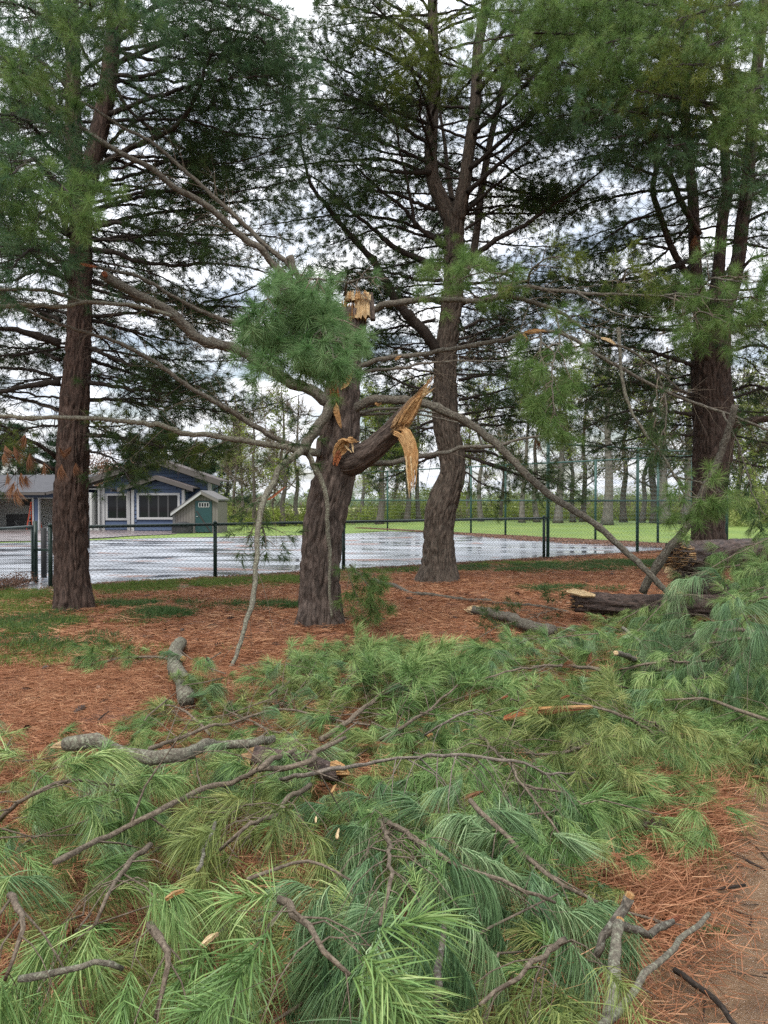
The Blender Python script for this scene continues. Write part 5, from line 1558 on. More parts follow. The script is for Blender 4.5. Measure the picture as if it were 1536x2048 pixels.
LC += [
    ([(866, 330), (800, 300), (730, 270), (650, 250), (580, 250)], 14.5, 13.0, .04, 'far', .25, 1.0, .9),
    ([(868, 210), (800, 190), (720, 160), (640, 120), (580, 110)], 14.5, 13.4, .04, 'far', .2, 1.0, .9),
    ([(870, 420), (820, 400), (760, 380), (700, 390), (640, 420)], 14.5, 13.6, .04, 'far', .25, .9, .9),
    ([(884, 560), (830, 560), (770, 545), (710, 540), (650, 560)], 14.5, 13.6, .04, 'far', .25, .8, .9),
    ([(890, 470), (840, 470), (780, 450), (720, 470), (660, 490)], 14.5, 13.8, .035, 'far', .25, .8, .9),
    ([(866, 60), (800, 20), (730, -20), (650, -40)], 14.5, 13.4, .04, 'far', .2, 1.0, .9),
    ([(865, -20), (800, -40), (740, -60), (680, -80)], 14.5, 13.4, .04, 'far', .2, 1.0, .9),
    ([(868, 130), (830, 80), (780, 40), (740, 0)], 14.4, 12.8, .03, 'yellow', .2, .8, .9),
    ([(955, 230), (1010, 180), (1070, 130), (1130, 130)], 14.4, 13.6, .035, 'far', .25, .9, 1),
    ([(940, 330), (1000, 300), (1060, 230), (1120, 200)], 14.5, 14.2, .035, 'far', .25, .9, 1),
    ([(930, 460), (990, 420), (1040, 410), (1100, 380)], 14.5, 14.8, .03, 'far', .3, .7, .7),
    ([(925, 570), (980, 560), (1040, 540), (1100, 545)], 14.5, 14.6, .03, 'far', .2, .8, .9),
    ([(918, 690), (960, 680), (1010, 675), (1060, 660)], 14.5, 15.0, .03, 'far', .2, .8, .8),
    ([(918, 830), (970, 820), (1040, 815), (1100, 820)], 14.5, 13.6, .03, 'far', .2, .7, .9),
    ([(868, 690), (810, 640), (760, 610), (700, 600)], 14.5, 15.0, .03, 'far', .25, .7, .8),
    ([(880, 600), (830, 600), (780, 590), (730, 580)], 14.5, 15.2, .03, 'far', .25, .8, .8),
]
LC += [
    ([(862, 350), (780, 320), (690, 320), (600, 330), (510, 340)], 14.5, 14.0, .04, 'far', .4, .9, .8),
    ([(884, 480), (790, 440), (690, 430), (600, 440), (520, 450)], 14.5, 14.2, .04, 'far', .4, .9, .75),
    ([(864, 250), (770, 220), (670, 200), (580, 200), (500, 220)], 14.5, 14.0, .04, 'far', .4, .9, .8),
]
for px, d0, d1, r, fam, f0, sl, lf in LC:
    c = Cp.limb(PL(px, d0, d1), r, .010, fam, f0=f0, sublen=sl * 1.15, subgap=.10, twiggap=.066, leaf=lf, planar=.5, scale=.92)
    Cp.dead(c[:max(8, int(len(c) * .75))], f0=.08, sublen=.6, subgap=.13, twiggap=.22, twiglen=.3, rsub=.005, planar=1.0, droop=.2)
wd = dict(skip=back, f0=.15, leaf=.38, sub=.8, subgap=.10, twiggap=.085, elev=(-14, 12))
whorls(Cp, tC[7:], 2.5, 5.6, .34, 2.9, 2.6, ('far',), r=.022, **wd)
whorls(Cp, tC[9:], 3.9, 6.4, .55, 3.0, 2.8, ('far',), r=.03, **wk)
whorls(Cp, sC1, 6.9, 10.8, .5, 3.2, 3.0, ('far', 'far', 'yellow'), r=.03, **wk)
whorls(Cp, sC2, 6.9, 10.8, .6, 3.0, 3.0, ('far',), r=.03, **wk)
whorls(Cp, sC4, 6.5, 10.8, .7, 2.6, 2.4, ('far',), r=.025, **wk)
whorls(Cp, sC1, 10.6, 14.5, .9, 3.0, 1.2, ('far',), leaf=.8)
whorls(Cp, sC2, 10.6, 14.5, .9, 3.0, 1.2, ('far',), leaf=.8)
Cp.finish()

# --- many-stemmed pine on the right
DD = 15.0
Dp = Pine(P(1418, 1104, DD) * [1, 1, 0], 'many-stemmed dark pine at the right rising behind the split log')
tD = PL([(1420, 1125), (1418, 1100), (1416, 1046), (1420, 970), (1427, 893), (1428, 840), (1422, 760), (1421, 700), (1422, 640), (1425, 590)], DD)
mb = MB(); trunk_mesh(mb, tD, [.36, .35, .335, .35, .40, .40, .375, .39, .36, .30], k=132, flare=.05, seed=41, depth=.038)
mb.build('trunk', M['bark_right'], Dp.o, True)
SD_ = [
    (PL([(1410, 640), (1394, 570), (1390, 513), (1387, 440), (1385, 381), (1376, 310), (1371, 234), (1370, 150), (1368, 40), (1365, -300)], DD, DD), [.20, .17, .155, .14, .13, .12, .115, .10, .08, .04]),
    (PL([(1425, 630), (1435, 560), (1439, 513), (1445, 440), (1455, 381), (1450, 320), (1450, 230), (1455, 100), (1460, -200)], DD - .05, DD + .3), [.20, .17, .15, .14, .125, .11, .10, .08, .04]),
    (PL([(1435, 650), (1462, 580), (1477, 513), (1484, 450), (1494, 381), (1502, 280), (1510, 180), (1520, 80), (1530, -20), (1540, -300)], DD, DD - .3), [.24, .20, .175, .165, .155, .145, .14, .13, .12, .05]),
    (PL([(1380, 560), (1345, 500), (1320, 430), (1306, 384), (1312, 337), (1318, 260), (1322, 180), (1322, 90)], DD, DD - .4), [.09, .085, .08, .07, .06, .05, .045, .03]),
    (PL([(1455, 400), (1452, 320), (1440, 270), (1420, 225), (1385, 170), (1340, 125)], DD, DD - 1.2), [.075, .075, .07, .06, .05, .035]),
    (PL([(1400, 470), (1360, 400), (1345, 360), (1328, 330), (1300, 290), (1280, 250)], DD - .2, DD - 1.2), [.07, .08, .075, .07, .055, .03]),
    (PL([(1450, 890), (1462, 868), (1472, 850), (1500, 842), (1560, 835)], DD - .1, DD - .6), [.14, .14, .12, .10, .07]),
]
for s, r in SD_:
    mb = MB(); trunk_mesh(mb, s, list(np.array(r) * .84), k=30, step=.06, seed=51, depth=.012); mb.build('stem', M['bark_right'], Dp.o, True)
LD = [
    ([(1380, 520), (1320, 545), (1260, 560), (1180, 565), (1110, 550)], 14.9, 13.6, .05, 'far', .3, .8, .9),
    ([(1385, 590), (1300, 600), (1220, 610), (1130, 640)], 14.9, 13.8, .045, 'far', .3, .8, .9),
    ([(1390, 660), (1310, 660), (1220, 650), (1140, 660)], 14.9, 14.2, .04, 'farblue', .25, .8, .9),
    ([(1385, 730), (1300, 705), (1210, 690), (1120, 700), (1060, 720)], 14.9, 14.0, .045, 'far', .3, .8, .9),
    ([(1385, 790), (1300, 765), (1200, 770), (1130, 790)], 14.9, 13.8, .04, 'far', .3, .7, .8),
    ([(1388, 830), (1310, 820), (1230, 830), (1160, 860)], 14.9, 14.0, .04, 'far', .3, .7, .8),
    ([(1388, 870), (1320, 870), (1250, 880), (1190, 900)], 14.9, 14.4, .03, 'far', .4, .6, .6),
    ([(1374, 380), (1320, 380), (1260, 388), (1190, 405), (1120, 435)], 14.9, 14.2, .04, 'far', .3, .8, .85),
    ([(1318, 430), (1270, 440), (1220, 470), (1180, 500)], 14.7, 14.2, .03, 'far', .2, .7, .8),
    ([(1345, 500), (1290, 490), (1230, 500), (1160, 520)], 14.8, 14.0, .03, 'far', .3, .7, .8),
    ([(1308, 350), (1260, 330), (1210, 310), (1150, 320)], 14.7, 13.8, .03, 'far', .25, .8, .9),
    ([(1371, 260), (1310, 280), (1240, 290), (1180, 290)], 14.9, 13.6, .035, 'far', .3, .8, .9),
    ([(1455, 400), (1420, 430), (1360, 450), (1290, 450)], 14.9, 14.6, .03, 'far', .3, .6, .7),
    ([(1470, 560), (1500, 520), (1540, 510), (1600, 500)], 14.9, 14.4, .04, 'far', .3, .8, 1),
    ([(1490, 450), (1520, 430), (1560, 420), (1620, 420)], 14.9, 14.2, .04, 'far', .2, .8, 1),
    ([(1500, 330), (1530, 310), (1580, 300), (1640, 300)], 14.9, 14.2, .04, 'far', .2, .8, 1),
    ([(1470, 700), (1510, 690), (1550, 700), (1610, 710)], 14.9, 14.0, .035, 'farblue', .2, .8, 1),
    ([(1470, 780), (1510, 770), (1560, 790), (1620, 800)], 14.9, 14.0, .03, 'far', .2, .8, .8),
]
LD += [
    ([(1371, 300), (1310, 230), (1230, 240), (1150, 250)], 14.9, 13.0, .035, 'farblue', .25, .9, 1),
    ([(1380, 450), (1310, 520), (1250, 540), (1190, 600)], 14.9, 14.2, .03, 'far', .25, .8, 1),
    ([(1385, 620), (1330, 640), (1270, 620), (1200, 590)], 14.9, 13.6, .03, 'farblue', .25, .8, 1),
    ([(1400, 560), (1350, 590), (1300, 610), (1240, 600)], 14.9, 13.2, .03, 'mid', .25, .8, 1),
    ([(1430, 600), (1460, 620), (1510, 640), (1570, 650)], 14.8, 13.0, .03, 'farblue', .2, .9, 1),
    ([(1480, 500), (1440, 560), (1400, 590), (1340, 580)], 14.6, 12.6, .03, 'mid', .3, .8, 1),
    ([(1500, 250), (1540, 230), (1580, 220), (1640, 220)], 14.8, 13.6, .03, 'farblue', .2, .9, 1),
    ([(1455, 330), (1410, 330), (1360, 340), (1300, 350)], 14.9, 13.8, .03, 'far', .2, .8, 1),
    ([(1490, 420), (1440, 400), (1400, 390), (1340, 400)], 14.9, 13.8, .03, 'far', .3, .8, .8),
]
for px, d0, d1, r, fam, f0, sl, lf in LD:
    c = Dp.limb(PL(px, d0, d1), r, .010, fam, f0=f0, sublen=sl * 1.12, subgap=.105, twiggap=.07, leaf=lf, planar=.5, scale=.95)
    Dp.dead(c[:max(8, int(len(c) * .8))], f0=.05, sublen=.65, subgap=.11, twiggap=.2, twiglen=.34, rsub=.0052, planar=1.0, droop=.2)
# the big bright canopy upper right: limbs coming out towards the viewer
for px, fam in (([(1370, 150, 15), (1270, 90, 13), (1160, 70, 11.6), (1040, 70, 10.6), (930, 90, 10)], 'mid'), ([(1370, 190, 15), (1260, 150, 13), (1150, 150, 11.6), (1040, 160, 10.6)], 'mid'),
                ([(1455, 220, 15), (1340, 190, 13), (1240, 170, 11.5), (1120, 120, 10.4)], 'mid'), ([(1455, 240, 15), (1360, 230, 13), (1280, 225, 11.4), (1180, 220, 10.2)], 'farblue'),
                ([(1505, 240, 14.8), (1430, 210, 12.8), (1350, 195, 11.3), (1270, 180, 10.2)], 'yellow'), ([(1512, 160, 14.8), (1460, 140, 12.6), (1400, 130, 11), (1330, 130, 10)], 'yellow'),
                ([(1368, 60, 15), (1290, 30, 13), (1200, 20, 11.5), (1090, 20, 10.4)], 'mid'), ([(1458, 60, 15), (1380, 30, 13), (1300, 10, 11.4), (1200, -10, 10.2)], 'mid'),
                ([(1525, 20, 14.8), (1470, 10, 12.8), (1420, 20, 11.2), (1350, 40, 10)], 'yellow'), ([(1522, 60, 14.8), (1490, 70, 12.6), (1450, 80, 11), (1410, 95, 10)], 'mid'),
                ([(1515, 140, 14.8), (1530, 150, 12.6), (1530, 160, 11), (1500, 190, 10)], 'mid'), ([(1500, 300, 14.8), (1510, 260, 12.8), (1500, 240, 11.2), (1470, 250, 10.2)], 'mid'),
                ([(1500, 320, 14.8), (1450, 300, 13), (1400, 290, 11.6), (1330, 290, 10.6)], 'farblue'), ([(1450, 280, 15), (1380, 270, 13), (1300, 270, 11.6), (1220, 275, 10.8)], 'farblue'),
                ([(1371, 230, 15), (1280, 220, 13.4), (1190, 225, 12.2), (1090, 235, 11.4)], 'farblue'), ([(1440, 120, 15), (1350, 90, 12.8), (1270, 80, 11.2), (1190, 90, 10)], 'mid'),
                ([(1490, 400, 14.8), (1500, 360, 12.6), (1520, 350, 11), (1560, 360, 10)], 'farblue'), ([(1365, -20, 15), (1250, -30, 12.8), (1130, -20, 11.2), (1000, -10, 10.4)], 'mid'),
                ([(1370, 110, 15), (1240, 80, 13.2), (1110, 30, 12), (960, 20, 11.2)], 'mid')):
    Dp.limb(PL(px), .045, .008, fam, f0=.28, sublen=.95, subgap=.12, twiggap=.11, leaf=1, planar=.5, droop=.2)
whorls(Dp, tD[3:], 2.4, 5.4, .4, 2.8, 2.8, ('far',), r=.022, **wd)
whorls(Dp, tD[4:], 3.4, 5.2, .6, 2.8, 2.6, ('far',), r=.03, **wk)
whorls(Dp, SD_[0][0], 5.6, 10.6, .6, 2.8, 2.6, ('far', 'farblue'), r=.03, **wk)
whorls(Dp, SD_[2][0], 5.6, 10.6, .8, 2.8, 2.6, ('far', 'farblue'), r=.03, **wk)
for s, z1 in ((SD_[0][0], 14.5), (SD_[2][0], 14.5)):
    whorls(Dp, s, 10.8, z1, .9, 3.0, 1.2, ('far', 'farblue'), leaf=.8)
b = Dp.bag('dead')
for px, py in ((1375, 293), (1395, 300), (1392, 470), (1385, 487), (1270, 325), (1300, 310), (1110, 850), (1108, 862), (1070, 878)):
    b.p.append(P(px, py, 14.3)[None]); b.d.append(np.array([[R.uniform(-1, 1), R.uniform(-.3, .3), -.4]])); b.s.append(np.array([1.5 * R.uniform(.8, 1.2)]))
Dp.finish()

# ------------------------------------------------------------------ beyond the court: bare spring trees, conifers, undergrowth
def leaf_cluster(name, mat, n, rad, size, seed, flat=1.0):
    rng = np.random.default_rng(seed)
    p = rng.normal(size=(n, 3)); p = norm(p) * (rng.uniform(0, 1, n) ** .5)[:, None] * rad
    p[:, 2] *= flat
    d = norm(rng.normal(size=(n, 3)) * [1, 1, .25 + .75 * flat])
    e = norm(np.cross(d, rng.normal(size=(n, 3)) + [0, 0, 3 * (1 - flat)]))
    s = size * rng.uniform(.6, 1.3, n)[:, None]
    v = np.stack([p - d * s, p + e * s * .45, p + d * s, p - e * s * .45], 1)
    mb = MB(); mb.add(v, np.arange(n * 4).reshape(n, 4), val=np.repeat(rng.uniform(0, 1, n), 4))
    o = mb.build(name, mat, val=True); C.objects.unlink(o); return o
def twig_cluster(name, mat, n, L, r, seed):
    rng = np.random.default_rng(seed)
    d = norm(np.stack([rng.uniform(.3, 1, n), rng.normal(0, .55, n), rng.normal(0, .55, n)], 1))
    t = np.array([0, .5, 1])
    pts = d[:, None, :] * (rng.uniform(.5, 1, n)[:, None] * L * t)[..., None] + rng.normal(0, .05 * L, (n, 3, 3)) * t[None, :, None]
    mb = MB(); mb.tubes(pts, np.full((n, 3), r) * np.array([1, .8, .5]), 3, cap=False)
    o = mb.build(name, mat); C.objects.unlink(o); return o
TF['spring'] = scatter_group('scatter_spring', [leaf_cluster('leaf_clump', M['leaf_spring'], 26, .42, .085, i) for i in (1, 2, 3)])
TF['shrub'] = scatter_group('scatter_shrub', [leaf_cluster('shrub_clump', M['leaf_bg'], 40, .5, .09, i) for i in (4, 5, 6)])
TF['shruby'] = scatter_group('scatter_shruby', [leaf_cluster('shruby_clump', M['leaf_spring'], 40, .5, .09, i) for i in (7, 8)])
TF['brown'] = scatter_group('scatter_brown', [leaf_cluster('brown_clump', M['leaf_brown'], 34, .5, .08, i) for i in (9, 10)])
TF['twigs'] = scatter_group('scatter_twigs', [twig_cluster('twig_clump', M['twig'], 10, 1.0, .011, i) for i in (11, 12, 13)])
TF['conifer'] = tuft_family('conifer', M['conifer_bg'], 60, .42, .35, 60, .25, .035, 1, 3, 300)

def bare_tree(px, d, wpx, lean, h, label, mat='trunk_bg', leaves=0, fork=0, seed=1, fam='spring'):
    rng = np.random.default_rng(seed)
    u = (px - 768) / F
    x, y = u * d, d
    z = float(terrain(x, y)) - .05
    r = wpx / 2 / F * d * .74
    h = h * .72
    t = thing('bare_tree', (x, y, z), label, 'tree', 'bare spring trees beyond the court')
    hgt = np.linspace(0, 1, 7)
    pts = np.stack([x + lean * h * hgt + rng.normal(0, .12, 7) * (hgt > 0), y + rng.normal(0, .15, 7) * (hgt > 0), z + h * hgt], 1)
    mb = MB(); mb.tubes(crom(pts, 24), r * (1.25 - 1.05 * np.linspace(0, 1, 24) ** .8) * (1 + .35 * np.exp(-np.linspace(0, 1, 24) * 30)), 10)
    mb.build('trunk', M[mat], t, True)
    bag = Bag(); mb = MB()
    c = crom(pts, 40)
    tips = []
    for q in range(rng.integers(9, 14)):
        i = int(rng.uniform(.22, .95) * 39)
        a = rng.uniform(0, 6.283); e = rng.uniform(.35, 1.0)
        L = h * rng.uniform(.16, .34) * (1.15 - i / 39 * .6)
        dd = np.array([math.cos(a) * math.cos(e), math.sin(a) * math.cos(e), math.sin(e)])
        p = np.array([c[i], c[i] + dd * L * .5 + rng.normal(0, .04 * L, 3), c[i] + dd * L + UP * L * .18])
        rr = r * (1 - i / 50) * .38
        limb = crom(p, 9)
        mb.tubes(limb, np.linspace(rr, rr * .25, 9), 5, cap=False)
        for _ in range(9):
            j = rng.integers(2, 9); tips.append((limb[j], norm(dd + rng.normal(0, .6, 3) + UP * .3)))
    for _ in range(10): tips.append((c[rng.integers(20, 40)], norm(rng.normal(0, 1, 3) + UP * .4)))
    mb.build('branches', M[mat], t, True, 'stuff')
    p = np.array([a for a, b_ in tips]); dv = np.array([b_ for a, b_ in tips])
    s_ = rng.uniform(.7, 1.4, len(p))
    scatter('twigs', TF['twigs'], p, dir_rot(dv, rng.uniform(0, 6, len(p))), s_, t, rng)
    if leaves:
        k = rng.integers(0, len(p), leaves)
        scatter('leaves', TF[fam], p[k] + dv[k] * rng.uniform(.2, 1.2, (leaves, 1)) + rng.normal(0, .3, (leaves, 3)), rng.uniform(0, 6, (leaves, 3)), rng.uniform(.6, 1.3, leaves), t, rng)

BT = [
    (470, 62, 9, .01, 13, 'thin bare tree just right of the grey shed, on the far lawn edge', 'trunk_bg2', 90, 'shrub'),
    (486, 66, 8, -.03, 12, 'slim grey tree between the shed and the hanging lichen limb', 'trunk_bg', 60, 'shrub'),
    (508, 60, 10, .02, 14, 'bare tree directly behind the hanging lichen limb', 'trunk_bg2', 40, 'spring'),
    (548, 64, 7, .05, 11, 'thin tree a step right of the hanging lichen limb', 'trunk_bg', 50, 'shrub'),
    (566, 58, 13, .0, 14, 'reddish brown thicker trunk left of the broken pine, on the lawn edge', 'trunk_bg2', 80, 'spring'),
    (594, 60, 12, .01, 14, 'pale grey trunk close to the left side of the broken pine', 'trunk_bg', 30, 'spring'),
    (724, 62, 10, .03, 13, 'thin tree right beside the broken pine, behind the far fence end', 'trunk_bg', 120, 'spring'),
    (759, 55, 17, -.01, 13, 'dark trunk with fresh yellow-green leaves behind the far fence', 'trunk_bg2', 330, 'spring'),
    (790, 66, 9, .02, 12, 'slim trunk between the yellow-green tree and the darker pair', 'trunk_bg', 120, 'spring'),
    (813, 56, 14, .02, 14, 'dark upright trunk below the hanging wood strip', 'trunk_bg2', 70, 'spring'),
    (838, 57, 12, -.01, 14, 'dark trunk close to the left side of the crooked pine', 'trunk_bg2', 80, 'spring'),
    (936, 60, 10, .04, 13, 'thin leaning trunk close to the right side of the crooked pine', 'trunk_bg', 80, 'spring'),
    (962, 56, 12, -.02, 14, 'grey trunk second to the right from the crooked pine', 'trunk_bg', 70, 'spring'),
    (1000, 58, 9, .08, 13, 'thin trunk leaning right behind the drooping dark pine sprays', 'trunk_bg2', 50, 'spring'),
    (1044, 53, 13, .05, 15, 'grey trunk left of the low fence end post', 'trunk_bg', 60, 'spring'),
    (1074, 54, 13, .0, 15, 'grey trunk just left of the low fence end post', 'trunk_bg', 80, 'spring'),
    (1116, 52, 19, .03, 15, 'stout grey trunk just right of the low fence end post', 'trunk_bg', 60, 'spring'),
    (1146, 54, 12, -.05, 14, 'brownish trunk leaning left, in front of the stout grey one', 'trunk_bg2', 80, 'spring'),
    (1166, 55, 14, .02, 15, 'straight dark trunk left of the broad pale trunk', 'trunk_bg2', 80, 'spring'),
    (1214, 48, 23, .012, 17, 'broad pale trunk, widest of the bare trees behind the tall fence', 'trunk_bg', 60, 'spring'),
    (1247, 54, 15, .01, 15, 'straight brown trunk left of the tall near fence post', 'trunk_bg2', 80, 'spring'),
    (1284, 53, 13, .13, 14, 'trunk leaning right just past the tall near fence post', 'trunk_bg', 80, 'spring'),
    (1310, 52, 20, .0, 16, 'dark thick trunk behind the green far fence post', 'trunk_bg2', 80, 'spring'),
    (1333, 50, 26, -.01, 16, 'wide grey trunk right of the green far fence post', 'trunk_bg', 80, 'spring'),
    (1368, 50, 24, .05, 16, 'wide grey trunk half hidden by the many-stemmed pine', 'trunk_bg', 70, 'spring'),
    (1478, 52, 14, .02, 15, 'thin trunk close to the right side of the many-stemmed pine', 'trunk_bg', 90, 'shrub'),
    (1506, 54, 12, -.03, 14, 'thin trunk at the right edge, above the split log', 'trunk_bg2', 90, 'shrub'),
    (1535, 50, 14, .0, 14, 'grey trunk cut by the right edge of the view', 'trunk_bg', 70, 'shrub'),
]
for i, (px, d, wp, ln, h, lb, mt, lv, fm) in enumerate(BT):
    bare_tree(px, d, wp, ln, h, lb, mt, lv, 0, 500 + i, fm)

def conifer(px, d, h, rad, label, seed, fam='conifer'):
    rng = np.random.default_rng(seed)
    x, y = (px - 768) / F * d, d
    z = float(terrain(x, y))
    t = thing('far_conifer', (x, y, z), label, 'tree', 'evergreens behind the house')
    mb = MB(); mb.tubes(crom([(x, y, z), (x + .2, y, z + h * .5), (x, y, z + h)], 12), np.linspace(.28, .03, 12), 8); mb.build('trunk', M['trunk_bg2'], t, True)
    n = int(70 * h / 8)
    tt = rng.uniform(.06, 1, n) ** .85
    a = rng.uniform(0, 6.283, n)
    lay = np.round(tt * 9) / 9 + rng.normal(0, .02, n)
    rr = rad * (1 - lay) * .95 + .25
    rq = rr * rng.uniform(.25, 1, n) ** .6
    p = np.stack([x + np.cos(a) * rq, y + np.sin(a) * rq, z + h * np.clip(lay, .05, 1)], 1)
    k = 5
    p = np.repeat(p, k, 0) + rng.normal(0, .36, (n * k, 3)) * [1, 1, .6]
    dv = np.stack([np.cos(np.repeat(a, k)), np.sin(np.repeat(a, k)), rng.normal(-.05, .25, n * k)], 1)
    scatter('needles', TF[fam], p, dir_rot(dv, rng.uniform(0, 6, n * k)), rng.uniform(.8, 1.6, n * k), t, rng)
    mb = MB()
    for i in range(0, n, 2):
        q = p[i * k]; mb.tubes([[x, y, q[2] - .1], q], [.04, .015], 4, cap=False)
    mb.build('branches', M['trunk_bg2'], t, True, 'stuff')
for i, (px, d, h, rad, lb) in enumerate([
    (-40, 64, 8.5, 3.4, 'dark evergreen cut by the left edge behind the garage roof'), (34, 66, 8.2, 3.2, 'dark evergreen behind the left end of the garage roof'),
    (118, 68, 7.6, 3.0, 'evergreen directly behind the left pine trunk, past the garage'), (262, 70, 7.6, 3.2, 'evergreen behind the left slope of the main gable'),
    (330, 66, 8.2, 3.2, 'bluish evergreen rising behind the ridge of the main gable'), (392, 70, 7.4, 3.0, 'evergreen behind the right slope of the main gable'),
    (452, 74, 7.2, 2.8, 'evergreen behind the right eave of the house above the shed')]):
    conifer(px, d, h, rad, lb, 700 + i)
# a russet leafless hedge tree behind the roof
rngq = np.random.default_rng(77)
hx0, hy0 = hx(215, 66), 66
t = thing('russet_tree', (hx0, hy0, terrain(hx0, hy0)), 'broad russet tree not yet in leaf behind the house roof', 'tree')
mb = MB(); mb.tubes([(hx0, hy0, -.42), (hx0 + .1, hy0, 2.2)], [.3, .2], 8); mb.build('trunk', M['trunk_bg2'], t, True)
mb = MB(); pp = []
for i in range(26):
    a = rngq.uniform(0, 6.28); e = rngq.uniform(.3, 1.3); L = rngq.uniform(1.6, 3.2)
    q = np.array([hx0, hy0, 1.8]) + np.array([math.cos(a) * math.cos(e) * 1.5, math.sin(a) * math.cos(e), math.sin(e)]) * L
    mb.tubes([(hx0, hy0, 1.6), q], [.07, .02], 4, cap=False); pp += [q + rngq.normal(0, .6, 3) for _ in range(9)]
mb.build('branches', M['trunk_bg2'], t, True, 'stuff')
pp = np.array(pp); scatter('leaves', TF['brown'], pp, rngq.uniform(0, 6, (len(pp), 3)), rngq.uniform(.8, 1.4, len(pp)), t, rngq)

# undergrowth along the far edge of the lawn: nobody could count it
def mass(name, fam, n, x0, x1, y0, y1, h, seed, s0=.8, s1=1.5, skipx=None):
    rng = np.random.default_rng(seed)
    x = rng.uniform(x0, x1, n); y = rng.uniform(y0, y1, n)
    if skipx is not None:
        k = ~((x > skipx[0]) & (x < skipx[1])); x, y = x[k], y[k]
    hh = h * (.15 + 1.7 * vnoise(np.stack([x * .55, y * .3, x * 0], -1), seed) ** 2)
    z = terrain(x, y) + rng.uniform(0, 1, len(x)) ** 1.2 * hh
    return scatter(name, TF[fam], np.stack([x, y, z], 1), rng.uniform(0, 6, (len(x), 3)), rng.uniform(s0, s1, len(x)), None, rng)
mass('undergrowth', 'shrub', 1500, -22, 40, 60, 70, 1.9, 21)
mass('spring_undergrowth', 'shruby', 1500, -18, 38, 57, 66, 2.2, 22, .6, 1.2)
mass('bare_undergrowth', 'twigs', 900, -24, 42, 58, 72, 2.2, 23, .8, 1.8)
mass('shrubs_at_right', 'shrub', 700, 20, 34, 44, 52, 3.4, 25)
# far-off wood and open field
M['leaf_far'] = mat_needle('hazy_far_leaves', (.13, .17, .11), (.20, .25, .16), (.28, .32, .20), .3, .8)  # distance haze put into the leaf colour: paler and bluer
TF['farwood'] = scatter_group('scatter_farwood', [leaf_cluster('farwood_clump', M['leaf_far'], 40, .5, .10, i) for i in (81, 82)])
o = mass('far_treeline', 'farwood', 4200, -150, 150, 190, 235, 3.2, 24, 2.4, 3.8)
m = NT('pale_field'); f = m.noise(m.mapv(m.pos(), (1, .2, 1)), .12, 4)
m.set(Base_Color=m.mix(f, (.22, .25, .07), (.36, .36, .15)), Roughness=.9)
sheet('pale_field', [(-120, 78), (160, 78), (160, 186), (-120, 186)], .02, m.m, 12)

# ------------------------------------------------------------------ needle litter, grass, fallen leaves on the ground
def flat_clump(name, mat, n, L, rad, wd, seed, lift=.02):
    rng = np.random.default_rng(seed)
    st = np.stack([rng.uniform(-rad, rad, n), rng.uniform(-rad, rad, n), rng.uniform(0, lift, n)], 1)
    a = rng.uniform(0, 6.283, n)
    d = norm(np.stack([np.cos(a), np.sin(a), rng.normal(0, .12, n)], 1))
    return needle_mesh(name, (st, d, L * rng.uniform(.6, 1.2, n), wd, rng.uniform(-.1, .12, n), 2, rng), mat)
def grass_clump(name, mat, n, L, rad, wd, seed):
    rng = np.random.default_rng(seed)
    r = rad * np.sqrt(rng.uniform(0, 1, n)); a = rng.uniform(0, 6.283, n)
    st = np.stack([r * np.cos(a), r * np.sin(a), np.zeros(n)], 1)
    d = norm(np.stack([rng.normal(0, .5, n), rng.normal(0, .5, n), np.ones(n)], 1))
    return needle_mesh(name, (st, d, L * rng.uniform(.5, 1.2, n), wd, rng.uniform(0, .6, n), 2, rng), mat)
TF['litter'] = scatter_group('scatter_litter', [flat_clump('litter_clump', M['litter'], 90, .10, .17, .0028, i) for i in (31, 32, 33, 34)])
TF['litterfar'] = scatter_group('scatter_litterfar', [flat_clump('litterfar_clump', M['litter'], 60, .13, .28, .006, i) for i in (35, 36, 37)])
TF['grass'] = scatter_group('scatter_grass', [grass_clump('grass_clump', M['grass'], 70, .085, .14, .0055, i) for i in (41, 42, 43)])
TF['grassdark'] = scatter_group('scatter_grassdark', [grass_clump('grassdark_clump', M['grass_dark'], 70, .10, .15, .0055, i) for i in (44, 45)])

def on_bed(x, y):
    return (y - .68 * x < 17.25)
rng = np.random.default_rng(91)
x = rng.uniform(-5.5, 5.5, 9000); y = rng.uniform(1.2, 8.0, 9000)
k = np.abs(x) < .62 * y + .8
x, y = x[k], y[k]
mudk = (x - .5 * (y - 2.3) > .84) & (y < 4.7)
keep = ~mudk | (rng.uniform(size=len(x)) < .05)
x, y = x[keep], y[keep]
scatter('needle_litter', TF['litter'], np.stack([x, y, ground_z(x, y) + .004], 1), np.stack([rng.normal(0, .05, len(x)), rng.normal(0, .05, len(x)), rng.uniform(0, 6.28, len(x))], 1), rng.uniform(.8, 1.3, len(x)), None, rng)
x = rng.uniform(-9, 11, 14000); y = rng.uniform(7.6, 25, 14000)
gpat = vnoise(np.stack([x * .8, y * .8, x * 0], -1), 14)
dl = y - .68 * x
k = (dl < 17.3) & (np.abs(x) < .62 * y + .8) & ~((dl > 15.6) & (gpat > .42) & (rng.uniform(size=len(x)) < .85))
x, y = x[k], y[k]
scatter('needle_litter_farther', TF['litterfar'], np.stack([x, y, ground_z(x, y) + .006], 1), np.stack([rng.normal(0, .05, len(x)), rng.normal(0, .05, len(x)), rng.uniform(0, 6.28, len(x))], 1), rng.uniform(.8, 1.3, len(x)), None, rng)
x = rng.uniform(-6, 9, 900); y = rng.uniform(5, 19, 900)
k = (y - .68 * x < 17.1) & (np.abs(x) < .6 * y + .5); x, y = x[k], y[k]
a = rng.uniform(0, 6.283, len(x)); L = rng.uniform(.06, .30, len(x))
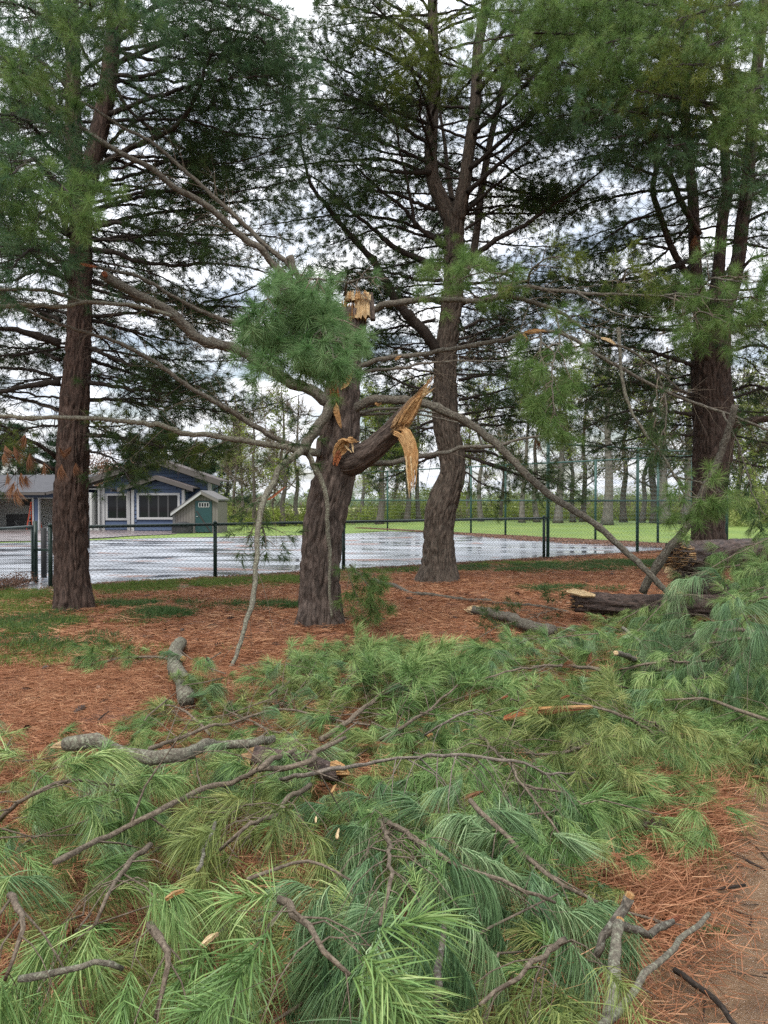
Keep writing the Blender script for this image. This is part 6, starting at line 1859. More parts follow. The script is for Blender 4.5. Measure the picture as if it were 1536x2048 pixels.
pts = np.stack([x, y, ground_z(x, y) + .014], 1)[:, None, :] + np.stack([np.cos(a), np.sin(a), rng.normal(0, .03, len(x))], 1)[:, None, :] * (L[:, None] * np.array([-.5, -.17, .17, .5]))[..., None]
pts += rng.normal(0, .006, pts.shape)
mb = MB(); mb.tubes(pts, rng.uniform(.0025, .007, len(x))[:, None] * np.array([1, .9, .75, .5]), 5)
mb.build('twig_litter', M['twig_dark'], None, True, 'stuff')
x = rng.uniform(-6, 9, 420); y = rng.uniform(2, 18, 420)
k = (y - .68 * x < 17.1) & ~((x - .5 * (y - 2.3) > .45) & (y < 5.5)); x, y = x[k], y[k]
TF['leafdry'] = scatter_group('scatter_leafdry', [leaf_cluster('leafdry_clump', M['leaf_brown'], 5, .35, .035, i, .03) for i in (71, 72, 73)])
scatter('dry_leaf_litter', TF['leafdry'], np.stack([x, y, ground_z(x, y) + .02], 1), rng.uniform(0, 6, (len(x), 3)) * [0, 0, 1], rng.uniform(.7, 1.2, len(x)), None, rng)
# raked-up needles by the muddy track
x = rng.normal(1.35, .55, 2600); y = rng.normal(3.9, .55, 2600)
k = (x - .5 * (y - 2.3) < .80 + rng.normal(0, .06, 2600)) & (x > .2)
x, y = x[k], y[k]
hz_ = .10 * np.exp(-((x - 1.35) / .6) ** 2 - ((y - 3.9) / .6) ** 2)
scatter('needle_drift', TF['litter'], np.stack([x, y, ground_z(x, y) + rng.uniform(0, 1, len(x)) * hz_ + .004], 1), np.stack([rng.normal(0, .25, len(x)), rng.normal(0, .25, len(x)), rng.uniform(0, 6.28, len(x))], 1), rng.uniform(.7, 1.2, len(x)), None, rng)

# straw, crumbs and short twigs strewn over the mud
x = rng.uniform(.6, 3.4, 700); y = rng.uniform(1.3, 5.2, 700)
k = (x - .5 * (y - 2.3) > .78) & (vnoise(np.stack([x * 2.5, y * 2.5, x * 0], -1), 55) > .52); x, y = x[k], y[k]
TF['straw'] = scatter_group('scatter_straw', [flat_clump('straw_clump', M['litter'], 9, .10, .16, .0028, i, .008) for i in (38, 39, 40)])
scatter('straw_on_mud', TF['straw'], np.stack([x, y, ground_z(x, y) - .02], 1), np.stack([x * 0, x * 0, rng.uniform(0, 6.28, len(x))], 1), rng.uniform(.8, 1.3, len(x)), None, rng)
x = rng.uniform(.7, 3.0, 150); y = rng.uniform(1.5, 5.0, 150)
k = (x - .5 * (y - 2.3) > .75); x, y = x[k], y[k]
a = rng.uniform(0, 6.283, len(x)); L = rng.uniform(.04, .28, len(x))
pts = np.stack([x, y, ground_z(x, y) - .022], 1)[:, None, :] + np.stack([np.cos(a), np.sin(a), a * 0], 1)[:, None, :] * (L[:, None] * np.array([-.5, -.17, .17, .5]))[..., None]
pts += rng.normal(0, .005, pts.shape)
mb = MB(); mb.tubes(pts, rng.uniform(.0015, .0045, len(x))[:, None] * np.array([1, .9, .75, .5]), 5)
mb.build('twigs_on_mud', M['twig_dark'], None, True, 'stuff')

# grass: strip by the fence, patches in the bed
def grass_at(name, fam, n, spots, seed):
    rng = np.random.default_rng(seed); P_ = []
    for (px, py, rx, ry, w_) in spots:
        q = G(px, py); m_ = int(n * w_)
        P_.append(np.stack([rng.normal(q[0], rx, m_), rng.normal(q[1], ry, m_)], 1))
    p = np.vstack(P_)
    k = (p[:, 1] - .68 * p[:, 0] < 17.3) & (vnoise(np.stack([p[:, 0] * 2.2, p[:, 1] * 2.2, p[:, 0] * 0], -1), 17) > .3)
    p = p[k]
    scatter(name, TF[fam], np.stack([p[:, 0], p[:, 1], ground_z(p[:, 0], p[:, 1])], 1), np.stack([rng.normal(0, .1, len(p)), rng.normal(0, .1, len(p)), rng.uniform(0, 6.28, len(p))], 1), rng.uniform(.7, 1.3, len(p)), None, rng)
grass_at('grass', 'grass', 1900, [(300, 1172, 1.0, .28, .16), (420, 1168, .8, .3, .14), (560, 1158, .7, .3, .12), (40, 1195, .7, .5, .2), (20, 1225, .6, .5, .12), (230, 1180, .5, .3, .1), (30, 1260, .6, .3, .12), (120, 1250, .35, .2, .05), (90, 1310, .5, .3, .06), (740, 1140, .8, .35, .12), (600, 1165, .5, .2, .06), (1010, 1128, .9, .3, .1)], 51)
grass_at('dark_green_grass', 'grassdark', 2600, [(1000, 1140, 1.1, .35, .22), (1140, 1136, .9, .4, .22), (1250, 1130, .8, .4, .22), (1340, 1130, .6, .4, .12), (1120, 1180, .35, .2, .07), (280, 1212, .45, .16, .08), (320, 1230, .2, .2, .05), (400, 1225, .3, .1, .05), (560, 1215, .4, .12, .06), (60, 1290, .5, .4, .06), (40, 1250, .5, .3, .12)], 52)  # dark green blades, mostly along the right of the fence
# leaves blown along the far fence inside the court and against the low fence
def leaves_flat(name, mat, n, size, seed):
    return leaf_cluster(name, mat, n, .3, size, seed)
TF['leafbits'] = scatter_group('scatter_leafbits', [leaf_cluster('leafbits_clump', M['leaf_brown'], 30, .42, .045, i, .06) for i in (61, 62, 63)])
rng = np.random.default_rng(63)
tt = rng.uniform(.02, .93, 1500); p = ra[None] * (1 - tt)[:, None] + rb[None] * tt[:, None]
nn = np.array([-1.37, -1, 0]) / np.hypot(1.37, 1)
wd_ = .2 + 2.4 * np.exp(-((tt - .2) / .28) ** 2)
p = p + nn * (rng.uniform(0, 1, 1500) ** 1.5 * wd_)[:, None]
p[:, 2] = .03
scatter('blown_leaves', TF['leafbits'], p, rng.uniform(0, 6, (1500, 3)) * [0, 0, 1], rng.uniform(.5, 1.0, 1500), None, rng).scale = (1, 1, 1)
tt = rng.uniform(0, 1, 700); q0, q1 = fa, tb
p = q0[None] * (1 - tt)[:, None] + q1[None] * tt[:, None]
p[:, 1] += rng.normal(-.05, .12, 700); p[:, 2] = .02
scatter('leaves_along_fence', TF['leafbits'], p, rng.uniform(0, 6, (700, 3)) * [0, 0, 1], rng.uniform(.35, .7, 700), None, rng)
p = np.stack([rng.normal(-6.55, .12, 90), rng.uniform(12.6, 14.1, 90), rng.uniform(.02, .16, 90)], 1)
scatter('leaves_under_gate', TF['leafbits'], p, rng.uniform(0, 6, (90, 3)), rng.uniform(.3, .5, 90), None, rng)

# ------------------------------------------------------------------ what the storm brought down
def hits_bed(x, y):
    """height of the heap of fallen boughs over the ground"""
    x = np.asarray(x, float); y = np.asarray(y, float)
    a = .30 * np.exp(-((x + .3) / 2.2) ** 2 - ((y - 2.3) / 1.2) ** 2)
    b_ = .20 * np.exp(-((x - .35) / .8) ** 2 - ((y - 5.5) / .8) ** 2)
    c_ = .80 * np.exp(-((x - 4.9) / 1.25) ** 2 - ((y - 7.9) / 1.5) ** 2)
    d_ = .16 * np.exp(-((x - 2.0) / 1.1) ** 2 - ((y - 6.6) / 1.2) ** 2)
    e_ = .20 * np.exp(-((x + 1.6) / 1.0) ** 2 - ((y - 3.6) / .6) ** 2)
    lump = np.maximum(0, vnoise(np.stack([x * 1.15 + 3, y * 1.15, x * 0], -1), 41) - .42) * .55 + np.maximum(0, vnoise(np.stack([x * 2.6, y * 2.6 + 5, x * 0], -1), 42) - .45) * .28
    keep = 1 - smooth01(.38, .88, x - .5 * (y - 2.3)) * smooth01(5.2, 4.2, y)
    return (a + b_ + c_ + d_ + e_ + lump * smooth01(8.0, 5.5, y)) * keep
HEAP = [G(*q)[:2] for q in ((-60, 1535), (130, 1545), (270, 1500), (330, 1420), (400, 1380), (520, 1400), (600, 1330), (700, 1290), (900, 1300), (1000, 1290), (1180, 1265), (1260, 1225), (1400, 1180), (1640, 1150), (1660, 1520), (1500, 1545), (1340, 1580), (1195, 1650), (1195, 1720), (1235, 1780), (1250, 1860), (1210, 2060), (1120, 2600), (-100, 2600))]
rng = np.random.default_rng(201)
def heap_points(n, seed):
    rng = np.random.default_rng(seed)
    lo = np.min(HEAP, 0); hi = np.max(HEAP, 0)
    x = rng.uniform(max(lo[0], -4), min(hi[0], 7.5), n); y = rng.uniform(.9, hi[1], n)
    k = poly_mask(np.stack([x, y], 1), HEAP)
    return x[k], y[k], rng
def heap_mass(name, fam, n, seed, low, high, gap, pitch=(.0, .35)):
    x, y, rng = heap_points(n, seed)
    nv = vnoise(np.stack([x * 1.7, y * 1.7, x * 0], -1), 30) * .7 + vnoise(np.stack([x * 4, y * 4, x * 0], -1), 31) * .3
    k = nv > gap
    x, y, nv = x[k], y[k], nv[k]
    z = ground_z(x, y) + hits_bed(x, y) * rng.uniform(low, high, len(x)) + .03 + rng.uniform(0, .07, len(x))
    # sprays lie in drifts: neighbours point roughly the same way
    a = vnoise(np.stack([x * .9, y * .9, x * 0], -1), 33) * 9 + rng.normal(0, .75, len(x))
    d = np.stack([np.cos(a), np.sin(a), rng.normal(*pitch, len(x))], 1)
    return scatter(name, TF[fam], np.stack([x, y, z], 1), dir_rot(d, rng.normal(0, .5, len(x))), rng.uniform(.6, 1.12, len(x)), None, rng)
heap_mass('fallen_needle_sprays', 'heap2', 8500, 211, .0, .75, .22)
heap_mass('fallen_green_sprays', 'heap', 5600, 212, .55, 1.1, .34)
heap_mass('fallen_bluish_sprays', 'droop', 3000, 213, .75, 1.15, .40)
def fill(name, fam, spots, seed):
    rng = np.random.default_rng(seed); P_ = []; D_ = []
    for px, py, rx, ry, n, head in spots:
        q = G(px, py, .08)
        x = rng.normal(q[0], rx, n); y = rng.normal(q[1], ry, n)
        P_.append(np.stack([x, y, ground_z(x, y) + .03 + rng.uniform(0, .16, n)], 1))
        a = math.radians(head) + rng.normal(0, .6, n)
        D_.append(np.stack([np.cos(a), np.sin(a), rng.normal(.05, .3, n)], 1))
    p = np.vstack(P_); d = np.vstack(D_)
    return scatter(name, TF[fam], p, dir_rot(d, rng.normal(0, .5, len(p))), rng.uniform(.6, 1.1, len(p)), None, rng)
fill('fallen_sprays_by_drift', 'heap', [(1000, 1500, .45, .22, 260, 300), (1130, 1500, .4, .2, 200, 310), (1080, 1580, .35, .2, 200, 300), (1160, 1620, .22, .18, 110, 320), (1280, 1480, .5, .15, 200, 290), (1420, 1470, .6, .2, 220, 280), (1500, 1430, .6, .3, 240, 270), (1000, 1640, .35, .2, 160, 310), (1230, 1550, .2, .1, 40, 310)], 231)
fill('fallen_dull_sprays', 'heap2', [(1060, 1460, .5, .25, 220, 300), (1180, 1430, .5, .25, 200, 280), (1330, 1420, .6, .25, 220, 280), (1120, 1560, .4, .2, 160, 300), (1450, 1500, .5, .12, 90, 280), (1480, 1380, .7, .3, 200, 280)], 232)  # duller green needle sprays right of the middle
x, y, rng = heap_points(260, 241)
scatter('brown_sprigs', TF['dead'], np.stack([x, y, ground_z(x, y) + hits_bed(x, y) * rng.uniform(.6, 1.0, len(x)) + .05], 1), dir_rot(np.stack([np.cos(x * 9), np.sin(y * 7), rng.normal(0, .2, len(x))], 1), rng.normal(0, .5, len(x))), rng.uniform(.5, .9, len(x)), None, rng)
x, y, rng = heap_points(700, 242)
scatter('straw_on_boughs', TF['litter'], np.stack([x, y, ground_z(x, y) + hits_bed(x, y) * rng.uniform(.4, .9, len(x)) + .05], 1), rng.normal(0, .2, (len(x), 3)) + np.stack([x * 0, x * 0, x * 9], 1), rng.uniform(.5, 1.0, len(x)), None, rng)
# loose twigs through the heap
x, y, rng = heap_points(950, 214)
a = rng.uniform(0, 6.283, len(x)); L = rng.uniform(.2, .8, len(x))
z = ground_z(x, y) + hits_bed(x, y) * rng.uniform(.3, 1.05, len(x)) + .06
t4 = np.array([-.5, -.17, .17, .5])
pts = np.stack([x, y, z], 1)[:, None, :] + np.stack([np.cos(a), np.sin(a), rng.normal(0, .18, len(x))], 1)[:, None, :] * (L[:, None] * t4)[..., None]
pts += rng.normal(0, .02, pts.shape)
mb = MB(); mb.tubes(pts, rng.uniform(.0022, .006, len(x))[:, None] * np.array([1, .9, .75, .5]), 5)
mb.build('fallen_twigs', M['twig'], None, True, 'stuff')

def onheap(px, py, k=1.0, add=.05):
    """point on the heap's surface under a pixel (two refinements)"""
    h = .1
    for _ in range(6):
        q = G(px, py, h); h = float(hits_bed(q[0], q[1]) * k + add)
    return G(px, py, h)
def HP(lst, k=1.0, add=.06):
    out = []
    for q in lst:
        out.append(onheap(q[0], q[1], k, q[2] if len(q) > 2 else add))
    return np.array(out)

# boughs: each one a thing of stem, twigs and needles
def fallen_bough(lst, r0, r1, fam, label, k=1.0, add=.08, mat='twig', f0=.15, sublen=.45, subgap=.09, twiggap=.10, droop=.3, planar=.5, leaf=1.0, scale=1.0, lift=.15, group=None, twiglen=.16):
    pts = HP(lst, k, add)
    t = thing('fallen_bough', tuple(pts[0]), label, 'fallen branch', group or 'green boughs brought down by the storm')
    mb = MB(); c = limb_mesh(mb, pts, r0, r1, k=9, wob=.003); mb.build('stem', M[mat], t, True)
    bag = Bag(); bough(bag, c, f0=f0, sublen=sublen, subgap=subgap, twiggap=twiggap, twiglen=twiglen, droop=droop, planar=planar, leaf=leaf, scale=scale, rsub=.0032, lift=lift)
    bag.twigs('twigs', M[mat], t); bag.needles('needles', TF[fam], t, rollj=.35)
    return t
fallen_bough([(640, 1480, .06), (700, 1440, .12), (780, 1380, .16), (850, 1340, .18), (905, 1318, .18)], .018, .006, 'up', 'bright green upright bough in front of the foot of the broken pine', sublen=.5, planar=.9, droop=.12, lift=.35, scale=1.05)
fallen_bough([(640, 1460, .05), (660, 1410, .12), (690, 1360, .16), (730, 1330, .16)], .012, .005, 'up', 'fresh green bough leaning up left of the brightest one, below the broken pine', sublen=.5, planar=1.0, droop=.12, lift=.4)
fallen_bough([(760, 1480, .05), (830, 1440, .12), (880, 1400, .14), (915, 1370, .14)], .012, .006, 'up', 'green bough at the right flank of the bright central clump', sublen=.5, planar=.9, droop=.2, lift=.3)
fallen_bough([(345, 1318, .06), (300, 1312, .08), (240, 1318, .06), (175, 1330, .05)], .014, .006, 'heap', 'small dark green bough lying left of the short lichen log', sublen=.40, planar=.6, droop=.2, twiggap=.07)
fallen_bough([(560, 1560, .10), (640, 1543, .16), (780, 1520, .22), (900, 1513, .24), (1010, 1528, .22), (1110, 1545, .18), (1170, 1545, .14)], .010, .004, 'droop', 'long thin pale bough with needles hanging like a curtain at centre right', mat='twig_pale', f0=.35, sublen=.34, subgap=.07, droop=.9, planar=.5, lift=-.1, scale=1.1)
fallen_bough([(850, 1470, .12), (900, 1440, .22), (950, 1420, .24), (985, 1432, .2)], .008, .004, 'droop', 'arched thin bough with drooping needles above the long pale curtain bough', mat='twig_pale', f0=.3, sublen=.3, subgap=.07, droop=.8, lift=0)
fallen_bough([(770, 1640, .05), (850, 1690, .12), (930, 1735, .12), (1020, 1775, .12), (1110, 1805, .08)], .012, .005, 'droop', 'long bluish-green bough trailing towards the forked stick', sublen=.34, subgap=.07, droop=.6, planar=.4, lift=.05, scale=1.1)
fallen_bough([(940, 1600, .06), (1020, 1680, .08), (1110, 1760, .06), (1210, 1815, .03), (1300, 1840, .02), (1370, 1850, .02)], .010, .004, 'droop', 'bough whose tip lies out on the muddy track at lower right', sublen=.2, subgap=.07, droop=.5, planar=.35, lift=.05)
fallen_bough([(1020, 1560, .05), (1080, 1580, .10), (1140, 1590, .10), (1190, 1640, .06)], .009, .004, 'droop', 'bough with a pale needle fringe beside the drift of brown needles', sublen=.34, droop=.7, lift=0)
fallen_bough([(1620, 1280, .24), (1520, 1265, .26), (1430, 1265, .2), (1350, 1275, .14), (1290, 1290, .08)], .020, .006, 'droop', 'broad green bough draped over the right-hand fallen trunks', sublen=.75, subgap=.08, droop=.5, planar=.6, lift=.25)
fallen_bough([(1680, 1200, .35), (1610, 1185, .4), (1540, 1190, .4), (1470, 1215, .3), (1420, 1240, .2)], .020, .006, 'heap', 'highest green bough at the right edge, in front of the split log', sublen=.7, subgap=.09, droop=.45, planar=.7, lift=.3)
fallen_bough([(1600, 1330, .08), (1500, 1320, .12), (1400, 1320, .12), (1290, 1330, .1), (1200, 1350, .06)], .018, .006, 'heap', 'green bough spreading left from the right edge below the draped ones', sublen=.7, subgap=.09, droop=.45, planar=.6, lift=.2)
fallen_bough([(1660, 1140, .5), (1600, 1130, .55), (1540, 1130, .55), (1480, 1150, .45)], .016, .006, 'heap', 'bough with upswept needles at the right edge beside the raised split log', sublen=.7, subgap=.08, droop=.4, planar=.7, lift=.3)
fallen_bough([(1640, 1290, .25), (1560, 1280, .3), (1480, 1280, .3), (1400, 1290, .22)], .016, .006, 'droop', 'dark hanging bough in the middle of the right-hand green mass', sublen=.75, subgap=.08, droop=.6, planar=.6, lift=.2)
fallen_bough([(1600, 1460, .1), (1500, 1430, .2), (1420, 1400, .22), (1330, 1400, .2)], .016, .006, 'droop', 'dark bough at the right edge above the needle drift', sublen=.6, subgap=.09, droop=.5, planar=.6, lift=.15)
fallen_bough([(1350, 1500, .05), (1280, 1450, .15), (1210, 1420, .15), (1120, 1400, .1)], .012, .005, 'heap2', 'dull green bough flat on the ground beside the orange bark strip', sublen=.5, droop=.3, planar=.4)
fallen_bough([(1200, 1340, .05), (1120, 1330, .08), (1030, 1340, .08), (950, 1365, .06)], .014, .005, 'heap', 'dark green bough beside the torn branch with yellow ends', sublen=.5, droop=.35, planar=.5, lift=.2)
fallen_bough([(0, 1640, .06), (60, 1590, .14), (140, 1560, .16), (230, 1570, .12)], .010, .004, 'heap', 'green bough on the left edge of the heap, below the brown needle bed', sublen=.36, droop=.5, planar=.5, lift=.1)
fallen_bough([(420, 1470, .03), (380, 1430, .08), (330, 1410, .08), (250, 1440, .05)], .010, .004, 'heap2', 'thin bough with sparse needles between the short log and the long grey limb', sublen=.4, droop=.3, planar=.4, leaf=.9)
fallen_bough([(620, 1570, .1), (560, 1620, .16), (500, 1650, .16), (440, 1700, .12)], .012, .005, 'heap2', 'yellowish bough below the crossing grey stick', sublen=.36, droop=.5, planar=.5)
fallen_bough([(300, 1690, .08), (250, 1740, .14), (220, 1790, .14), (190, 1850, .1)], .010, .004, 'heap', 'green bough fanning down at the lower left', sublen=.34, droop=.55, planar=.5)
fallen_bough([(560, 1800, .08), (610, 1850, .16), (640, 1890, .2), (700, 1950, .16)], .010, .004, 'up', 'close bright bough with long needles at the bottom centre', sublen=.26, droop=.7, planar=.6, scale=1.05, subgap=.07)
fallen_bough([(20, 1790, .12), (40, 1840, .2), (30, 1900, .2), (10, 1960, .14)], .009, .004, 'heap', 'close bough with yellow-tipped needles in the lower left corner', sublen=.24, droop=.8, planar=.6, subgap=.07)
fallen_bough([(300, 1850, .08), (330, 1900, .16), (330, 1960, .18), (310, 2040, .12)], .010, .004, 'heap', 'fan of long green needles left of the bottom centre', sublen=.26, droop=.7, planar=.6, subgap=.07)
fallen_bough([(1130, 1880, .1), (1080, 1910, .16), (1030, 1950, .18), (960, 2010, .14)], .010, .004, 'heap2', 'olive green bough left of the mossy stick', sublen=.28, droop=.5, planar=.6, subgap=.07)
fallen_bough([(760, 1640, .05), (770, 1700, .12), (780, 1760, .14), (760, 1850, .1)], .010, .004, 'droop', 'bluish bough hanging down the middle of the heap', sublen=.36, droop=.8, planar=.5, subgap=.07)
fallen_bough([(1120, 1215, .03), (1060, 1235, .12), (1000, 1250, .14), (950, 1280, .1)], .010, .004, 'far', 'grey twiggy bough in front of the pale-ended log', leaf=.35, sublen=.5, planar=.8, droop=.2)
fallen_bough([(540, 1390, .03), (580, 1360, .08), (620, 1330, .1), (650, 1310, .08)], .010, .004, 'up', 'dull green bough touching the base of the broken pine', sublen=.4, droop=.3, planar=.8, lift=.3)

fallen_bough([(1560, 1500, .05), (1480, 1480, .1), (1400, 1470, .1), (1310, 1480, .08), (1240, 1500, .05)], .010, .004, 'heap', 'green bough along the upper edge of the brown needle drift', sublen=.5, droop=.4, planar=.45, subgap=.07)
fallen_bough([(1230, 1470, .05), (1170, 1490, .1), (1100, 1510, .1), (1030, 1500, .06)], .010, .004, 'heap2', 'dull bough between the orange bark strip and the curtain bough', sublen=.45, droop=.35, planar=.5, subgap=.07)
fallen_bough([(1120, 1560, .05), (1180, 1570, .09), (1240, 1590, .08), (1290, 1600, .04)], .009, .004, 'heap', 'small green bough whose tips touch the brown needle drift', sublen=.3, droop=.5, planar=.5, subgap=.06)
fallen_bough([(960, 1470, .04), (1020, 1540, .1), (1070, 1600, .1), (1120, 1670, .06)], .009, .004, 'heap', 'green bough slanting under the curtain bough', sublen=.36, droop=.6, planar=.5, subgap=.06)
fallen_bough([(1380, 1420, .05), (1340, 1450, .1), (1290, 1440, .1), (1230, 1430, .06)], .009, .004, 'heap2', 'flat bough of mixed green needles right of the orange bark strip', sublen=.42, droop=.35, planar=.5, subgap=.07)

def bough_at(px, r0, r1, fam, label, mat='twig', leaf=1.0, **kw):
    pts = PL(px); t = thing('fallen_bough', tuple(pts[0]), label, 'fallen branch', 'green boughs brought down by the storm')
    mb = MB(); c = limb_mesh(mb, pts, r0, r1, k=9, wob=.003); mb.build('stem', M[mat], t, True)
    bag = Bag(); bough(bag, c, rsub=.0034, leaf=leaf, **kw); bag.twigs('twigs', M[mat], t)
    if leaf: bag.needles('needles', TF[fam], t, rollj=.35)
    return t
bk_ = dict(f0=.1, sublen=.7, subgap=.08, twiggap=.10, twiglen=.17, droop=.5, planar=.7, lift=.1)
bough_at([(1660, 1080, 9.4), (1580, 1080, 9.2), (1510, 1088, 9.0), (1450, 1105, 8.9)], .016, .006, 'heap', 'green bough lying over the top of the raised split log', **bk_)
bough_at([(1680, 1140, 8.8), (1610, 1150, 8.6), (1550, 1165, 8.5), (1490, 1190, 8.4)], .016, .006, 'droop', 'drooping bough that hides the right part of the wreckage', **bk_)
bough_at([(1420, 1200, 8.6), (1370, 1190, 8.7), (1320, 1200, 8.8), (1270, 1225, 8.9), (1235, 1245, 8.8)], .012, .005, 'heap', 'green bough lying across the middle of the dark barky log', **dict(bk_, sublen=.4, planar=.5))
bk2 = dict(f0=.08, sublen=.75, subgap=.06, twiggap=.07, twiglen=.3, droop=.15, planar=1.1, lift=.1)
bough_at([(1480, 1130, 8.8), (1420, 1140, 8.9), (1370, 1155, 9.0), (1330, 1180, 9.1)], .012, .005, 'heap', 'bare grey twig tangle in front of the split log end', 'twig', 0, **bk2)
bough_at([(1200, 1290, 8.4), (1150, 1262, 8.6), (1110, 1255, 8.7), (1080, 1265, 8.7)], .010, .004, 'heap', 'bare pale twig fan in front of the pale-ended log', 'twig_pale', 0, **dict(bk2, sublen=.5))
bough_at([(640, 1480, 5.0), (560, 1465, 4.9), (500, 1440, 5.0), (450, 1420, 5.1)], .008, .004, 'heap', 'bare brown twig fan above the curved smooth grey limb', 'twig', 0, **dict(bk2, sublen=.4))
bough_at([(330, 1690, 3.2), (260, 1730, 3.1), (200, 1760, 3.1), (150, 1740, 3.2)], .006, .003, 'heap', 'bare grey-brown twig tangle at the left of the heap', 'twig', 0, **dict(bk2, sublen=.35, twiglen=.18))
# bare sticks, limbs, logs
def fallen_limb(lst, r0, r1, mat, label, k=1.0, add=.05, cut=None, cat='branch', name='fallen_limb', cutlen=.10, side=None, pts=None, dead=False, sides=12):
    pts = HP(lst, k, add) if pts is None else pts
    t = thing(name, tuple(pts[0]), label, cat, 'bare limbs and sticks on the ground')
    mb = MB(); c = limb_mesh(mb, pts, r0, r1, k=sides, wob=.002 if r0 < .03 else .004); mb.build('wood_stem' if cat != 'log' else 'bole', M[mat], t, True)
    for end in (cut or ()):
        i0, i1 = (0, 1) if end[0] == 's' else (-1, -2)
        r = r0 if end[0] == 's' else r1
        d = norm(c[i0] - c[i1])
        cm = M[end[1]]
        if end[2] == 'cut':
            mb = MB(); mb.tubes([c[i0] - d * .01, c[i0] + d * .012, c[i0] + d * .016], [r * .88, r * .86, r * .5], 12); mb.build('cut_face', cm, t)
        else:
            for j in range(4):
                o_ = N.normal(0, r * .35, 3)
                q = np.array([c[i0] + o_ - d * .03, c[i0] + o_ * .9 + d * cutlen * .4, c[i0] + o_ * .5 + d * cutlen * N.uniform(.6, 1.2)])
                mb = MB(); mb.strip(crom(q, 6), np.array([1, 1.05, .9, .75, .5, .08]) * r * 1.1, np.linspace(r * .8, r * .1, 6), side=N.normal(size=3), jag=.15, rng=N)
                mb.build('splinter', cm, t)
    if dead:
        bag = Bag(); bough(bag, c, f0=.15, sublen=.4, subgap=.14, twiggap=.16, twiglen=.2, leaf=0, planar=1.0, rsub=.004, droop=.1, lift=.2)
        bag.twigs('twigs', M['twig'], t)
    return t
fallen_limb([(135, 1488), (180, 1482), (230, 1497), (290, 1508), (360, 1505), (430, 1492), (500, 1490), (545, 1478)], .032, .022, 'limb_lichen', 'curved smooth grey limb with a pale torn left end', add=.15, cut=(('s', 'wood_pale', 'torn'),), cutlen=.12)
fallen_limb([(300, 1497), (360, 1478), (440, 1453), (510, 1428), (580, 1418), (660, 1436), (740, 1450)], .012, .006, 'twig', 'slimmer brown limb forking off above the curved grey limb', add=.12, dead=True)
fallen_limb([(362, 1286), (350, 1303), (352, 1325), (362, 1355), (372, 1400)], .064, .058, 'limb_lichen', 'short thick grey-green log with a lopped knot', add=.09, k=0, cut=(('s', 'wood_grey', 'torn'),), cutlen=.08, sides=16)
fallen_limb([(352, 1318, .16), (362, 1316, .18), (366, 1317, .19)], .030, .028, 'limb_lichen', 'sawn orange knot on the short grey-green log', k=0, cut=(('e', 'wood', 'cut'),), cat='knot', name='branch_knot')
fallen_limb([(505, 1512), (560, 1522), (620, 1532), (680, 1546)], .055, .045, 'log_bark', 'dark split log chunk with pale torn wood in the middle of the heap', add=.12, cut=(('s', 'wood_grey', 'torn'), ('e', 'wood', 'torn')), cat='log', name='fallen_log', cutlen=.05)
fallen_limb([(110, 1725), (220, 1665), (300, 1625), (400, 1580), (470, 1560), (530, 1532), (590, 1500)], .008, .013, 'twig', 'long diagonal grey stick crossing the left of the heap', add=.15, dead=True)
fallen_limb([(1258, 1795, .34), (1246, 1815, .30), (1236, 1835, .28), (1218, 1858, .24), (1200, 1895, .20), (1193, 1912, .17)], .015, .011, 'limb', 'upright forked stub with a sawn tan end at lower right', add=.16, cut=(('s', 'wood', 'cut'),))
fallen_limb([(1238, 1846, .28), (1232, 1880, .27), (1230, 1920, .26), (1226, 1980, .25), (1215, 2045, .24)], .0150, .0155, 'limb_lichen', 'mossy green stick pointing at the viewer at lower right', add=.12, cut=(('s', 'wood', 'cut'),))
fallen_limb([(1245, 1850, .24), (1272, 1862, .22), (1300, 1866, .20), (1322, 1852, .20), (1345, 1842, .20)], .013, .010, 'limb', 'crooked stick with a splintered reddish end beside the mossy stick', add=.1, cut=(('e', 'wood_red', 'torn'),), cutlen=.06)
fallen_limb([(1418, 1828, .14), (1368, 1882, .22), (1310, 1932, .26), (1278, 1972, .27), (1215, 2040, .27), (1180, 2080, .27)], .0075, .0105, 'limb_lichen', 'long straight pale grey stick slanting to the bottom edge', add=.1)
fallen_limb([(890, 1830, .10), (888, 1890, .12), (878, 1940, .12), (868, 1980, .12), (864, 2060, .12)], .006, .008, 'limb', 'brown stick standing nearly upright at the bottom centre right', add=.1)
fallen_limb([(40, 1958, .08), (90, 1950, .10), (150, 1936, .10), (200, 1920, .12), (245, 1938, .08)], .008, .005, 'limb_lichen', 'pale stick lying across the lower left needles', add=.1)
fallen_limb([(1232, 1306, .20), (1290, 1330, .22), (1360, 1355, .2), (1400, 1385, .16), (1480, 1430, .1), (1560, 1460, .08)], .018, .024, 'limb', 'brown stick with a yellow broken tip at centre right', add=.2, cut=(('s', 'wood_pale', 'cut'),))
fallen_limb([(1385, 1040, .6), (1100, 1410, .2)], .004, .004, 'twig', 'x', pts=PL([(1100, 1418), (1150, 1375), (1200, 1330), (1255, 1285), (1300, 1235), (1350, 1185), (1430, 1130), (1540, 1075)], 6.6, 7.6)).__setitem__('label', 'thin grey branch rising diagonally to the right edge over the fallen trunks')
fallen_limb(None, .016, .006, 'limb_lichen', 'grey branch slanting down in front of the draped green boughs', pts=PL([(1245, 1255), (1300, 1300), (1350, 1345), (1390, 1390), (1430, 1450), (1490, 1530)], 6.8, 5.2))
fallen_limb(None, .050, .035, 'limb', 'leaning lichen-spotted limb crossing the fallen arching limb at right', pts=PL([(1285, 1185), (1296, 1160), (1308, 1139), (1331, 1103), (1364, 1059), (1380, 1023), (1400, 985), (1435, 916), (1458, 855), (1470, 810)], 9.0, 8.6), dead=True)
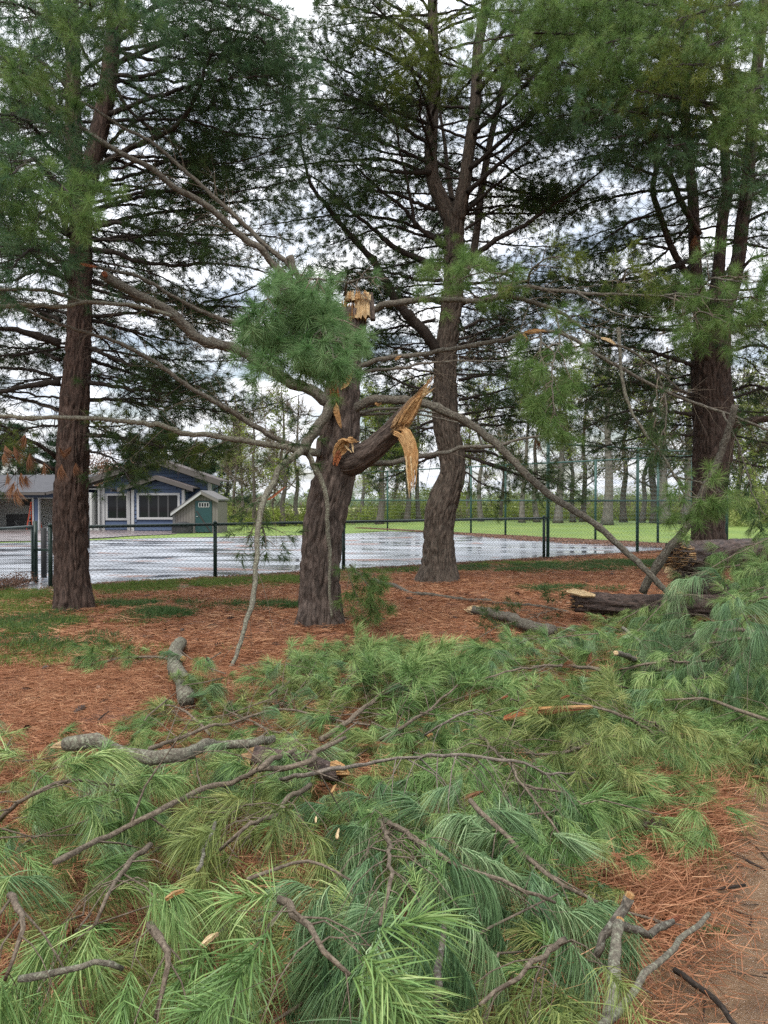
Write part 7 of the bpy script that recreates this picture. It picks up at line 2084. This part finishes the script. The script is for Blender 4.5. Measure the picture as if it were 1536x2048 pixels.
fallen_limb([(748, 1160, .06), (790, 1172, .06), (830, 1185, .05), (900, 1193, .05), (1000, 1204, .06), (1080, 1214, .05), (1140, 1226, .04)], .040, .022, 'limb', 'long thin limb lying on the brown needle bed behind the heap', k=0, dead=True)
fallen_limb([(948, 1220, .08), (1005, 1236, .10), (1060, 1250, .12), (1105, 1262, .12)], .055, .07, 'limb', 'torn limb with bright split yellow ends left of the big log', k=0, cut=(('s', 'wood_pale', 'torn'),), cutlen=.28)
fallen_limb([(700, 1760, .1), (620, 1720, .12), (560, 1735, .1), (490, 1760, .08)], .003, .005, 'twig', 'brown curved twig in the lower middle of the heap', add=.1)
fallen_limb([(430, 1645, .12), (415, 1690, .14), (395, 1740, .12)], .006, .005, 'limb_lichen', 'short pale stick standing up left of the middle of the heap', add=.1)
fallen_limb([(520, 1540, .14), (610, 1525, .2), (640, 1500, .22), (690, 1475, .24)], .012, .010, 'twig', 'grey stick lying over the dark split log chunk', add=.15, dead=True)
fallen_limb([(1250, 1700, .02), (1330, 1760, .02), (1400, 1780, .02), (1490, 1770, .02)], .008, .006, 'twig_dark', 'thin dark stick on the mud beside the brown needle drift', k=0)
fallen_limb([(1440, 1690, .015), (1480, 1715, .015), (1530, 1740, .015)], .006, .005, 'twig_dark', 'thin dark twig half sunk in the muddy track', k=0)
fallen_limb([(1350, 1940, .03), (1420, 1990, .03), (1480, 2060, .02)], .010, .008, 'twig_dark', 'dark bent stick in the bottom right corner', k=0)
# big logs at right
def log(pts, r0, r1, label, seed, knot=True):
    pts = np.asarray(pts)
    t = thing('fallen_log', tuple(pts[0] - [0, 0, r0]), label, 'log')
    mb = MB(); trunk_mesh(mb, pts, np.linspace(r0, r1, len(pts)), k=48, step=.03, seed=seed, depth=.045)
    mb.build('bole', M['log_bark'], t, True)
    return t
L1 = np.array([P(1150, 1204, 9.6), P(1215, 1208, 9.5), P(1290, 1212, 9.3), P(1370, 1214, 9.1), P(1480, 1216, 8.9)])
lg = log(L1, .145, .165, 'dark barky log with a pale split left end lying on brown needles', 61)
L1O = lg
d = norm(L1[0] - L1[1])
L1D = d
mb = MB(); mb.strip(PL([(1133, 1184), (1145, 1183), (1165, 1187), (1190, 1192)], 9.42, 9.40), [.03, .075, .08, .03], .03, side=np.array([.1, .6, .7]), jag=.15, rng=N)
mb.build('split_wood', M['wood_pale'], lg)
L2 = np.array([P(1352, 1112, 9.6), P(1400, 1110, 9.9), P(1460, 1106, 10.3), P(1540, 1100, 10.9), P(1640, 1094, 11.6)])
lg = log(L2, .215, .17, 'thick split log end at right, raised on wreckage before the many-stemmed pine', 62)
d = norm(L2[0] - L2[1])
def torn_end(lg, p0, d, rad, n, mats, lo, hi, inset, thin=(.008, .022)):
    for mi, mt in enumerate(mats):
        mb = MB()
        for j in range(n // len(mats)):
            aa = N.uniform(0, 6.283); rr_ = rad * math.sqrt(N.uniform(0, 1))
            e1 = norm(np.cross(d, UP)); e2 = np.cross(e1, d)
            o_ = p0 + e1 * rr_ * math.cos(aa) + e2 * rr_ * math.sin(aa)
            ln_ = N.uniform(lo, hi) + (hi * 1.1 if N.uniform() < .10 else 0)
            q = np.array([o_ - d * inset, o_, o_ + d * ln_ + N.normal(0, .008, 3)])
            mb.strip(crom(q, 6), np.array([1, 1, 1, .9, .7, .15]) * N.uniform(*thin), np.linspace(.022, .006, 6), side=N.normal(size=3), jag=.35, rng=N)
        mb.build('torn_end', M[mt], lg)
torn_end(lg, L2[0], d, .19, 210, ('wood_grey', 'wood', 'wood', 'wood_grey', 'log_bark'), -.03, .10, .14)
# broken butt lying under it
L3 = np.array([P(1372, 1150, 10.0), P(1390, 1166, 9.8), P(1412, 1180, 9.6), P(1440, 1192, 9.4)])
lg = log(L3, .19, .17, 'dark bark-covered butt under the raised split log', 63)
for px in ((1337, 1140), (1342, 1150)):
    mb = MB(); mb.strip(PL([(px[0] + 18, px[1] - 6), px, (px[0] - 8, px[1] + 5)], 9.62, 9.58), [.07, .08, .02], [.05, .04, .01], side=np.array([0, .2, 1.0]), jag=.2, rng=N); mb.build('split_wood', M['wood_pale'], lg)
torn_end(L1O, L1[0], L1D, .125, 150, ('log_bark', 'wood_grey', 'log_bark'), -.02, .06, .10)
# bark strip and chips
t = thing('bark_strip', tuple(onheap(1010, 1432)), 'long orange bark strip lying flat between the green boughs', 'bark strip')
mb = MB(); mb.strip(crom(HP([(1008, 1437), (1050, 1426), (1110, 1419), (1180, 1415)], 1, .12), 14), np.interp(np.linspace(0, 1, 14), [0, .3, .7, 1], [.04, .075, .05, .015]), .012, side=np.array([0, 1, .25]), jag=.25, rng=N); mb.build('strip', M['wood_red'], t)
mb = MB(); mb.strip(crom(HP([(1040, 1424), (1100, 1416), (1185, 1413)], 1, .13), 10), np.full(10, .018), .01, side=np.array([0, 1, .25]), jag=.2, rng=N); mb.build('splinter', M['wood'], t)
CH = [(668, 1578, .10, 'wood', 'split tan chip below the dark split log chunk', (.3, -1)), (632, 1640, .05, 'wood_pale', 'tiny pale chip standing among needles below the tan chip', (0, -1)),
      (676, 1668, .08, 'wood_pale', 'narrow pale chip right of the tiny one', (.1, -1)), (420, 1880, .09, 'wood_pale', 'whitish chip in the lower left needles', (.7, -.7)),
      (350, 1790, .10, 'wood', 'tan sliver beside the dark broken stubs', (1, -.5)), (1385, 1525, .05, 'wood_pale', 'small pale chip above the needle drift', (.3, -1)),
      (1130, 1395, .12, 'wood_red', 'reddish bark flake above the long orange strip', (1, -.2)), (240, 1520, .07, 'wood_pale', 'pale star-shaped chip below the curved grey limb', (1, .2)),
      (470, 1345, .10, 'wood_pale', 'yellow sliver at the foot of the hanging lichen limb', (.5, -1)), (145, 1455, .09, 'wood', 'tan flake above the torn end of the curved grey limb', (.2, -1)),
      (860, 1470, .08, 'wood', 'tan chip left of the arched thin bough', (1, -.3)), (1010, 1395, .09, 'wood_red', 'reddish sliver left of the bark flake', (1, -.4))]
for px, py, L, mt, lb, dr_ in CH:
    p = onheap(px, py, 1, .14)
    t = thing('wood_chip', tuple(p), lb, 'wood chip', 'torn chips scattered over the heap')
    dv = np.array([dr_[0], -dr_[1] * .6, .35]); dv = norm(dv); L *= .45
    mb = MB(); mb.strip(crom([p - dv * L / 2, p + [0, 0, .004], p + dv * L / 2], 6), np.array([.5, .9, 1, .95, .7, .15]) * .26 * L, .008, side=np.cross(dv, UP), jag=.35, rng=N); mb.build('chip', M[mt], t)
# dark sawn stubs in the heap
for px, py, lb in ((430, 1790, 'yellow-barked short stub in the lower left of the heap'), (485, 1745, 'thick short stub with a ragged top near the middle of the heap')):
    fallen_limb(None, .006, .009, 'wood_grey', lb, pts=np.array([onheap(px, py, 1, .14), onheap(px + 6, py + 20, 1, .09), onheap(px + 14, py + 50, 1, .02)]), cut=(('s', 'wood_red', 'torn'),), cutlen=.03)

# pine cones on the needle bed
def cone_mesh():
    mb = MB(); n = 0
    ax = np.linspace(0, 1, 9)
    mb.tubes(np.stack([ax * .11 - .055, ax * 0, ax * 0], 1), .010 + .008 * np.sin(ax * 3.1), 7)
    rg = np.random.default_rng(5)
    for i in range(44):
        u = i / 43; a = i * 2.4
        r = .014 + .014 * math.sin(u * 3.0 + .15)
        c0 = np.array([u * .11 - .055, 0, 0]); o_ = np.array([0, math.cos(a), math.sin(a)])
        tip = c0 + o_ * r + np.array([.010, 0, 0]); s_ = np.cross(o_, [1, 0, 0]) * .007
        mb.add([c0 + s_ * .5, c0 - s_ * .5, tip - s_, tip + s_, tip + np.array([.004, 0, 0]) + o_ * .004], [(0, 1, 2, 3)], [(3, 2, 4)])
    return mb
M['cone'] = mat_flat('cone_scales', (.055, .032, .022), .6, var=.5, scale=60)
CONES = [(600, 1165), (545, 1225), (470, 1240), (505, 1275), (430, 1250), (395, 1225), (372, 1262), (560, 1292), (610, 1240), (500, 1220), (335, 1262), (300, 1275), (250, 1240), (215, 1262), (180, 1300), (120, 1280), (95, 1340), (60, 1375), (210, 1400), (150, 1420), (60, 1455), (30, 1490), (520, 1330), (575, 1320), (720, 1205), (760, 1240), (790, 1215), (840, 1222), (980, 1178), (1040, 1190), (1100, 1170), (820, 1200), (540, 1265), (445, 1290), (385, 1205), (325, 1225), (420, 1175), (290, 1195), (905, 1235), (560, 1195), (1180, 1165), (1230, 1150)]
cm = None
for i, (px, py) in enumerate(CONES + [(1298, 1662)]):
    q = G(px + R.uniform(-8, 8) if i < len(CONES) else px, py, .02 if i < len(CONES) else .09)
    if cm is None:
        mb = cone_mesh(); o = mb.build('pine_cone', M['cone'], None, True); cm = o
    else:
        o = cm.copy(); C.objects.link(o)
    z = float(ground_z(q[0], q[1])) + .022
    o.location = (q[0], q[1], z if i < len(CONES) else .11)
    s_ = R.uniform(.75, 1.25)
    o.scale = (s_, s_, s_); o.rotation_euler = (R.uniform(0, 6), R.uniform(-.2, .2), R.uniform(0, 6))
    tag(o, 'dark fallen pine cone on the brown needle bed', 'pine cone', 'pine cones on the needle bed')
o.location = (q[0], q[1], .11); o.rotation_euler = (.3, .1, .15); o.scale = (1.3,) * 3
tag(o, 'large wet pine cone with white resin tips on the needle drift', 'pine cone')
